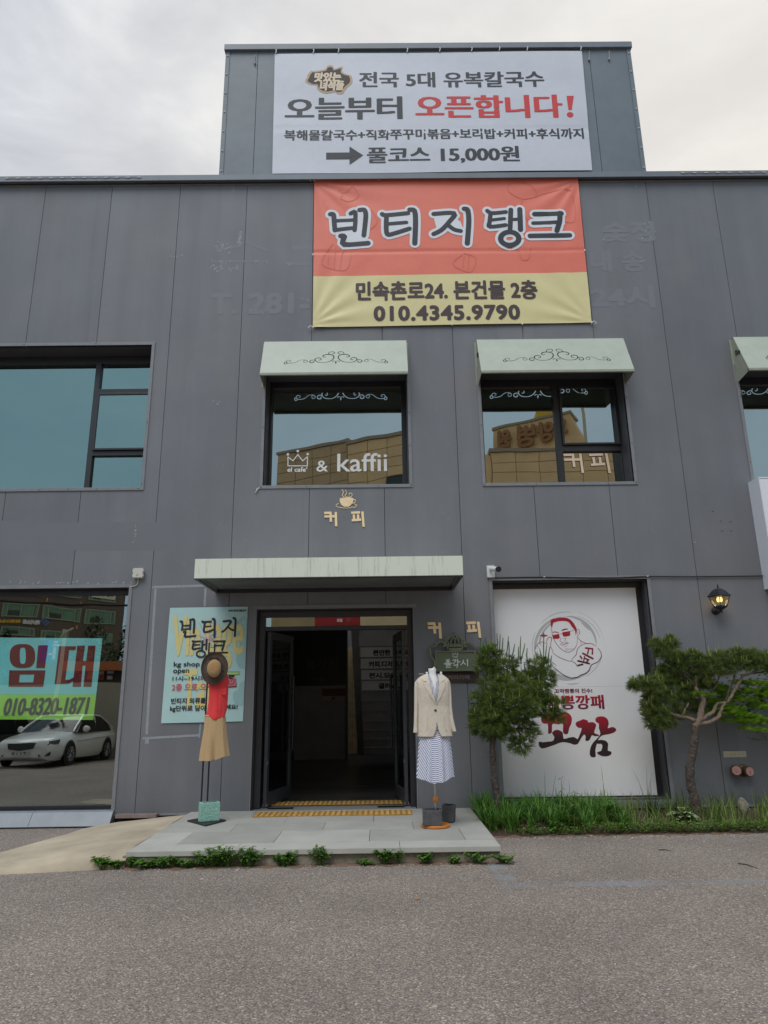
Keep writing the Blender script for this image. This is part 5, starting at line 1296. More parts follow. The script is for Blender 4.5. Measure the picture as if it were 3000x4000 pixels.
# swept debris: pale stone chips, earth
mb = MB(); rr = random.Random(8)
def chip(x, y, s, z=0):
    k = rr.randint(4, 6); a0 = rr.uniform(0, 6); pts = [(x+s*rr.uniform(.6, 1.1)*math.cos(a0+i*2*PI/k), y+s*rr.uniform(.5, 1)*math.sin(a0+i*2*PI/k)*.8) for i in range(k)]
    mb.prism([(px_, py_, z+.0005) for px_, py_ in pts], (0, 0, s*.5))
for px_, py_ in ((2025, 3280), (2310, 3268), (2400, 3272), (2470, 3275), (2655, 3268), (2750, 3290), (2850, 3322), (2895, 3342), (2955, 3265), (2245, 3330), (2370, 3312), (2618, 3424), (310, 3436), (788, 3436), (1178, 3523), (1700, 3940), (1910, 3985), (120, 3405), (180, 3402), (1630, 3358), (730, 3380), (925, 3402)):
    p = PZ(px_, py_, 0); chip(p.x, p.y, rr.uniform(.008, .02))
for _ in range(150):
    x = rr.uniform(1.15, 4.4); chip(x, 8.08-abs(rr.gauss(0, .06)), rr.uniform(.004, .010))
for _ in range(170):
    x = rr.uniform(-2.5, 1.15); chip(x, 6.95-abs(rr.gauss(0, .05)), rr.uniform(.004, .010))
for _ in range(260):
    x = rr.uniform(-2.5, 3.2); chip(x, rr.uniform(3.6, 8), rr.uniform(.003, .006))
tag(mb.build('gravel', mat('pale_chip', (.5, .47, .43), .8, noise=(20, .3))), kind='stuff')
mb = MB(); rr = random.Random(9)      # reddish earth fringe along step and bed
def fringe(pts, w0, w1):
    A = []; B = []
    for i, (x, y) in enumerate(pts):
        A.append((x, y+.12, .012)); B.append((x, y-rr.uniform(w0, w1), .0015))
    mb.loft([A, B], closed=False, cap=(False, False))
fringe([(1.1+i*.06, 8.12) for i in range(58)], .0, .10); fringe([(-2.55+i*.06, 6.90+.02*math.sin(i)) for i in range(62)], -.04, .05)
tag(mb.build('soil_edge', mat('red_soil', (.19, .115, .075), .95, noise=(40, .4), bump=(60, .8, .01)), recalc=True), kind='structure')
for (pxa, pya, pxb, pyb, lb_) in ((2572, 3320, 2622, 3324, 'short thin dark twig on the asphalt before the display board'), (2883, 3372, 2962, 3392, 'longer thin dark twig lying on the asphalt near the right edge')):
    a, b = PZ(pxa, pya, .006), PZ(pxb, pyb, .006); md_ = (a+b)/2+Vector((0, .012, .006))
    tag(MB().tube([a, md_, b], [.004, .005, .002], 6).build('twig', mat('twig_bark', (.05, .04, .035), .8)), lb_, 'twig')
p = PZ(1628, 3515, 0); mb = MB(); mb.add([(p.x-.03, p.y, .003), (p.x, p.y-.015, .004), (p.x+.03, p.y+.004, .012), (p.x, p.y+.02, .016)], [(0, 1, 2, 3)])
tag(mb.build('dry_leaf', mat('dry_leaf', (.3, .17, .09), .8), recalc=False), 'single brown dry leaf on the asphalt in front of the platform', 'leaf')

# ================================================================== clothes stand with hat, red shirt and shorts
def xr(c, x, y, Y): return c.p(x, y, Y).x
def zr(c, x, y, Y): return c.p(x, y, Y).z
c = Crop(0, 2200, .6028)
pc = PZ(*c(1338, 1672), .14); YSt = pc.y
st_ = empty('clothes_stand', (pc.x, YSt, .14)); tag(st_, 'black two-pole clothes stand on a square base plate left of the door', 'clothes stand')
M_blk = mat('black_steel', (.014, .014, .016), .4)
L_, R_, F_, B_ = [PZ(*c(*q), .155) for q in ((1213, 1665), (1465, 1663), (1332, 1697), (1345, 1640))]
mb = MB(); mb.prism([(L_.x, L_.y, .141), (F_.x, F_.y, .141), (R_.x, R_.y, .141), (B_.x, B_.y, .141)], (0, 0, .014)); mb.build('base_plate', M_blk, st_, bevel=.002)
xa, xb_ = xr(c, 1306, 1500, YSt), xr(c, 1345, 1500, YSt); zt = zr(c, 1375, 515, YSt)
for i, x in enumerate((xa, xb_)): MB().tube([(x, YSt, .156), (x, YSt, zt-(.0 if i == 0 else .01))], .0095, 10).build('pole', M_blk, st_, smooth=True)
mb = MB()
for y in (545, 580): z = zr(c, 1375, y, YSt); mb.tube([(xa, YSt, z), (xb_, YSt, z)], .004, 6)
z = zr(c, 1375, 985, YSt); mb.tube([(xa, YSt, z), (xb_+.02, YSt, z)], .008, 8); zsh = zr(c, 1400, 735, YSt)
mb.tube([(xa-.03, YSt-.02, zsh-.04), ((xa+xb_)/2, YSt-.02, zsh), (xr(c, 1510, 722, YSt), YSt-.02, zsh-.02)], .009, 8)
mb.build('cross_bar', M_blk, st_, smooth=True)
# sea-green block standing on the plate
def block(name, cx, cy, z0, w, d, h, wall, ang, m, label, hollow=True):
    mb = MB(); mb.box(-w/2, w/2, -d/2, -d/2+wall, 0, h); mb.box(-w/2, w/2, d/2-wall, d/2, 0, h)
    mb.box(-w/2, -w/2+wall, -d/2+wall, d/2-wall, 0, h); mb.box(w/2-wall, w/2, -d/2+wall, d/2-wall, 0, h); mb.box(-w/2+wall, w/2-wall, -d/2+wall, d/2-wall, 0, h*.25)
    me = mb.mesh(name, m); bm = bmesh.new(); bm.from_mesh(me); bmesh.ops.remove_doubles(bm, verts=bm.verts, dist=.0001)
    bmesh.ops.bevel(bm, geom=[e for e in bm.edges if e.is_manifold and e.calc_face_angle(0) > .6 and max(abs(v.co.x) for v in e.verts) > w/2-.001 or max(abs(v.co.y) for v in e.verts) > d/2-.001], offset=.004, segments=1, affect='EDGES')
    bm.to_mesh(me); bm.free()
    o = link(name, me); o.location = (cx, cy, z0); o.rotation_euler = (0, 0, ang); tag(o, label, 'block', 'cement blocks weighing down the stands'); return o
M_aqua = mat('sea_green_block', (.27, .48, .40), .9, noise=(70, .28, 3), bump=(60, 1.0, .012))
bl = c.p(1283, 1600, YSt-.06).x; br = c.p(1432, 1600, YSt-.06).x; bz = zr(c, 1357, 1548, YSt-.06)
o = block('cement_block', (bl+br)/2-.004, YSt-.055, .156, (br-bl)*.84, .125, bz-.156, .028, R(24), M_aqua, 'sea green cement block on the plate of the clothes stand')
def ring(cx, cy, z, rx, ry, n=36, f=None, p=2.4):
    o = []
    for i in range(n):
        t = 2*PI*i/n; a, b = math.cos(t), math.sin(t); k = 1+(f(t) if f else 0)
        o.append((cx+rx*k*abs(a)**(2/p)*(1 if a > 0 else -1), cy+ry*k*abs(b)**(2/p)*(1 if b > 0 else -1), z))
    return o
YC_ = YSt-.07
red = mat('coral_red_cotton', (.78, .045, .05), .85, noise=(60, .05), bump=(120, .3, .002), sheen=.2)
prof = [(1375, 1462, 712), (1362, 1474, 722), (1353, 1479, 745), (1354, 1478, 800), (1354, 1476, 850), (1351, 1472, 900), (1346, 1466, 950), (1341, 1459, 975), (1339, 1457, 988), (1345, 1454, 998), (1362, 1442, 1009), (1385, 1425, 1014)]
rings = []
rr = random.Random(3)
for j, (l, r, y) in enumerate(prof):
    xl, xr_ = xr(c, l, y, YC_), xr(c, r, y, YC_); z = zr(c, (l+r)/2, y, YC_)
    amp = .03+.045*(j/len(prof))
    rings.append(ring((xl+xr_)/2, YC_, z+(0), (xr_-xl)/2, .075, 48, lambda t, j=j, amp=amp: amp*math.sin(5*t+j*.35)+amp*.6*math.sin(11*t-j*.8)*(1 if j > 5 else .4), 2.2))
mb = MB().loft(rings)
sh_ = mb.build('sleeveless_shirt', red, smooth='all'); tag(sh_, 'coral red sleeveless buttoned shirt hanging on the clothes stand', 'shirt')
mb = MB(); k = 0
for y in (828, 845, 862, 880, 897, 914, 930, 946, 958):
    p = c.p(1411-(y-828)*.01, y, YC_-.080); MB().lathe([(.0035, -.003), (.0045, 0), (.002, .003)], (p.x, YC_-.079, p.z), 8, 'Y').build('button', mat('dark_button', (.12, .02, .02), .4), sh_)
pk = [c.p(x, y, YC_-.078) for x, y in ((1432, 815), (1464, 812), (1466, 845), (1450, 855), (1434, 848))]
mb = MB().prism([(p.x, p.y+.012, p.z) for p in pk], (0, -.012, 0)); mb.build('pocket', red, sh_)
pk = [c.p(x, y, YC_-.082) for x, y in ((1431, 814), (1465, 811), (1465, 822), (1449, 829), (1432, 824))]
MB().prism([(p.x, p.y+.006, p.z) for p in pk], (0, -.006, 0)).build('pocket_flap', red, sh_)
mb = MB(); p0 = c.p(1411, 815, YC_-.077); p1 = c.p(1409, 962, YC_-.077); mb.prism([(p0.x-.011, YC_-.072, p0.z), (p0.x+.011, YC_-.072, p0.z), (p1.x+.011, YC_-.074, p1.z), (p1.x-.011, YC_-.074, p1.z)], (0, -.0035, 0)); mb.build('placket', red, sh_)
tan_ = mat('tan_linen', (.50, .335, .175), .9, noise=(40, .07), bump=(90, .3, .003), sheen=.15)
prof = [(1328, 1455, 985), (1327, 1457, 992), (1325, 1459, 1015), (1321, 1462, 1060), (1313, 1466, 1110), (1304, 1471, 1160), (1295, 1477, 1210), (1288, 1482, 1250)]
rings = []
for j, (l, r, y) in enumerate(prof):
    xl, xr_ = xr(c, l, y, YC_), xr(c, r, y, YC_); z = zr(c, (l+r)/2, y, YC_); cx = (xl+xr_)/2; g = j/7
    rg = ring(cx, YC_+.01, z, (xr_-xl)/2, .07+.03*g, 72, lambda t, j=j, g=g: (.03-.015*g)*math.sin(17*t+.3*j)+.055*g*math.sin(7*t+.4)+.03*g*math.sin(3*t+1), 2.3)
    if j == 7:
        rg = [(x, y_, z_-.045*max(0, min(1, (.14-(x-cx))/.12))) for x, y_, z_ in rg]
    if j >= 5:      # the two legs part at the front and back
        q = (j-4)/3; rg = [(x, y_+(.085*q*math.exp(-((x-cx-.012)/.014)**2))*(1 if y_ < YC_+.01 else -1), z_+(.03*q*math.exp(-((x-cx-.012)/.012)**2) if j == 7 else 0)) for x, y_, z_ in rg]
    rings.append(rg)
mb = MB().loft(rings, cap=(True, False)); shorts = mb.build('wide_shorts', tan_, smooth='all'); tag(shorts, 'tan wide-legged shorts hanging below the red shirt', 'shorts')
r0 = ring((xr(c, 1328, 985, YC_)+xr(c, 1455, 985, YC_))/2, YC_+.01, zr(c, 1391, 984, YC_)+.002, (xr(c, 1455, 985, YC_)-xr(c, 1328, 985, YC_))/2+.004, .074, 60, lambda t: .02*math.sin(30*t))
MB().loft([r0, [(x, y, z-.022) for x, y, z in r0]]).build('waistband', tan_, shorts, smooth='all')
# hat
hc = c.p(1389, 682, YC_-.11); hat = empty('sun_hat', hc); tag(hat, 'dark brown wide brimmed felt hat with tan crown and dotted bow on the stand', 'hat')
felt = mat('brown_felt', (.075, .045, .03), .95, noise=(90, .35), bump=(120, .5, .003), sheen=.3); felt2 = mat('tan_felt', (.40, .235, .10), .95, noise=(90, .2), bump=(120, .4, .003), sheen=.3)
rx = (xr(c, 1478, 680, hc.y)-xr(c, 1301, 680, hc.y))/2; rz = (zr(c, 1390, 575, hc.y)-zr(c, 1390, 789, hc.y))/2
def hring(kx, kz, dy, n=44, wob=0, ox=0, oz=0): return [(hc.x+ox+rx*kx*math.cos(2*PI*i/n), hc.y+dy+wob*math.sin(2*2*PI*i/n+.5), hc.z+oz+rz*kz*math.sin(2*PI*i/n)) for i in range(n)]
mb = MB().loft([hring(.50, .53, -.030, ox=.006), hring(.62, .64, -.006), hring(.8, .8, .010, wob=.008), hring(.93, .93, .010, wob=.014), hring(1, 1, -.002, wob=.018), hring(1, 1, .004, wob=.018), hring(.9, .9, .02, wob=.012), hring(.5, .5, .0)], cap=(False, True))
mb.build('brim', felt, hat, smooth='all')
mb = MB().loft([hring(.52, .55, -.02, ox=.008), hring(.51, .54, -.055, ox=.009), hring(.47, .49, -.085, ox=.010), hring(.36, .38, -.102, ox=.011), hring(.18, .2, -.108, ox=.012)], cap=(False, True)); mb.build('crown', felt2, hat, smooth='all')
dots = bpy.data.materials.new('dotted_ribbon'); dots.use_nodes = True; nt = dots.node_tree; v = nt.nodes.new('ShaderNodeTexVoronoi'); v.inputs['Scale'].default_value = 75; v.inputs['Randomness'].default_value = .15
tc = nt.nodes.new('ShaderNodeTexCoord'); nt.links.new(tc.outputs['Object'], v.inputs['Vector']); r_ = nt.nodes.new('ShaderNodeValToRGB'); r_.color_ramp.elements[0].color = (.55, .45, .42, 1); r_.color_ramp.elements[0].position = .2; r_.color_ramp.elements[1].position = .28; r_.color_ramp.elements[1].color = (.035, .02, .02, 1)
nt.links.new(v.outputs['Distance'], r_.inputs[0]); nt.links.new(r_.outputs[0], nt.nodes['Principled BSDF'].inputs['Base Color']); nt.nodes['Principled BSDF'].inputs['Roughness'].default_value = .8
mb = MB().loft([hring(.60, .63, -.010, ox=.007), hring(.545, .575, -.030, ox=.008), hring(.535, .565, -.048, ox=.008)], cap=(False, False)); mb.build('ribbon', dots, hat, smooth='all')
mb = MB(); bc = Vector((hc.x+.004, hc.y-.05, hc.z+rz*.60))
for s in (-1, 1):
    mb.loft([[bc+Vector((s*.006, -.004, .006)), bc+Vector((s*.006, .006, .006)), bc+Vector((s*.006, .006, -.006)), bc+Vector((s*.006, -.004, -.006))],
             [bc+Vector((s*.035, -.014, .020)), bc+Vector((s*.035, .008, .020)), bc+Vector((s*.035, .008, -.014)), bc+Vector((s*.035, -.014, -.014))],
             [bc+Vector((s*.062, -.008, .022 if s < 0 else -.004)), bc+Vector((s*.062, .006, .022 if s < 0 else -.004)), bc+Vector((s*.062, .006, -.02)), bc+Vector((s*.062, -.008, -.02))]])
mb.prism([bc+Vector((-.008, -.012, .009)), bc+Vector((.009, -.012, .009)), bc+Vector((.009, -.012, -.009)), bc+Vector((-.008, -.012, -.009))], (0, .015, 0)); mb.build('bow', dots, hat, bevel=.003)

# ================================================================== dress form in a blazer
c = Crop(1600, 2400, .4070)
pb = PZ(*c(250, 2028), .15); YF = pb.y; YF2 = YF+.03
fm = empty('dress_form', (pb.x, YF, .14)); tag(fm, 'white dress form on a steel pole with an orange wooden base, right of the door', 'dress form')
wood = mat('orange_wood', (.56, .19, .035), .45, noise=(12, .2)); X = lambda x, y: c.p(x, y, YF).x; Zf = lambda y: c.p(240, y, YF).z
px_c = X(242, 1650); bx = X(249, 2030); brx = (X(391, 2030)-X(108, 2030))/2
MB().lathe([(brx-.008, .141), (brx, .148), (brx, .162), (brx-.01, .17)], (bx, YF, 0), 36).build('wooden_base', wood, fm, smooth=True)
MB().tube([(px_c, YF, .17), (px_c, YF, Zf(1400))], .0105, 12).build('steel_pole', mat('brushed_steel', (.55, .55, .56), .3, metal=.9), fm, smooth=True)
mb = MB().lathe([(.022, Zf(1804)), (.029, Zf(1790)), (.030, Zf(1770)), (.025, Zf(1745)), (.018, Zf(1738))], (px_c+.002, YF, 0), 16); mb.build('wooden_collar', wood, fm, smooth=True)
form_m = mat('white_form', (.80, .79, .78), .7)
prof = [(181, 252, 520, .045), (180, 254, 535, .047), (184, 252, 570, .045), (172, 264, 600, .055), (120, 330, 640, .075), (100, 345, 700, .095), (98, 345, 780, .10), (110, 330, 880, .09), (100, 350, 1050, .10), (100, 350, 1160, .10)]
MB().loft([ring((X(l, y)+X(r, y))/2, YF, Zf(y), (X(r, y)-X(l, y))/2, d, 32, p=2.1) for l, r, y, d in prof]).build('torso', form_m, fm, smooth='all')
MB().tube([(X(222, 520), YF, Zf(522)), (X(232, 508), YF, Zf(509)), (X(243, 512), YF, Zf(512))], .006, 8).build('neck_knob', form_m, fm, smooth=True)
# striped dress
stp = bpy.data.materials.new('navy_stripe'); stp.use_nodes = True; nt = stp.node_tree; N, L = nt.nodes, nt.links; bs = N['Principled BSDF']; bs.inputs['Roughness'].default_value = .85
uvn = N.new('ShaderNodeUVMap'); sx = N.new('ShaderNodeSeparateXYZ'); L.new(uvn.outputs[0], sx.inputs[0])
def M2(op, a, b=None):
    m = N.new('ShaderNodeMath'); m.operation = op
    for i, q in enumerate((a, b)):
        if q is None: continue
        if isinstance(q, (int, float)): m.inputs[i].default_value = q
        else: L.new(q, m.inputs[i])
    return m.outputs[0]
fr_ = M2('FRACT', M2('DIVIDE', sx.outputs['Y'], .020)); cm = M2('LESS_THAN', fr_, .36)
mxn = N.new('ShaderNodeMix'); mxn.data_type = 'RGBA'; mxn.inputs[6].default_value = (.80, .81, .88, 1); mxn.inputs[7].default_value = (.035, .045, .22, 1); L.new(cm, mxn.inputs[0]); L.new(mxn.outputs[2], bs.inputs['Base Color'])
def uv_mesh(o, f):
    me = o.data; uvl = me.uv_layers.new(name='UVMap')
    for l in me.loops: co = me.vertices[l.vertex_index].co; uvl.data[l.index].uv = f(co)
dress = empty('striped_dress', (px_c, YF, Zf(1300))); tag(dress, 'navy and white striped dress worn under the linen blazer on the dress form', 'dress')
prof = [(105, 345, 1100, .10), (96, 375, 1160, .115), (88, 388, 1230, .13), (83, 398, 1320, .145), (79, 405, 1410, .155), (75, 411, 1490, .165), (70, 416, 1560, .17)]
rings = []; nr_ = 120
for j, (l, r, y, d) in enumerate(prof):
    g = j/6; cx = (X(l, y)+X(r, y))/2
    rg = ring(cx, YF, Zf(y), (X(r, y)-X(l, y))/2, d, nr_, lambda t, g=g: g*(.085*math.sin(9*t+.6)+.045*math.sin(16*t+2)), 2.0)
    if j == 6: rg = [(x, y_, z_-.045*max(0, math.cos((x-cx)*9))*(1 if y_ < YF else .2)+.006*math.sin((x-cx)*48)) for x, y_, z_ in rg]
    rings.append(rg)
sk = MB().loft(rings, cap=(False, False)).build('skirt', stp, dress, smooth='all')
uv_mesh(sk, lambda co: (0, co.z+.25*abs(co.x-px_c) if abs(co.x-px_c-.01) < .055 else (co.z+2.0*(abs(co.x-px_c-.01)-.055))/1.75))
prof = [(150, 305, 585, .070), (105, 342, 640, .085), (94, 352, 700, .103), (92, 352, 780, .108), (104, 336, 880, .098), (98, 350, 1000, .108), (98, 350, 1110, .108)]
mb = MB(); R_s = [ring((X(l, y)+X(r, y))/2, YF, Zf(y), (X(r, y)-X(l, y))/2, d, 64, p=2.1) for l, r, y, d in prof]
fine_r = []
for a, b in zip(R_s, R_s[1:]):
    for t in range(6): fine_r.append([tuple(Vector(p)*(1-t/6)+Vector(q)*(t/6)) for p, q in zip(a, b)])
fine_r.append(R_s[-1])
def skip_loft(rings, keep):
    mb = MB(); n = len(rings[0]); mb.v = [q for r in rings for q in r]
    for i in range(len(rings)-1):
        for k in range(n):
            f = (i*n+k, i*n+(k+1) % n, (i+1)*n+(k+1) % n, (i+1)*n+k); cc = sum((Vector(mb.v[q]) for q in f), Vector())/4
            if keep(cc): mb.f.append(f); mb.mi.append(0)
    return mb
xm = X(232, 700)
def gv(z, zt, zb, w): return w*max(0, min(1, (z-zb)/(zt-zb)))
bod = skip_loft(fine_r, lambda p: not (p.y < YF and abs(p.x-xm) < gv(p.z, Zf(600), Zf(775), .036) and p.z > Zf(775))).build('bodice', stp, dress, smooth='all')
uv_mesh(bod, lambda co: (0, co.x*1.6+.1*co.z))
mb = MB()
for s in (-1, 1):      # collar band standing round the neck
    q = [(X(232+s*62, 560), YF-.01, Zf(556)), (X(232+s*56, 590), YF-.05, Zf(590)), (X(232+s*42, 640), YF-.082, Zf(642))]
    mb.loft([[Vector(p)+Vector((0, 0, .012)), Vector(p)+Vector((s*.02, 0, .0)), Vector(p)+Vector((s*.012, 0, -.012)), Vector(p)+Vector((-s*.004, -.002, 0))] for p in q])
co_ = mb.build('collar', stp, dress, smooth=True); uv_mesh(co_, lambda co: (0, co.z*1.1))
# blazer
lin = mat('beige_linen', (.66, .575, .475), .9, noise=(55, .09, 3), bump=(9, .5, .02), sheen=.2)
bz_ = empty('linen_blazer', (px_c, YF, Zf(900))); tag(bz_, 'beige linen blazer with one dark button on the dress form', 'blazer')
prof = [(158, 300, 572, .062), (112, 330, 592, .078), (72, 366, 622, .090), (60, 378, 645, .10), (66, 378, 700, .118), (78, 376, 780, .125), (84, 374, 880, .118), (82, 386, 980, .122), (79, 398, 1080, .128), (77, 410, 1168, .132)]
R_s = [ring((X(l, y)+X(r, y))/2, YF, Zf(y), (X(r, y)-X(l, y))/2, d, 260, (lambda t, j=j: .012*math.sin(5*t+j*.6)+.006*math.sin(13*t-j)), 2.5) for j, (l, r, y, d) in enumerate(prof)]
fine_r = []
for a, b in zip(R_s, R_s[1:]):
    for t in range(14): fine_r.append([tuple(Vector(p)*(1-t/14)+Vector(q)*(t/14)) for p, q in zip(a, b)])
fine_r.append(R_s[-1])
xo = X(250, 900)
def keep(p):
    if p.y > YF: return True
    d = abs(p.x-xo+(.0 if p.z < Zf(870) else .012*(p.z-Zf(870))/(Zf(590)-Zf(870))))
    if p.z > Zf(868): return d > gv(p.z, Zf(600), Zf(868), .078)
    if p.z < Zf(1040): return d > .004+.055*((Zf(1040)-p.z)/(Zf(1040)-Zf(1185)))**2.2
    return True
me_o = skip_loft(fine_r, keep).build('jacket_body', lin, bz_, smooth='all')
bm = bmesh.new(); bm.from_mesh(me_o.data); bmesh.ops.solidify(bm, geom=bm.faces[:], thickness=-.004); bm.to_mesh(me_o.data); bm.free()
def front(x, y):      # point on the front of the blazer
    zz = Zf(y); prf = prof
    for (l, r, yy, d), (l2, r2, y2, d2_) in zip(prf, prf[1:]):
        if yy <= y <= y2: t = (y-yy)/(y2-yy); l, r, d = l+(l2-l)*t, r+(r2-r)*t, d+(d2_-d)*t; break
    cx = (X(l, y)+X(r, y))/2; hw = (X(r, y)-X(l, y))/2; u = min(.97, abs(X(x, y)-cx)/hw)
    return Vector((X(x, y), YF-d*(1-u**2.5)**(1/2.5), zz))
for pts in ([(172, 575), (140, 588), (106, 620), (130, 640), (158, 642), (128, 662), (150, 710), (190, 780), (249, 866), (236, 820), (205, 740), (186, 660), (178, 610)],
            [(268, 575), (300, 590), (330, 622), (318, 640), (296, 645), (334, 656), (325, 710), (290, 790), (252, 862), (256, 820), (268, 740), (276, 660), (272, 610)]):
    mb = MB(); base = [front(*p)-Vector((0, .004, 0)) for p in pts]; tp_ = [p-Vector((0, .010, 0)) for p in base]
    from mathutils.geometry import tessellate_polygon as tess
    tr = tess([[Vector((p.x, p.z, 0)) for p in base]]); n = len(pts)
    mb.add(tp_, [tuple(t) for t in tr]); mb.add(base+tp_, [(i, (i+1) % n, n+(i+1) % n, n+i) for i in range(n)]); mb.build('lapel', lin, bz_)
for pts in ([(88, 970), (160, 972), (162, 1090), (150, 1112), (100, 1112), (88, 1098)], [(322, 972), (392, 970), (398, 1095), (388, 1116), (345, 1116), (330, 1100)]):
    mb = MB(); b = [front(*p) for p in pts]; ym = min(p.y for p in b)-.004; mb.loft([[(p.x, p.y+.012, p.z) for p in b], [(p.x, p.y-.010, p.z) for p in b]]); mb.build('pocket', lin, bz_, smooth=True)
p = front(240, 918); MB().lathe([(.006, -.012), (.013, -.008), (.013, -.002), (.008, .0)], (p.x, p.y-.004, p.z), 14, 'Y').build('button', mat('horn_button', (.03, .018, .02), .3), bz_, smooth=True)
def sleeve(pts, last):
    mb = MB(); rg = []
    for j, (l, r, y) in enumerate(pts):
        cx, hw = (X(l, y)+X(r, y))/2, (X(r, y)-X(l, y))/2; rg.append(ring(cx, YF+.005-.006*j, Zf(y), hw, hw*1.55, 20, lambda t, j=j: .05*math.sin(3*t+j*1.3), 2.1))
    o = mb.loft(rg, cap=(True, False)).build('sleeve', lin, bz_, smooth='all')
sleeve([(66, 100, 628), (48, 92, 648), (44, 88, 700), (44, 84, 800), (43, 82, 900), (41, 80, 1000), (37, 78, 1080), (33, 76, 1128)], 0)
sleeve([(350, 372, 630), (352, 388, 655), (360, 396, 720), (364, 400, 800), (368, 406, 900), (378, 418, 1000), (392, 432, 1070), (404, 444, 1122)], 0)
for x, y in ((424, 1068), (430, 1090)):
    p = c.p(x, y, YF-.04); MB().lathe([(.004, -.004), (.006, 0), (.003, .002)], (p.x, p.y-.01, p.z), 10, 'Y').build('cuff_button', mat('horn_button', (.03, .018, .02), .3), bz_)
# grey weights
M_gb = mat('dark_cement', (.085, .083, .088), .9, noise=(14, .3), bump=(60, .7, .006))
fb = PZ(*c(224, 2062), .14); bw = c.p(315, 1980, fb.y).x-c.p(130, 1980, fb.y).x; bh = c.p(224, 1885, fb.y).z-.15
block('cement_block', c.p(222, 1980, fb.y).x, fb.y+.085, .172, bw, .17, bh-.02, .025, R(-3), M_gb, 'dark grey hollow cement block in front of the dress form pole')
bb = PZ(*c(385, 2003), .14); o2 = block('cement_block', c.p(372, 1900, bb.y+.05).x, bb.y+.07, .141, bw*.66, .15, bh+.0, .025, R(-14), M_gb, 'dark grey cement block leaning behind the front block of the dress form')
o2.rotation_euler = (0, R(4), R(-14)); o2.location.z = .150

# ================================================================== wall fittings
# lantern
c = Crop(2650, 2200, .21097); YL_ = YW-.17
ln = empty('wall_lantern', (c.p(750, 700, YL_).x, YW, c.p(750, 700, YL_).z)); tag(ln, 'black four-sided wall lantern glowing amber between the display board and right edge', 'wall lantern')
cx = c.p(765, 700, YL_).x; z = lambda y: c.p(750, y, YL_).z; cast = mat('black_cast_iron', (.02, .021, .025), .45, noise=(30, .3))
rot = R(20)
def sq(r, h): return [(cx+r*math.cos(rot+PI/4+i*PI/2), YL_+r*math.sin(rot+PI/4+i*PI/2), h) for i in range(4)]
u = c.p(900, 700, YL_).x-c.p(899, 700, YL_).x
mb = MB().loft([sq(205*u, z(612)), sq(205*u, z(598)), sq(175*u, z(580)), sq(150*u, z(545)), sq(110*u, z(505)), sq(60*u, z(475)), sq(25*u, z(468))]); mb.build('roof_cap', cast, ln)
MB().lathe([(.012, z(470)), (.008, z(455)), (.014, z(440)), (.006, z(430)), (.011, z(415)), (.008, z(400)), (.002, z(380))], (cx, YL_, 0), 10).build('finial', cast, ln, smooth=True)
top_r, bot_r, zt_, zb_ = 178*u, 112*u, z(612), z(800)
T_, B_ = sq(top_r, zt_), sq(bot_r, zb_); mb = MB()
for i in range(4): mb.tube([T_[i], B_[i]], .0055, 4)
mb.loft([sq(bot_r+.006, zb_+.008), sq(bot_r+.006, zb_-.006), sq(bot_r*.6, zb_-.03), sq(bot_r*.3, zb_-.045)]); mb.loft([sq(top_r+.004, zt_+.001), sq(top_r+.004, zt_-.008)]); mb.build('cage', cast, ln)
lg = glassmat('amber_seeded_glass', (.95, .88, .66), (.8, .78, .66), .2)
for i in range(4):
    a, b, c_, d = T_[i], T_[(i+1) % 4], B_[(i+1) % 4], B_[i]; cen = Vector((cx, YL_, 0))
    s = lambda p: (cx+(p[0]-cx)*.95, YL_+(p[1]-YL_)*.95, p[2]); mb = MB().quad(s(a), s(b), s(c_), s(d)); mb.build('lantern_pane', lg, ln, recalc=False)
MB().lathe([(.012, zt_-.012), (.03, zt_-.02), (.036, zt_-.045), (.03, zt_-.07), (.012, zt_-.08)], (cx, YL_, 0), 14).build('bulb', mat('warm_bulb', (1, .8, .4), .3, emit=((1.0, .66, .26), 2.4)), ln, smooth=True)
MB().lathe([(.02, zb_+.01), (.024, zb_+.03), (.02, zb_+.06), (.012, zb_+.07)], (cx, YL_, 0), 12).build('lamp_holder', mat('pale_holder', (.5, .5, .42), .6), ln, smooth=True)
wl_ = c.p(685, 880, YW); mb = MB().lathe([(.055, YW-.001), (.055, YW-.012), (.04, YW-.028), (.015, YW-.035)], (wl_.x, 0, wl_.z), 20, 'Y'); mb.build('wall_rose', cast, ln, smooth=True)
mb = MB().tube([(wl_.x, YW-.03, wl_.z), (wl_.x+.005, YW-.08, wl_.z-.035), (cx, YL_+.02, wl_.z-.02), (cx, YL_, zb_-.03)], [.014, .012, .012, .012], 10); q = (cx+.01, YL_, wl_.z-.03); mb.lathe([(.004, -.02), (.012, -.008), (.005, .0), (.012, .01), (.004, .02)], q, 10); mb.build('arm', cast, ln, smooth=True)
pl = bpy.data.lights.new('lantern_light', 'POINT'); plo = bpy.data.objects.new('lantern_light', pl); COL.objects.link(plo); pl.energy = 1.6; pl.color = (1, .6, .22); pl.shadow_soft_size = .03
plo.parent = ln; plo.matrix_parent_inverse = Matrix.Translation(-world_loc(ln)); plo.location = (cx, YL_, zt_-.10)
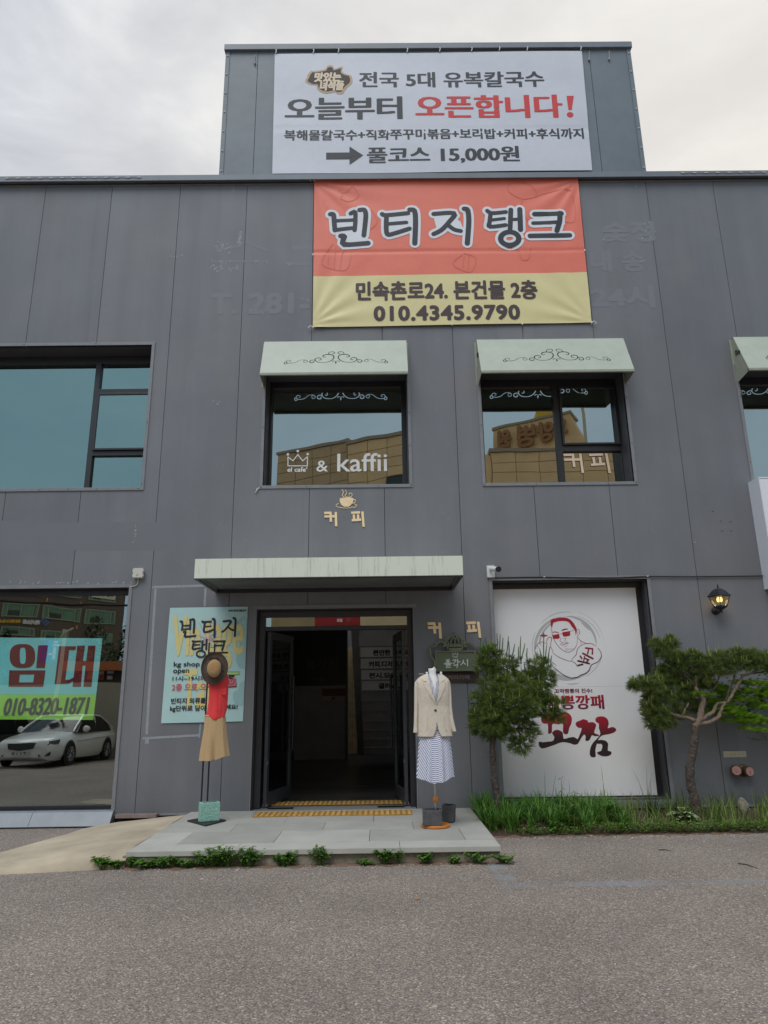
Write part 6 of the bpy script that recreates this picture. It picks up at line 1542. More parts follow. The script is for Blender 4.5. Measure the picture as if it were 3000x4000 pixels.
# security camera
c = Crop(1850, 2200, .693); wp = mat('white_plastic', (.72, .72, .70), .45)
cv = empty('security_camera', c.p(97, 45, YW)); tag(cv, 'white bullet security camera on its back box above the display board', 'camera')
a, b = c.p(74, 14, YW-.04), c.p(120, 80, YW-.04); box('back_box', a.x, b.x, YW-.05, YW-.001, b.z, a.z, wp, cv, bevel=.006)
h0 = c.p(98, 32, YW-.09); h1 = c.p(140, 34, YW-.26)
MB().tube([(h0.x, YW-.05, h0.z-.01), h0, h0+Vector((.02, -.05, .01))], .016, 10).build('bracket', wp, cv, smooth=True)
d_ = (h1-h0).normalized(); MB().tube([h0+Vector((-.01, .02, .005)), h0+d_*.02, h1-d_*.02], [.02, .034, .034], 16).build('housing', wp, cv, smooth=True)
MB().tube([h1-d_*.021, h1+d_*.012], [.035, .037], 16).build('lens_hood', M_blk, cv, smooth=True)
# junction box left, its conduit
c = Crop(0, 1280, .5425); jb = empty('junction_box', c.p(995, 1768, YW)); tag(jb, 'small cream electrical box with a faint red mark above the shop window corner', 'electrical box')
a, b = c.p(966, 1732, YW-.05), c.p(1024, 1802, YW-.05); cream = mat('cream_plastic', (.60, .57, .52), .5)
box('box_body', a.x, b.x, YW-.06, YW-.001, b.z, a.z, cream, jb, bevel=.008); box('box_lid', a.x-.006, b.x+.006, YW-.068, YW-.0605, b.z+.005, a.z-.004, cream, jb, bevel=.003)
mb = MB()
for z_q in (.25, .75): zz = b.z+(a.z-b.z)*z_q; mb.box(b.x+.003, b.x+.016, YW-.066, YW-.03, zz-.012, zz+.012); mb.box(a.x-.014, a.x-.003, YW-.066, YW-.03, zz-.012, zz+.012)
mb.build('latch', cream, jb)
m_ = c.p(988, 1782, YW-.07); box('red_mark', m_.x-.016, m_.x+.012, YW-.0695, YW-.0685, m_.z-.008, m_.z+.014, mat('faded_red', (.5, .3, .3), .6), jb)
pts = [c.p(*q, YW-.012) for q in ((994, 1803), (994, 1828), (985, 1852), (965, 1862), (940, 1864), (934, 1880))]
tag(MB().tube([Vector(q) for q in smooth_pts([p.to_tuple() for p in pts], 4)], .007, 8).build('conduit', mat('beige_conduit', (.5, .45, .38), .5), smooth='all'), 'short beige conduit curling from the cream electrical box to the window head', 'conduit')
# black cable across to the right edge
c = Crop(1850, 2200, .693); pts = [c.p(*q, YW-.02) for q in ((120, 82), (250, 80), (400, 79), (600, 82), (800, 82), (985, 75), (1200, 76), (1430, 74), (1660, 71), (1900, 66))]
tag(MB().tube([Vector(q) for q in smooth_pts([p.to_tuple() for p in pts], 5)], .0085, 6).build('cable', mat('black_cable', (.012, .012, .014), .5), smooth='all'), 'thin black cable running along the wall from the security camera to the right edge', 'cable')
for q in ((398, 79), (980, 75)): p = c.p(*q, YW-.02); o = MB().tube([p+Vector((-.012, -.008, .0)), p+Vector((.012, -.01, .004))], .006, 6).build('cable_clip', mat('pale_clip2', (.6, .58, .55), .6), bpy.data.objects['cable'])
# short rag tied at the window corner
c = Crop(600, 1800, .8439); p = c.p(480, 132, YW-.01); q = c.p(470, 148, YW-.01)
tag(MB().tube([c.p(490, 124, YW-.01), p, c.p(476, 140, YW-.02), q], [.009, .014, .008, .005], 6).build('knotted_cord', mat('cord_grey', (.5, .5, .48), .8), smooth=True), 'knot of pale cord at the lower left corner of the kaffii window', 'cord')
# fire inlet and its plate
c = Crop(2450, 2250, .4519); fi = empty('fire_inlet', c.p(990, 1685, YW)); tag(fi, 'old twin brass fire hose inlet with pink caps low on the right wall', 'fire inlet')
brass = mat('dull_brass', (.13, .095, .05), .5, metal=.5, noise=(15, .4)); cap_ = mat('faded_pink_cap', (.50, .26, .25), .6, noise=(20, .15))
u = (c.p(1000, 1690, YW-.1).x-c.p(999, 1690, YW-.1).x)
for (x, y, r, dx) in ((945, 1682, 40, -.05), (1060, 1690, 40, .05)):
    w_ = c.p(1000, 1686, YW); q = c.p(x, y, YW-.12); dv = Vector((dx*.55, -.12, -.004)).normalized(); base = q-dv*.12
    MB().tube([base, q-dv*.045, q-dv*.044, q-dv*.004], [r*u*.8, r*u*.85, r*u*1.1, r*u*1.1], 20).build('nozzle', brass, fi, smooth=True)
    MB().tube([q-dv*.003, q+dv*.006], [r*u*.92, r*u*.9], 20).build('hose_cap', cap_, fi, smooth=True)
    sd2 = dv.cross(Vector((0, 0, 1))).normalized(); MB().tube([q+dv*.009+Vector((0, 0, .02)), q+dv*.012, q+dv*.009-Vector((0, 0, .022))], .005, 6).build('cap_rib', cap_, fi)
w_ = c.p(1005, 1680, YW); MB().lathe([(.075, YW-.001), (.075, YW-.012), (.05, YW-.03), (.04, YW-.07)], (w_.x, 0, w_.z), 24, 'Y').build('flange', brass, fi, smooth=True)
r_ = c.r(831, 1515, 1029, 1566, YW-.004); pt = box('plate_sign', r_[0], r_[1], YW-.006, YW-.0006, r_[2], r_[3], mat('cream_plate', (.52, .49, .36), .6, noise=(9, .1)), None); tag(pt, 'blank-looking cream plate faded above the fire hose inlet', 'sign')
mb = MB(); letters(mb, '연결송수구', (r_[0]+.02, r_[1]-.02, r_[2]+.018, r_[3]-.018), plane(YW-.0065), 0, (.0006, .0006), n=4); mb.build('lettering', mat('faint_plate_print', (.38, .37, .28), .6), pt, recalc=False)
# ================================================================== planting bed
def leafmat(name, col, col2=None, trans=.25, rough=.55):
    mt = bpy.data.materials.new(name); mt.use_nodes = True; nt = mt.node_tree; bs = nt.nodes['Principled BSDF']; bs.inputs['Roughness'].default_value = rough
    bs.inputs['Specular IOR Level'].default_value = .3
    g = nt.nodes.new('ShaderNodeNewGeometry'); r = nt.nodes.new('ShaderNodeMix'); r.data_type = 'RGBA'
    col2 = col2 or tuple(c*1.6 for c in col)
    r.inputs[6].default_value = (*col, 1); r.inputs[7].default_value = (*col2, 1); nt.links.new(g.outputs['Random Per Island'], r.inputs[0])
    nt.links.new(r.outputs[2], bs.inputs['Base Color'])
    tr = nt.nodes.new('ShaderNodeBsdfTranslucent'); nt.links.new(r.outputs[2], tr.inputs[0]); mx = nt.nodes.new('ShaderNodeMixShader'); mx.inputs[0].default_value = trans
    nt.links.new(bs.outputs[0], mx.inputs[1]); nt.links.new(tr.outputs[0], mx.inputs[2]); nt.links.new(mx.outputs[0], nt.nodes['Material Output'].inputs[0])
    return mt
rr = random.Random(21)
soil = mat('dark_soil', (.075, .05, .035), .95, noise=(12, .4), bump=(30, 1, .03))
mb = MB(); nx = 90
A = [(1.085+i*.085, 8.13+.025*math.sin(i*1.9)+.02*math.sin(i*.7), .004) for i in range(nx)]; B = [(1.085+i*.085, 8.35, .05+.012*math.sin(i*.9)) for i in range(nx)]; C_ = [(1.085+i*.085, 9.2, .09) for i in range(nx)]
mb.loft([A, B, C_], closed=False, cap=(False, False)); tag(mb.build('planting_bed', soil, smooth='all'), kind='structure')
def blade(mb, x, y, z, h, w, ang, lean, seg=4, curl=1.0):
    dx, dy = math.cos(ang), math.sin(ang); px_, py_ = -dy, dx; vs = []
    for i in range(seg+1):
        t = i/seg; out = lean*h*(t**1.7); zz = z+h*(t-.38*curl*lean*t**2.6); ww = w*(1-t**2.2)*.5+.0004
        vs += [(x+dx*out-px_*ww, y+dy*out-py_*ww, zz), (x+dx*out+px_*ww, y+dy*out+py_*ww, zz)]
    mb.add(vs, [(2*i, 2*i+1, 2*i+3, 2*i+2) for i in range(seg)])
def gz_bed(y): return .01+.08*min(1, max(0, (y-8.13)/1.0))
mb = MB()
for _ in range(150):      # arching clumps on the left
    cx, cy = rr.uniform(1.12, 2.75), rr.uniform(8.25, 9.1); hk = rr.uniform(.6, 1.05)
    for _ in range(26): blade(mb, cx+rr.gauss(0, .02), cy+rr.gauss(0, .02), gz_bed(cy), rr.uniform(.22, .42)*hk*(1 if cx < 1.9 else .8), rr.uniform(.010, .016), rr.uniform(0, 6.283), rr.uniform(.15, 1.0))
tag(mb.build('lilyturf_grass', leafmat('lilyturf_green', (.03, .10, .015), (.19, .38, .07)), recalc=False), kind='stuff')
mb = MB()
for _ in range(1900):
    cx, cy = rr.uniform(2.3, 5.2), rr.uniform(8.25, 9.15)
    if math.sin(cx*5.1+cy*3)+math.sin(cx*11-cy*7) < rr.uniform(-1.4, .3): continue
    blade(mb, cx, cy, gz_bed(cy), rr.uniform(.10, .32), rr.uniform(.006, .011), rr.uniform(0, 6.283), rr.uniform(.05, .8), 3)
for _ in range(26):
    cx, cy = rr.uniform(1.9, 4.4), rr.uniform(8.5, 9.1); blade(mb, cx, cy, gz_bed(cy), rr.uniform(.35, .62), .007, rr.uniform(0, 6.283), rr.uniform(.05, .35), 5)
tag(mb.build('meadow_grass', leafmat('meadow_green', (.05, .10, .02), (.26, .33, .09)), recalc=False), kind='stuff')
def leaf(mb, base, d, L_, W_, droop=.3, n=3, fold=.15):
    d = Vector(d).normalized(); s = d.cross(Vector((0, 0, 1))); s = s.normalized() if s.length > .01 else Vector((1, 0, 0)); u = s.cross(d).normalized(); vs = []
    prof = [0, .8, 1, .62, 0] if n > 2 else [0, 1, 0]
    m = len(prof)-1
    for i, w in enumerate(prof):
        t = i/m; c = Vector(base)+d*L_*t-Vector((0, 0, 1))*droop*L_*t*t
        if w == 0: vs.append([c])
        else: vs.append([c-s*W_*.5*w+u*fold*W_, c, c+s*W_*.5*w+u*fold*W_])
    flat = [p for r_ in vs for p in r_]; fs = []; idx = 0; st = []
    for r_ in vs: st.append(idx); idx += len(r_)
    for i in range(m):
        a, b = vs[i], vs[i+1]; ia, ib = st[i], st[i+1]
        if len(a) == 1: fs += [(ia, ib, ib+1), (ia, ib+1, ib+2)]
        elif len(b) == 1: fs += [(ia, ib, ia+1), (ia+1, ib, ia+2)]
        else: fs += [(ia, ib, ib+1, ia+1), (ia+1, ib+1, ib+2, ia+2)]
    mb.add(flat, fs)
mb = MB()
for _ in range(3600):      # low ground cover along the edge
    cx = rr.uniform(1.5, 5.0); cy = 8.12+abs(rr.gauss(0, .10)); h = rr.uniform(.01, .10)*(1 if cx > 2.2 else .6)
    if cx < 2.4 and rr.random() < .35: continue
    a = rr.uniform(0, 6.28); leaf(mb, (cx, cy, gz_bed(cy)+h), (math.cos(a), math.sin(a), rr.uniform(.1, .8)), rr.uniform(.02, .045), rr.uniform(.012, .024), .2, 2)
dl = MB()
for _ in range(420):      # dead blades and litter lying in the bed
    cx, cy = rr.uniform(1.15, 4.9), 8.12+abs(rr.gauss(0, .28)); blade(dl, cx, cy, gz_bed(cy)+.005, rr.uniform(.03, .16), .006, rr.uniform(0, 6.283), rr.uniform(.8, 2.0), 3, .6)
tag(dl.build('dead_grass', leafmat('straw', (.20, .14, .07), (.34, .26, .13)), recalc=False), kind='stuff')
tag(mb.build('ground_cover', leafmat('cover_green', (.07, .17, .025), (.20, .34, .06)), recalc=False), kind='stuff')
G_leaf = leafmat('weed_green', (.06, .16, .02), (.17, .32, .05))
def bushy(name, x, y, z, h, spread, n, ll, lw, m, label, cat='plant', group=None, up=.5):
    t = empty(name, (x, y, z)); tag(t, label, cat, group); mb = MB(); sm = MB(); ns = max(3, n//9)
    for s in range(ns):
        a = rr.uniform(0, 6.28); l = rr.uniform(.1, 1)*spread; hh = h*rr.uniform(.55, 1); top = Vector((x+l*math.cos(a), y+l*math.sin(a)*.6, z+hh)); b = Vector((x+l*.15*math.cos(a), y+l*.15*math.sin(a), z))
        sm.tube([b, b.lerp(top, .5)+Vector((0, 0, hh*.12)), top], [.0035, .003, .0015], 4)
        for k in range(max(5, n//ns)):
            f = .25+.75*(k+1)/(n//ns+1); p = b.lerp(top, f)+Vector((0, 0, hh*.12*math.sin(PI*f))); aa = k*2.4+rr.uniform(-.4, .4)
            leaf(mb, p, (math.cos(aa), math.sin(aa), up*rr.uniform(.2, 1.4)), ll*rr.uniform(.6, 1.1)*(1-.3*f), lw*rr.uniform(.7, 1.1), rr.uniform(.1, .5), 3)
    mb.build('foliage', m, t, recalc=False); sm.build('stem', leafmat(name+'_stem', (.06, .11, .03)), t)
    return t
PG = 'weeds growing along the foot of the platform'
weeds = [(455, 3362, .15, .13, 60, 'large leafy weed at the left corner of the platform'), (505, 3362, .10, .10, 40, 'small weed just right of the left corner weed'), (610, 3358, .12, .16, 60, 'low spreading weed below the left end of the platform'), (690, 3352, .17, .10, 50, 'upright weed with taller stalks below the clothes stand'),
 (775, 3352, .11, .12, 50, 'round low weed just right of the upright stalks'), (860, 3350, .19, .18, 90, 'broad weed clump with feathery leaves left of the platform centre'), (930, 3348, .19, .14, 80, 'tallest dense weed clump below the platform edge'), (1005, 3350, .17, .13, 90, 'rounded bright weed ending the dense row'),
 (1135, 3350, .15, .13, 60, 'single weed clump standing apart left of centre'), (1265, 3350, .17, .12, 55, 'weed with two spreading stalks near the middle of the platform'), (1420, 3348, .07, .1, 36, 'tiny low weed before the tall middle weed'), (1500, 3346, .17, .10, 60, 'tall pointed weed in the middle of the platform front'),
 (1655, 3344, .13, .09, 55, 'fern-like weed below the dress form'), (1760, 3344, .06, .09, 36, 'flat weed right of the fern-like one'), (1845, 3340, .15, .10, 55, 'bright leafy weed near the right end of the platform'), (1955, 3345, .10, .12, 50, 'weed at the broken right corner of the platform')]
for (px_, py_, h, sp, n, lb_) in weeds:
    p = PZ(px_, py_, 0); bushy('weed', p.x, min(p.y, 6.93), .0, h*rr.uniform(.6, 1.1), sp*rr.uniform(.9, 1.5), int(n*2.0), rr.uniform(.05, .075), rr.uniform(.022, .034), G_leaf, lb_, 'weed', PG)
for k_, (px_, lb_) in enumerate(((560, 'thin weed filling the gap left of the low spreading weed'), (650, 'thin weed between the low spreading weed and the taller stalks'), (730, 'thin weed between the tall stalks and the round low weed'), (815, 'thin weed between the round low weed and the broad clump'), (895, 'thin weed between the broad clump and the tallest clump'), (970, 'thin weed between the tallest clump and the rounded bright weed'), (1110, 'thin weed just left of the single clump standing apart'), (1160, 'thin weed just right of the single clump standing apart'), (1560, 'thin weed right of the tall pointed weed'))):
    p = PZ(px_, 3356, 0); bushy('weed', p.x, min(p.y, 6.95), .0, rr.uniform(.08, .15), .10, 60, .05, .022, G_leaf, lb_, 'weed', PG)
def onbed(px_, py_): return P(px_, py_, 8.45)
p = P(2235, 3200, 8.35); bushy('ferny_sapling', p.x, 8.4, .03, .40, .13, 80, .085, .028, leafmat('sapling_green', (.07, .17, .02), (.16, .28, .05)), 'tall pale green sapling with toothed leaflets before the display board')
p = P(2235, 3215, 8.3); bushy('red_weed', p.x, 8.28, .02, .18, .12, 60, .06, .02, leafmat('red_leaf', (.11, .055, .025), (.16, .10, .035)), 'brownish red leaved weed at the foot of the pale green sapling')
p = P(2400, 3190, 8.5); bushy('lily_clump', p.x, 8.55, .03, .27, .17, 60, .16, .045, leafmat('lily_green', (.07, .18, .025), (.13, .26, .05)), 'broad pointed-leaf green clump under the middle of the display board')
p = P(2565, 3190, 8.6); bushy('feathery_bush', p.x, 8.75, .04, .30, .20, 240, .04, .016, leafmat('feather_green', (.03, .09, .018), (.06, .15, .03)), 'dark feathery bush at the right foot of the display board')
p = P(2150, 3220, 8.3); bushy('low_herb', p.x, 8.22, .02, .13, .16, 110, .045, .03, G_leaf, 'low round leafed herb at the bed edge in front of the lilyturf')
p = P(2820, 3180, 8.5); bushy('yellow_herb', P(2700, 3180, 8.5).x, 8.5, .03, .22, .16, 80, .05, .02, leafmat('yellow_green', (.13, .20, .02), (.30, .30, .04)), 'yellow-green flowering herb beside the right pine trunk')
# hosta with pale margins
hp = empty('hosta', (P(2665, 3180, 8.5).x, 8.5, .03)); tag(hp, 'variegated plant with white-edged leaves left of the right pine trunk', 'plant')
hx = hp.location.x; i1, i2 = MB(), MB()
for k in range(24):
    a = k*2.4; el = rr.uniform(.35, 1.3); L_ = rr.uniform(.15, .22); d = (math.cos(a), math.sin(a)*.8, el); b = (hx+.03*math.cos(a), 8.5+.03*math.sin(a), .06+.10*rr.random())
    leaf(i1, b, d, L_*1.05, .086, .55, 3, .1); leaf(i2, Vector(b)+Vector((0, -.003, .003)), d, L_*.97, .064, .55, 3, .1)
i1.build('leaf_margin', leafmat('cream_margin', (.38, .44, .22), (.5, .55, .32)), hp, recalc=False); i2.build('leaf_blade', leafmat('hosta_green', (.045, .13, .03), (.06, .16, .035)), hp, recalc=False)
# garden stone by the wall
q = P(2900, 3135, 9.0); mb = MB(); mb.loft([ring(q.x, 9.0, .05+h, r*.06, r*.05, 9, lambda t, h=h: .15*math.sin(3*t+h*30)) for h, r in ((0, 1), (.06, 1.2), (.12, 1.0), (.17, .6), (.19, .2))])
tag(mb.build('stone', mat('mossy_stone', (.24, .22, .17), .9, noise=(18, .4), bump=(30, .8, .02)), smooth='all'), 'small pale mossy stone at the wall foot under the fire inlet', 'stone')
# lone thin stalk before the display board
q = P(2195, 3085, 8.6); mb = MB(); mb.tube([(q.x+.01, 8.6, .05), (q.x-.005, 8.6, .35), (q.x, 8.6, .52), (q.x+.02, 8.6, .56)], [.0035, .003, .002, .002], 5)
for z_, s in ((.40, -1), (.36, 1), (.43, 1), (.54, -1)): leaf(mb, (q.x, 8.6, z_), (s, -.2, -.4), .045, .022, .3, 3)
tag(mb.build('thin_stalk', leafmat('stalk_green', (.03, .07, .02)), recalc=False), 'single thin dark stalk rising against the lower display board', 'plant')

# ================================================================== pines
bark = mat('pine_bark', (.085, .066, .055), .95, noise=(22, .5, 4), bump=(30, 1.0, .03))
bark2 = mat('pine_bark_pale', (.20, .145, .11), .9, noise=(25, .35, 4), bump=(40, .8, .015))
def tuft(mb, c, d, n, L_, w, spread):
    d = Vector(d).normalized(); a = d.orthogonal().normalized(); b = d.cross(a)
    for i in range(n):
        t = rr.uniform(0, 6.283); s = spread*math.sqrt(rr.random()); dv = (d+(a*math.cos(t)+b*math.sin(t))*s).normalized(); l = L_*rr.uniform(.7, 1.1)
        side = dv.cross(Vector((rr.gauss(0, 1), rr.gauss(0, 1), rr.gauss(0, 1)))).normalized()*w; base = c-d*.02*rr.random()
        tip = base+dv*l-Vector((0, 0, .10*l))
        mb.v += [tuple(base-side*.6), tuple(base+side*.6), tuple(base+dv*l*.6+side), tuple(tip), tuple(base+dv*l*.6-side)]
        k = len(mb.v)-5; mb.f.append((k, k+1, k+2, k+3, k+4)); mb.mi.append(0)
def limb(mb, pts, Y, crop, r0, r1, dys=None):
    P_ = []
    for i, q in enumerate(pts): P_.append(tuple(crop.p(q[0], q[1], Y+(q[2] if len(q) > 2 else 0))))
    P_ = smooth_pts(P_, 5); n = len(P_); P2 = [Vector(p)+Vector((rr.gauss(0, .0035), rr.gauss(0, .0035), 0)) for p in P_]
    mb.tube(P2, [(r0+(r1-r0)*(i/(n-1)))*rr.uniform(.9, 1.1) for i in range(n)], 9); return P2
def pine(name, crop, Y, pads, limbs, label, ground_z, cand, tuft_density=1.0, sc=1.0, greens=((.05, .10, .018), (.24, .32, .075))):
    root = empty(name, limbs[0][1]); tag(root, label, 'pine tree', 'small pruned pines in the bed')
    tb = MB(); limb(tb, limbs[0][0], Y, crop, *limbs[0][2:4]); trk = tb.build('trunk', bark, root, smooth='all')
    nodes = []
    for L_ in limbs[1:]:
        b = MB(); pp = limb(b, L_[0], Y, crop, L_[1], L_[2]); nodes += pp; b.build('branch', L_[3] if len(L_) > 3 else bark, root, smooth='all')
    nd = MB(); cn_ = MB(); tw = MB(); inner = MB(); u = crop.p(501, 500, Y).x-crop.p(500, 500, Y).x
    for pad in pads:
        x, y, rx, ry = pad[:4]; dy = pad[4] if len(pad) > 4 else 0; dens = pad[5] if len(pad) > 5 else 1
        c0 = crop.p(x, y, Y+dy); RX, RZ = rx*u*1.2, ry*u*1.12; RYd = min(.30, RX*.9)
        nt_ = int(dens*tuft_density*(22+2500*RX*RZ)); near = min(nodes, key=lambda q: (q-c0).length) if nodes else c0
        tw.tube([near, near.lerp(c0, .5)+Vector((0, 0, -.02)), c0+Vector((0, 0, -RZ*.3))], [.009, .007, .004], 5)
        for i in range(nt_):
            while True:
                v = Vector((rr.uniform(-1, 1), rr.uniform(-1, 1), rr.uniform(-1, 1)))
                if .25 < v.length < 1: break
            p = c0+Vector((v.x*RX, v.y*RYd, v.z*RZ)); d = Vector((v.x*.7, v.y*.7-.15, .75+v.z*.4))
            if v.z < -.3: d.z = -.25+rr.random()*.4
            tuft(nd, p, d, 30, .082*sc*rr.uniform(.8, 1.15), .0014*sc, 1.3)
            if i % 5 == 0: tw.tube([c0+(p-c0)*.25, p], [.0035, .002], 4)
            if v.z > cand and v.y < .3 and rr.random() < .45 and dens >= .8:
                hgt = rr.uniform(.035, .085)*sc*(1.15 if v.z > .6 else .8); tip = p+Vector((rr.gauss(0, .006), rr.gauss(0, .006), hgt+.02)); cn_.tube([p+Vector((0, 0, .0)), p.lerp(tip, .5), tip], [.0045, .005, .0022], 5)
                for q_ in range(5):
                    f = .2+.15*q_; tuft(cn_, p.lerp(tip, f), (0, 0, 1), 4, .016, .0012, .9)
    tw.build('twig', bark, root)
    a = nd.build('crown', leafmat(name+'_needles', *greens, trans=.28), root, recalc=False)
    b = cn_.build('candle_shoot', leafmat(name+'_shoots', (.17, .27, .04), (.36, .44, .10), trans=.2), root, recalc=False); b['kind'] = 'stuff'
    return root
c4 = Crop(1850, 2200, .693)
padsA = [(95, 520, 52, 50), (60, 575, 50, 35), (165, 580, 75, 45, .05), (365, 585, 50, 48), (400, 650, 52, 48), (300, 660, 90, 45, .1), (120, 665, 75, 40), (215, 690, 100, 50, -.1), (345, 725, 80, 55), (55, 765, 62, 50), (150, 780, 100, 70, -.05), (265, 790, 100, 60, -.12), (355, 790, 60, 50),
 (445, 790, 58, 34), (455, 860, 48, 30), (30, 850, 55, 45), (100, 880, 90, 60, -.1), (190, 880, 90, 60, .05), (290, 860, 80, 40, .12), (120, 950, 66, 45), (40, 920, 45, 40), (190, 960, 45, 28, 0, .6), (262, 1022, 54, 46), (330, 960, 40, 18, 0, .6), (300, 910, 60, 25, .1, .5)]
limA = [([(140, 1420, .0), (135, 1350, 0), (122, 1250, 0), (112, 1150, 0), (105, 1050, 0), (110, 960, 0)], (P(1950, 3150, 8.65).x, 8.65, .04), .043, .036),
 ([(110, 965), (100, 880), (115, 780), (110, 660), (100, 560)], .034, .010), ([(112, 900), (200, 840), (290, 800), (370, 760), (440, 790)], .035, .008), ([(115, 960), (180, 945), (230, 935), (260, 960), (262, 1020)], .02, .008), ([(230, 935), (290, 930), (350, 945), (357, 938)], .014, .006), ([(250, 820), (330, 720), (380, 630), (400, 560)], .025, .008), ([(110, 900), (60, 840), (40, 780)], .025, .008), ([(115, 790), (170, 700), (190, 600)], .022, .008)]
pine('pine_tree', c4, 8.65, padsA, limA, 'dense dark pine with upright pale shoots left of the display board', .04, .05, 1.0)
# long naked leader shoots of the left pine
root = [o for o in bpy.data.objects if o.name == 'pine_tree'][0]; mb = MB(); YA = 8.6
for pts in ([(130, 500), (131, 395)], [(145, 500), (150, 400)], [(160, 500), (166, 420)], [(185, 520), (196, 410)], [(200, 530), (198, 440)], [(215, 530), (232, 455)], [(262, 540), (266, 412)], [(268, 540), (290, 450)], [(250, 550), (252, 470)], [(305, 560), (302, 478)], [(395, 540), (396, 395)], [(385, 540), (372, 480)], [(405, 540), (412, 460)], [(420, 560), (430, 470)], [(435, 580), (440, 520)], [(345, 590), (340, 520)], [(290, 610), (286, 560)], [(75, 500), (68, 420)], [(40, 520), (38, 430)], [(50, 500), (60, 440)],
    [(430, 640), (442, 625)], [(100, 660), (100, 600)], [(62, 690), (58, 640)], [(150, 660), (152, 610)]):
    a = c4.p(*pts[0], YA); b = c4.p(*pts[1], YA); mid = a.lerp(b, .5)+Vector((rr.gauss(0, .006), 0, 0)); mb.tube([a, mid, b], [.006, .0075, .004], 6)
    for k in range(16): tuft(mb, a.lerp(b, k/16), (0, 0, 1), 3, .012, .0011, .9)
    tuft(mb, a, (0, 0, 1), 24, .07, .0016, 1.4)
    mb.tube([a-Vector((0, 0, .06)), a], [.005, .005], 5)
o = mb.build('leader_shoot', leafmat('leader_green', (.06, .115, .03), (.13, .19, .055), trans=.15), root, recalc=False); o['kind'] = 'stuff'
cB = Crop(2450, 2250, .4519)
padsB = [(280, 585, 75, 40), (385, 580, 50, 60), (345, 670, 85, 50), (300, 640, 60, 40), (455, 700, 90, 60), (430, 770, 80, 40), (570, 690, 70, 50), (600, 770, 110, 75), (720, 720, 80, 50), (740, 800, 100, 60), (620, 870, 90, 60), (830, 710, 70, 50), (870, 790, 80, 50), (950, 680, 70, 50), (990, 760, 90, 60), (1060, 690, 80, 50), (1120, 740, 90, 60), (1190, 790, 60, 45), (1250, 720, 90, 70), (1330, 760, 90, 70),
 (120, 930, 85, 48), (60, 950, 40, 30), (210, 925, 90, 55), (230, 1000, 90, 60), (320, 900, 80, 60, .1), (410, 850, 90, 60, .12), (420, 950, 100, 70, .1), (330, 1040, 90, 60, .05), (200, 1090, 60, 60), (180, 1190, 55, 60), (270, 1180, 90, 70), (240, 1270, 60, 50), (330, 1240, 80, 60, .05), (400, 1180, 80, 50, .1), (480, 1060, 90, 60, .14), (540, 960, 80, 60, .14), (560, 1130, 60, 50, .15, .7), (300, 820, 50, 35, .1), (690, 930, 60, 40, .1)]
limB = [([(605, 2150), (600, 2050), (575, 1900), (545, 1780), (540, 1650), (565, 1520), (585, 1400), (580, 1290)], (P(2720, 3190, 8.8).x, 8.8, .04), .062, .042),
 ([(585, 1300), (625, 1240), (640, 1160), (658, 1080), (640, 1040), (610, 1000), (590, 950), (600, 860)], .040, .020, bark2), ([(600, 1290), (650, 1275), (720, 1262), (785, 1220), (810, 1170), (840, 1100), (870, 1080), (910, 1020), (950, 950), (985, 890), (1000, 862), (1060, 845), (1110, 820)], .026, .013, bark2),
 ([(620, 1265), (680, 1215), (745, 1170), (770, 1115), (800, 1100), (850, 1095)], .026, .014, bark2), ([(850, 1080), (885, 990), (920, 890), (930, 800)], .014, .007, bark), ([(1060, 845), (1160, 830), (1240, 800)], .012, .007, bark),
 ([(580, 1250), (520, 1225), (440, 1212), (380, 1190), (330, 1155), (290, 1110), (250, 1040), (200, 960)], .024, .010, bark2), ([(470, 1212), (500, 1160), (528, 1100)], .012, .009, bark2), ([(530, 1130), (480, 1135), (440, 1140)], .006, .003, bark), ([(590, 950), (520, 880), (420, 780), (350, 680), (320, 600)], .018, .007, bark), ([(330, 1155), (290, 1200), (250, 1240)], .012, .006, bark), ([(660, 1080), (760, 960), (800, 850)], .014, .006, bark)]
pine('pine_tree', cB, 8.72, padsB, limB, 'spreading pine with pale bare forked limbs right of the display board', .04, -.1, 1.15, .92, ((.055, .10, .024), (.25, .31, .085)))
# ================================================================== maple behind the right pine
mp_ = empty('maple_tree', (5.1, 8.95, .05)); tag(mp_, 'bright green maple spreading behind the right pine at the right edge', 'maple tree')
mb = MB(); mb.tube([(5.15, 8.98, .04), (5.1, 8.98, .7), (5.0, 8.95, 1.1), (4.7, 8.9, 1.45)], [.045, .04, .03, .015], 8); mb.tube([(5.1, 8.98, .7), (5.2, 8.9, 1.3), (5.1, 8.8, 1.9)], [.03, .025, .012], 8); mb.tube([(5.0, 8.95, 1.1), (4.5, 8.85, 1.2), (4.1, 8.8, 1.25)], [.018, .012, .006], 6); mb.build('trunk', mat('maple_bark', (.12, .11, .09), .8, noise=(20, .3)), mp_, smooth=True)
mb = MB(); dkm = MB()
def maple_leaf(mb, p, s, yaw, tilt):
    rot = Matrix.Rotation(yaw, 3, 'Z') @ Matrix.Rotation(tilt, 3, 'X'); pts = []
    lob = [(-100, .45), (-55, .85), (-5, 1), (45, 1.05), (90, 1.0)]
    pts = [(0, -.12)]
    seq = [(-35, .6), (-15, .22), (10, .88), (32, .28), (52, 1.0), (72, .3), (90, 1.12), (108, .3), (128, 1.0), (148, .28), (170, .88), (195, .22), (215, .6)]
    for a, r_ in seq: pts.append((r_*math.cos(R(a)), r_*math.sin(R(a))))
    vs = [tuple(Vector(p)+rot @ Vector((x*s, y*s, -.12*s*(x*x+y*y)))) for x, y in pts]
    n = len(vs); k = len(mb.v); mb.v += vs
    for i in range(1, n-1): mb.f.append((k, k+i, k+i+1)); mb.mi.append(0)
cM = Crop(2450, 2250, .4519)
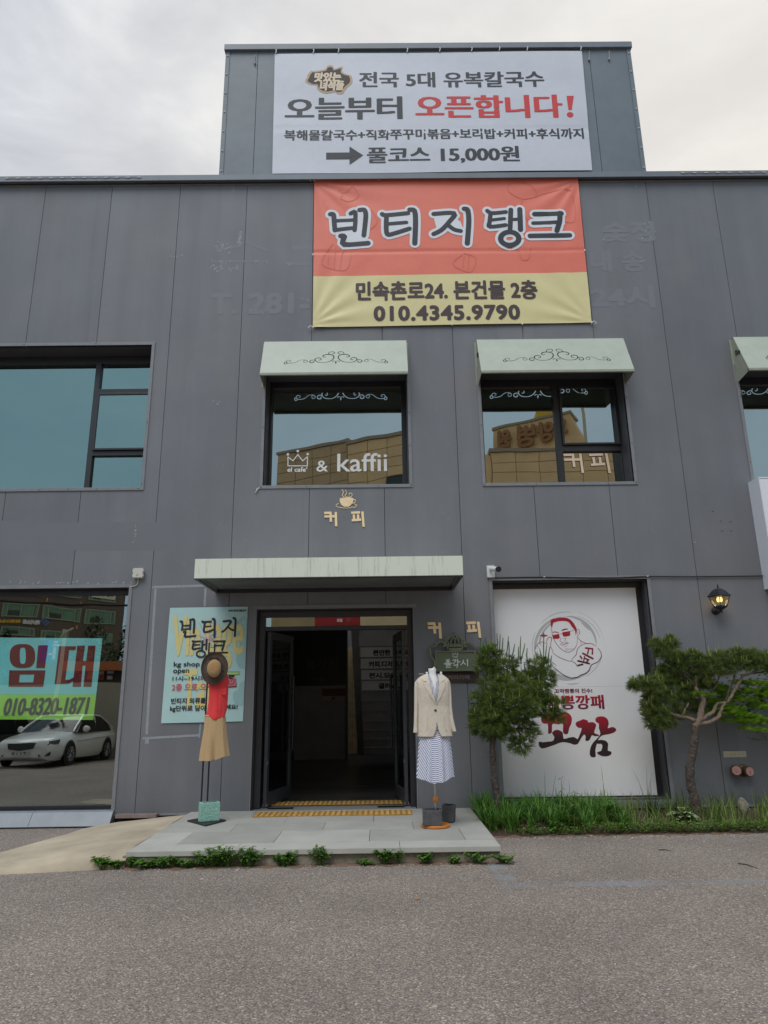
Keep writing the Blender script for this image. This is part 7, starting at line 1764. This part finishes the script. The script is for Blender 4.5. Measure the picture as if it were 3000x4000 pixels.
layers = [(620, 1020, 90, 24, -.12), (760, 1080, 110, 40, 0), (700, 1180, 80, 28, .05), (850, 1140, 130, 40, -.05), (950, 1190, 150, 38, -.08), (900, 1250, 100, 26, 0), (1050, 1250, 120, 36, -.1), (1080, 1320, 80, 28, -.12), (980, 1060, 150, 40, 0), (1100, 1000, 120, 40, -.05), (1120, 930, 110, 30, -.1), (1000, 920, 80, 20, -.05), (1200, 1030, 80, 40, -.1), (1180, 1130, 80, 30, -.1), (850, 1010, 90, 30, .06), (1150, 1230, 70, 26, -.1), (760, 960, 90, 40, .08), (1280, 1000, 90, 60, -.1), (1300, 1150, 100, 60, -.1)]
u = cM.p(501, 500, 8.9).x-cM.p(500, 500, 8.9).x
for x, y, rx, ry, dy in layers:
    c0 = cM.p(x, y, 8.92+dy); nl = int(45+rx*ry/40)
    for _ in range(nl):
        p = c0+Vector((rr.uniform(-1, 1)*rx*u, rr.uniform(-.16, .12), 0)); p.z += rr.uniform(-.5, .5)*ry*u-(p.x-c0.x)*.12; maple_leaf(mb, p, rr.uniform(.038, .056), PI+rr.uniform(-1.0, 1.0), rr.uniform(.25, 1.0))
mb.build('crown', leafmat('maple_green', (.16, .36, .03), (.38, .55, .06), trans=.35), mp_, recalc=False)
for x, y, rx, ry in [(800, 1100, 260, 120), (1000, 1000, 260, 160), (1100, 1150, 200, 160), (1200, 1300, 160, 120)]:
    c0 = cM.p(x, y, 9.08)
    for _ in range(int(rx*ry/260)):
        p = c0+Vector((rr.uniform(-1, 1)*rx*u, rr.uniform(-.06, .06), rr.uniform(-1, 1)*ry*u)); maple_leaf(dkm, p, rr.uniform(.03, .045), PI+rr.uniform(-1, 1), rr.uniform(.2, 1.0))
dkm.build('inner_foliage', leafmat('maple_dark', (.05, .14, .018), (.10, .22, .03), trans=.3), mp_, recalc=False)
# ================================================================== what stands across the lot (seen in the glass)
rr = random.Random(33)
def mirY(p, Ym): return Vector((p.x, 2*Ym-p.y, p.z))
YM2 = YG
def V2(px_, py_, z): return mirY(PZ(px_, py_, z), YM2)
class Wallp:       # an upright wall through two points; picture points are projected on it through the mirror
    def __init__(s, a, b, Ym, ax=None):
        s.a, s.b, s.Ym, s.ax = Vector(a), Vector(b), Ym, ax; s.d = (s.b-s.a); s.d.z = 0; s.len = s.d.length; s.d.normalize(); s.n = Vector((-s.d.y, s.d.x, 0))
        if s.n.y < 0: s.n = -s.n
    def at(s, u, z, w=0): p = s.a+s.d*u+s.n*w; return (p.x, p.y, z)
    def uv(s, px_, py_):
        d = ray(px_, py_, s.ax); o = Vector((0, 2*s.Ym, CAM.z)); d = Vector((d.x, -d.y, d.z)); t = (s.a-o).dot(s.n)/d.dot(s.n); p = o+d*t
        return ((p-s.a).dot(s.d), p.z)
    def box(s, mb, u0, u1, z0, z1, w0, w1):
        vs = [s.at(u, z, w) for u in (u0, u1) for w in (w0, w1) for z in (z0, z1)]
        mb.add(vs, [(0, 1, 3, 2), (4, 6, 7, 5), (0, 4, 5, 1), (2, 3, 7, 6), (0, 2, 6, 4), (1, 5, 7, 3)])
hos = empty('beige_building', (3, -15, 0)); tag(hos, 'beige stone-clad building across the lot mirrored in the upper windows', 'building')
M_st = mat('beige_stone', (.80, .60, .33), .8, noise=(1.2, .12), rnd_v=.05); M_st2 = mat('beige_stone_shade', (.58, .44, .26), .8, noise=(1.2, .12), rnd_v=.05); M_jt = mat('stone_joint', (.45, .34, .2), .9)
def clad(wp, z1, m, top=2.8, su=.85, sz=.42, cop=True):
    mb = MB(); wp.box(mb, 0, wp.len, 0, z1, -2.5, -.03); mb.build('wall', M_jt, hos)
    mb = MB(); wp.box(mb, 0, wp.len, 0, z1-top-.002, -.029, 0); mb.build('lower_wall', m, hos)
    nu = max(1, round(wp.len/su)); nz = round(top/sz)
    for i in range(nu):
        for j in range(nz):
            mb = MB(); wp.box(mb, wp.len*i/nu+.012, wp.len*(i+1)/nu-.012, z1-top+top*j/nz+.012, z1-top+top*(j+1)/nz-.012, -.028, 0); mb.build('stone_panel', m, hos, recalc=False)
    if cop: mb = MB(); wp.box(mb, -.05, wp.len+.05, z1+.002, z1+.12, -.5, .06); mb.build('parapet_cap', mat('cap_steel', (.35, .30, .22), .5), hos)
w1_ = Wallp(V2(1085, 1779, 11), V2(1362, 1723, 11), YM2); w2_ = Wallp(V2(1362, 1735, 10.8), V2(1740, 1662, 10.8), YM2); w3_ = Wallp(V2(1918, 1765, 10), V2(2560, 1757, 10), YM2)
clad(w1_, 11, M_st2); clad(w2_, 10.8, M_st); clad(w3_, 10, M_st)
wr = Wallp(w2_.at(w2_.len, 0), w3_.at(0, 0), YM2)
mb = MB(); wr.box(mb, 0, wr.len, 0, 9.9, -1, -.05); mb.build('wall', M_st, hos)
# end return on the left corner so it has depth, and a window in the second wall
u0, z0_ = w2_.uv(1512, 1868); u1, z1_ = w2_.uv(1600, 1866); mb = MB(); w2_.box(mb, u0, u0+1.6, z0_-1.3, z0_, .002, .05); wn_ = mb.build('window', M_frame, hos)
mb = MB(); w2_.box(mb, u0+.08, u0+.72, z0_-1.2, z0_-.1, .052, .058); w2_.box(mb, u0+.8, u0+1.5, z0_-1.2, z0_-.1, .052, .058); mb.build('pane', mat('far_glass', (.03, .05, .05), .1), wn_)
# the raised sign wall with its big letters
sw = Wallp(V2(1926, 1678, 12.8), V2(2240, 1611, 12.8), YM2)
mb = MB(); sw.box(mb, 0, sw.len, 8, 12.8, -1.0, 0); mb.build('sign_wall', M_st, hos)
mb = MB(); sw.box(mb, -.05, sw.len+.06, 12.802, 12.9, -1.05, .06); mb.build('parapet_cap', mat('cap_steel', (.35, .30, .22), .5), hos)
q = [sw.at(sw.len, 8), sw.at(sw.len, 12.7), sw.at(sw.len+1.9, 8)]; mb = MB().prism(q, sw.n*-.9); mb.build('sloped_wing', M_st, hos)
cW = Crop(1850, 1450, .3798); M_let = mat('bronze_letter', (.34, .17, .06), .45, noise=(3, .15))
for ch, (l, t, r_, b) in zip('원병양요', ((255, 600, 400, 800), (455, 550, 650, 790), (660, 520, 830, 735), (815, 475, 1020, 640))):
    a = sw.uv(*cW((l), (t+b)/2)); bb_ = sw.uv(*cW(r_, (t+b)/2)); zt_ = sw.uv(*cW((l+r_)/2, t))[1]; zb_ = sw.uv(*cW((l+r_)/2, b))[1]
    for lay in range(4):
        pass
    mb = MB(); letters(mb, ch, (a[0], bb_[0], zb_, zt_), lambda x, z, w: sw.at(x, z, w), .16, (.045, .045), n=8, mirror=True, step=.004)
    letters(mb, ch, (a[0], bb_[0], zb_, zt_), lambda x, z, w: sw.at(x, z, w), .10, (.05, .05), n=8, mirror=True, step=.004)
    mb.build('letter', M_let, hos, recalc=False)
yb_ = Wallp(V2(2093, 1605, 14.2), V2(2172, 1600, 14.2), YM2)
mb = MB(); yb_.box(mb, 0, yb_.len, 10, 14.3, -1.2, -.2); tag(mb.build('yellow_hoarding', mat('yellow_board', (.62, .42, .03), .6)), 'plain yellow hoarding behind the stone sign wall in the mirrored view', 'hoarding')
pp = V2(2268, 1730, 11); tag(MB().tube([(pp.x, pp.y+1, 0), (pp.x, pp.y+1, 16)], .06, 10).build('steel_mast', mat('pale_steel', (.55, .53, .42), .5), smooth=True), 'slim pale steel mast beside the stone sign wall', 'pole')

# ---- through the shop glass: brown office block, trees, kiosk, wall, cars
AX2 = cam_axes(PITCH+R(1.7), YAW, ROLL); YM4 = YS
def VG(px_, py_, z=0):
    d = ray(px_, py_, AX2); p = CAM+d*((z-CAM.z)/d.z); return mirY(p, YM4)
def VP(px_, py_, Yv): return mirY(P(px_, py_, Yv, AX2), YM4)
cG = Crop(0, 2280, .3134)
ob = empty('brown_office_block', (-35, -40, 0)); tag(ob, 'brown brick office block with green-tinted windows and Korean signs mirrored in the shop glass', 'building')
a = VP(-260, 2400, 47); b = VP(486, 2400, 55); a.z = b.z = 0; bw_ = Wallp(a, b, YM4, AX2)
M_bk = bpy.data.materials.new('brown_brick'); M_bk.use_nodes = True; nt = M_bk.node_tree; bt = nt.nodes.new('ShaderNodeTexBrick'); bt.inputs['Scale'].default_value = 3; bt.inputs['Color1'].default_value = (.15, .105, .07, 1); bt.inputs['Color2'].default_value = (.12, .085, .06, 1); bt.inputs['Mortar'].default_value = (.10, .075, .05, 1)
tcx = nt.nodes.new('ShaderNodeTexCoord'); nt.links.new(tcx.outputs['Object'], bt.inputs[0]); nt.links.new(bt.outputs[0], nt.nodes['Principled BSDF'].inputs[0])
mb = MB(); bw_.box(mb, -20, bw_.len, 0, 13.5, -12, 0); mb.build('wall', M_bk, ob)
gg = mat('green_blind_glass', (.14, .27, .17), .3, noise=(.5, .3)); fr_m = mat('pale_green_frame', (.26, .34, .24), .5); dkw = mat('dark_window', (.03, .045, .035), .2)
wins = [(-480, 270, -60, 445), (0, 290, 485, 465), (528, 342, 995, 505), (1038, 388, 1448, 545), (560, 90, 990, 225), (1080, 110, 1450, 270), (0, 60, 490, 195), (0, 595, 440, 700), (500, 630, 835, 760), (1215, 665, 1410, 800), (560, -160, 990, -30), (0, -190, 490, -60), (1080, -120, 1450, 10)]
for (l, t, r_, b) in wins:
    ua, zz = bw_.uv(*cG(l, (t+b)/2)); ub, _ = bw_.uv(*cG(r_, (t+b)/2)); _, zt_ = bw_.uv(*cG((l+r_)/2, t)); _, zb_ = bw_.uv(*cG((l+r_)/2, b)); w_ = (ub-ua); tk = .09
    mb = MB(); n_ = 4; cuts = [0, .13, .5, .87, 1]
    bw_.box(mb, ua, ub, zt_-tk, zt_, .01, .10); bw_.box(mb, ua, ub, zb_, zb_+tk, .01, .10)
    for k_ in cuts: bw_.box(mb, ua+w_*k_*(1-tk/w_), ua+w_*k_*(1-tk/w_)+tk, zb_+tk, zt_-tk, .01, .10)
    wo = mb.build('window', fr_m, ob)
    for i in range(4):
        mb = MB(); bw_.box(mb, ua+w_*cuts[i]+tk, ua+w_*cuts[i+1]-.005, zb_+tk+(0 if i != 1 else (zt_-zb_)*.42), zt_-tk, .02, .04); mb.build('pane', gg, wo)
    mb = MB(); i = 1; bw_.box(mb, ua+w_*cuts[i]+tk, ua+w_*cuts[i+1]-.005, zb_+tk, zb_+(zt_-zb_)*.42, .02, .035); mb.build('pane', dkw, wo)
def far_text(body, l, t, r_, b, m, bold=.05, w=.2):
    ua, _ = bw_.uv(*cG(l, (t+b)/2)); ub, _ = bw_.uv(*cG(r_, (t+b)/2)); _, zt_ = bw_.uv(*cG((l+r_)/2, t)); _, zb_ = bw_.uv(*cG((l+r_)/2, b))
    mb = MB(); letters(mb, body, (ua, ub, zb_, zt_), lambda x, z, w_: bw_.at(x, z, w_), w, (bold, bold), n=6, mirror=True, step=.004); return mb.build('lettering', m, ob, recalc=False)
far_text('파트너스', -60, 495, 248, 550, mat('yellow_sign_letter', (.75, .45, .03), .5)); far_text('퍼시스트', 262, 505, 502, 572, mat('white_sign_letter', (.85, .85, .85), .5))
u_, z_q = bw_.uv(*cG(562, 548)); mb = MB(); s_ = .42
for k_ in (-1, 0, 1): mb.add([bw_.at(u_+s_*(x+k_*.3), z_q+s_*(y-k_*.3), .2) for x, y in ((-.6, 0), (0, .6), (.15, .45), (-.45, -.15))], [(0, 1, 2, 3)])
mb.build('logo', mat('blue_logo', (.12, .2, .5), .5), ob, recalc=False)
def far_board(l, t, r_, b, m, words=None, name='banner_sign'):
    ua, _ = bw_.uv(*cG(l, (t+b)/2)); ub, _ = bw_.uv(*cG(r_, (t+b)/2)); _, zt_ = bw_.uv(*cG((l+r_)/2, t)); _, zb_ = bw_.uv(*cG((l+r_)/2, b)); mb = MB(); bw_.box(mb, ua, ub, zb_, zt_, .11, .15); mb.build(name, m, ob)
cb_ = mat('cream_sign', (.75, .68, .5), .6)
far_board(1120, 95, 1440, 232, cb_); far_text('피 부 과', 1130, 130, 1425, 205, mat('green_sign_letter', (.03, .14, .08), .5), .05, .16); far_board(620, 80, 970, 185, mat('white_sign', (.75, .75, .72), .6)); far_text('소아과', 760, 110, 950, 175, mat('blue_sign_letter', (.04, .06, .2), .5), .05, .16)
for i, (x, y, l) in enumerate(((588, 235, 50), (978, 285, 42), (942, 558, 36))):
    u_, zt_ = bw_.uv(*cG(x, y)); _, zb_ = bw_.uv(*cG(x, y+l)); mb = MB(); bw_.box(mb, u_-.05, u_+.05, zb_, zt_, .02, .2); mb.build('wall_fitting', mat('orange_fitting', (.75, .35, .12), .5), ob)
# street wires
mb = MB()
for dz in (0, .25): mb.tube([Vector(VP(*cG(x, y+dz*30), 34)) for x, y in ((-500, 250), (0, 280), (500, 312), (1000, 338), (1600, 345))], .045, 5)
tag(mb.build('street_wire', M_blk), 'black overhead street wires crossing before the brown office block in the mirrored view', 'wires')
# far trees
def far_tree(px_, base_py, top_py, Yv, wpx, label):
    g = VP(px_, 2800, Yv); top = VP(px_, top_py, Yv); h = top.z; R_ = wpx/2700*Yv/2; t = empty('street_tree', (g.x, g.y, 0)); tag(t, label, 'tree', 'street trees behind the stall')
    MB().tube([(g.x, g.y, 0), (g.x+.1, g.y, h*.5), (g.x, g.y, h*.8)], [.16, .12, .05], 8).build('trunk', bark, t)
    mb = MB()
    for _ in range(2600):
        while True:
            v = Vector((rr.uniform(-1, 1), rr.uniform(-1, 1), rr.uniform(-1, 1)))
            if v.length < 1: break
        if (math.sin(v.x*7+v.z*5)+math.sin(v.y*6-v.z*7)) < -.7: continue
        zc = h*.56+v.z*h*.46; k = R_*(1-.55*max(0, v.z)); p = Vector((g.x+v.x*k, g.y+v.y*k, zc)); leaf(mb, p, (rr.gauss(0, 1), rr.gauss(0, 1), rr.gauss(0, .6)), .20, .12, .1, 2)
    mb.build('crown', leafmat('street_tree_leaf', (.03, .055, .02), (.07, .11, .035), trans=.15), t, recalc=False)
far_tree(340, 2650, 2425, 34, 210, 'dark conical street tree mirrored beside the lease banner'); far_tree(480, 2650, 2460, 30, 170, 'dark street tree at the right end of the mirrored view'); far_tree(-20, 2650, 2480, 32, 60, 'dark street tree at the left edge of the mirrored view')
# kiosk / stall
cx0_, cx1_ = VP(255, 2700, 27), VP(478, 2700, 27); ks = empty('snack_stall', cx0_); tag(ks, 'dark roadside snack stall with orange awning band and menu cards in the mirrored view', 'stall')
zt_ = VP(400, 2615, 27).z; zb_ = VP(400, 2712, 27).z; yk = cx0_.y
box('stall_body', cx0_.x, cx1_.x, yk-2, yk, 0, zt_, mat('stall_dark', (.04, .03, .028), .6), ks); box('awning_band', cx0_.x, cx1_.x, yk+.002, yk+.5, zt_-.35, zt_, mat('stall_orange', (.45, .14, .04), .6), ks)
for l, t, r_, b, m_, nm in ((1235, 1120, 1290, 1225, 'menu', (.6, .58, .5)), (1340, 1120, 1412, 1215, 'menu', (.6, .55, .5)), (1335, 1245, 1395, 1290, 'menu', (.6, .6, .6)), (1215, 1230, 1290, 1300, 'panel', (.4, .05, .04)), (970, 1120, 1060, 1290, 'panel', (.45, .03, .04)), (1065, 1115, 1150, 1290, 'panel', (.6, .22, .04)), (850, 1115, 960, 1200, 'panel', (.6, .25, .04))):
    p, q = VP(*cG(l, t), 26.9), VP(*cG(r_, b), 26.9); box('menu_card' if m_ == 'menu' else 'front_panel', p.x, q.x, yk+.01, yk+.06, q.z, p.z, mat(f'card{nm}', nm, .6), ks)
# low rendered wall behind the cars
p = VP(-300, 2709, 25); q = VP(700, 2709, 25); tag(box('rendered_wall', p.x, q.x, p.y-.2, p.y, 0, p.z, mat('pale_render', (.34, .32, .25), .9, noise=(1, .12)), None), 'low pale rendered wall behind the parked cars in the mirrored view', 'wall')
# road sign and its post
sp = VP(140, 2600, 24); sg = empty('road_sign', (sp.x, sp.y, 0)); tag(sg, 'blue and purple road direction sign on a pale lamp post mirrored through the lease banner', 'road sign')
a, b = VP(*cG(470, 1090), 24), VP(*cG(712, 805), 24); mx_ = VP(*cG(582, 900), 24).x
box('blue_panel', mx_, b.x, sp.y, sp.y+.05, a.z, b.z, mat('sign_blue', (.03, .25, .75), .4), sg); box('purple_panel', a.x, mx_-.002, sp.y, sp.y+.05, a.z, b.z, mat('sign_purple', (.07, .03, .32), .4), sg)
wsg = mat('sign_white', (.85, .85, .9), .5); mb = MB()
for l, t, r_, b_ in ((640, 900, 660, 1060), (585, 975, 640, 998), (615, 1050, 650, 1062), (650, 815, 700, 845), (640, 858, 715, 885)):
    p, q = VP(*cG(l, t), 23.94), VP(*cG(r_, b_), 23.94); mb.box(min(p.x, q.x), max(p.x, q.x), sp.y+.06, sp.y+.07, q.z, p.z)
mb.build('road_diagram', wsg, sg)
q = VP(*cG(735, 1000), 24); MB().tube([(q.x, q.y-.1, 0), (q.x, q.y-.1, VP(*cG(742, 660), 24).z)], .07, 10).build('post', mat('post_cream', (.6, .58, .42), .5), sg, smooth=True)
pt = [VP(*cG(x, y), 24) for x, y in ((742, 760), (790, 700), (900, 645))]; MB().tube([Vector(v) for v in pt], [.04, .035, .03], 8).build('lamp_arm', mat('post_cream', (.6, .58, .42), .5), sg, smooth=True)
# ---- cars
def car(name, label, paint, plate_words):
    t = empty(name, (0, 0, 0)); tag(t, label, 'car', 'cars parked across the lot')
    def rg(x, zb, zt, hw, sh=.78):
        pts = [(-hw*.86, zb), (hw*.86, zb), (hw*.98, zb+.14), (hw, zb+(zt-zb)*.45), (hw*.985, zb+(zt-zb)*.72), (hw*sh*1.08, zt-.035), (hw*sh, zt), (0, zt+.03), (-hw*sh, zt), (-hw*sh*1.08, zt-.035), (-hw*.985, zb+(zt-zb)*.72), (-hw, zb+(zt-zb)*.45), (-hw*.98, zb+.14)]
        return [(x, y, z) for y, z in pts]
    st = [(2.42, .38, .60, .62), (2.40, .28, .66, .72), (2.30, .22, .72, .82), (2.05, .19, .78, .89), (1.7, .18, .84, .915), (1.2, .18, .90, .92), (.95, .18, .94, .92), (0, .18, .96, .925), (-1.3, .18, 1.0, .925), (-1.8, .19, 1.02, .91), (-2.2, .24, 1.03, .88), (-2.38, .32, .99, .82), (-2.44, .45, .88, .74)]
    MB().loft([rg(*q) for q in st]).build('body', paint, t, smooth=True)
    def slab(z, x0, x1, hw, r=.12): return [(x1, -hw*.8, z), (x1+(x0-x1)*.06, -hw, z), (x0-(x0-x1)*.06, -hw, z), (x0, -hw*.8, z), (x0, hw*.8, z), (x0-(x0-x1)*.06, hw, z), (x1+(x0-x1)*.06, hw, z), (x1, hw*.8, z)]
    MB().loft([slab(.93, 1.02, -2.0, .84), slab(1.15, .62, -1.72, .77), slab(1.36, .16, -1.25, .66), slab(1.405, .02, -1.05, .62)]).build('glasshouse', mat('car_glass', (.008, .009, .011), .1, spec=.25), t, smooth=True)
    MB().loft([slab(1.40, .08, -1.12, .645), slab(1.43, -.02, -1.0, .60), slab(1.455, -.25, -.75, .40)]).build('roof', paint, t, smooth=True)
    for s in (-1, 1):
        mb = MB(); mb.tube([(1.02, s*.80, .95), (.60, s*.75, 1.17), (.14, s*.655, 1.385)], .032, 6); mb.tube([(.14, s*.655, 1.385), (-.6, s*.66, 1.42), (-1.2, s*.65, 1.385), (-1.75, s*.74, 1.14), (-2.0, s*.80, .99)], .030, 6); mb.tube([(-.55, s*.795, .98), (-.62, s*.67, 1.39)], .028, 6); mb.build('pillar', paint, t, smooth=True)
        MB().lathe([(.03, -.10), (.075, -.05), (.09, .0), (.08, .06), (.03, .10)], (.62, s*1.0, 1.02), 12, 'Y', sy=1).build('wing_mirror', paint, t, smooth=True)
        mb = MB().prism([(2.33, s*.42, .66), (2.20, s*.80, .70), (2.02, s*.90, .74), (2.10, s*.885, .62), (2.34, s*.72, .58)], (.02, 0, .012)); mb.build('headlight', mat('headlight_glass', (.06, .065, .07), .1), t)
        mb = MB().prism([(2.40, s*.50, .36), (2.32, s*.80, .42), (2.33, s*.80, .33), (2.40, s*.52, .29)], (.02, 0, 0)); mb.build('fog_recess', M_blk, t)
        for x in (1.42, -1.40):
            w = MB().lathe([(.20, s*.935-.115*s), (.30, s*.93-.115*s), (.335, s*.91-.07*s), (.335, s*.93-.01*s), (.30, s*.945), (.21, s*.94)], (x, 0, .335), 24, 'Y').build('wheel', mat('tyre', (.015, .015, .016), .8), t, smooth=True)
            mb = MB()
            for k_ in range(10):
                an = k_*2*PI/10; mb.tube([(x+.04*math.cos(an), s*.945, .335+.04*math.sin(an)), (x+.205*math.cos(an), s*.94, .335+.205*math.sin(an))], .014, 4)
            mb.lathe([(.20, s*.93), (.22, s*.95), (.225, s*.93)], (x, 0, .335), 20, 'Y'); mb.build('rim', mat('alloy', (.4, .4, .42), .3, metal=.8), w, smooth=True)
            MB().lathe([(.01, s*.92), (.385, s*.921), (.385, s*.930), (.01, s*.932)], (x, 0, .345), 24, 'Y').build('wheel_arch', M_blk, t)
        MB().tube([(1.0, s*.932, .70), (-1.9, s*.932, .76)], .006, 4).build('door_crease', M_blk, t)
    MB().prism([(2.415, -.40, .66), (2.42, .40, .66), (2.44, .36, .50), (2.43, 0, .46), (2.44, -.36, .50)], (.015, 0, 0)).build('grille', M_blk, t)
    pm = MB().box(2.44, 2.455, -.26, .26, .33, .44).build('number_plate', mat('plate_white', (.6, .62, .6), .5), t)
    if plate_words:
        mb = MB(); letters(mb, plate_words, (-.22, .22, .355, .42), lambda x, z, w: (2.4555+w, x, z), .001, (.004, .004), n=5); mb.build('lettering', mat('plate_ink', (.03, .03, .04), .5), pm, recalc=False)
    return t
def put(t, fp, rp):      # front and rear wheel points on the visible side
    h = math.atan2(fp.y-rp.y, fp.x-rp.x); mid = (fp+rp)/2; n = Vector((-math.sin(h), math.cos(h), 0)); s = 1 if (Vector((0, 9, 0))-mid).dot(n) > 0 else -1
    t.location = (mid.x-n.x*.93*s, mid.y-n.y*.93*s, 0); t.rotation_euler = (0, 0, h)
wc = car('parked_car', 'white four-door saloon mirrored below the lease banner in the shop glass', mat('white_car_paint', (.80, .82, .80), .12), '7113')
fp, rp = VG(262, 3030), VG(414, 2985)
yy = 3028
while yy > 2950 and (fp-VG(416, yy)).length < 2.82: yy -= .5
put(wc, fp, VG(416, yy))
dc = car('parked_car', 'dark car just showing behind the white saloon in the mirrored view', mat('dark_car_paint', (.03, .035, .035), .15), '')
dc.location = wc.location+Vector((-3.2, -1.2, 0)); dc.rotation_euler = (0, 0, wc.rotation_euler.z+.25)
# another row of buildings further off so that the street does not end in bare sky
for i, (x, y, w, h, col, lb_) in enumerate(((14, -42, 16, 9, (.35, .33, .3), 'pale low block far behind the camera to the right'), (34, -40, 14, 12, (.28, .22, .18), 'brown block far behind the camera to the far right'), (-62, -30, 16, 11, (.3, .3, .32), 'grey block far behind the camera to the far left'))):
    t = empty('street_building', (x, y, 0)); tag(t, lb_, 'building'); box('wall', x-w/2, x+w/2, y-10, y, 0, h, mat(f'block{i}', col, .8, noise=(.5, .1)), t); box('roof', x-w/2-.2, x+w/2+.2, y-10.2, y+.2, h+.002, h+.4, M_cope, t)
    for fl in range(int(h//3.2)):
        for k_ in range(5):
            xx = x-w/2+1.2+k_*(w-3.2)/4; wo = box('window', xx, xx+1.6, y+.002, y+.06, 1+fl*3.1, 2.6+fl*3.1, M_frame, t); box('pane', xx+.1, xx+1.5, y+.061, y+.07, 1.1+fl*3.1, 2.5+fl*3.1, gg, wo)

# small scattered bits that stay joined
for o in bpy.data.objects:
    if o.type == 'MESH' and o.parent and o.name.split('.')[0] in ('glue_flake', 'screw', 'tie', 'hook', 'rivet', 'cord', 'tape_residue', 'twig', 'crown_emblem', 'brush_circle', 'line_drawing', 'solid_drawing', 'foliage', 'stem', 'floor_spring_plate', 'road_diagram', 'latch', 'logo', 'leaf_blade', 'leaf_margin', 'inner_foliage'):
        o['kind'] = 'stuff'
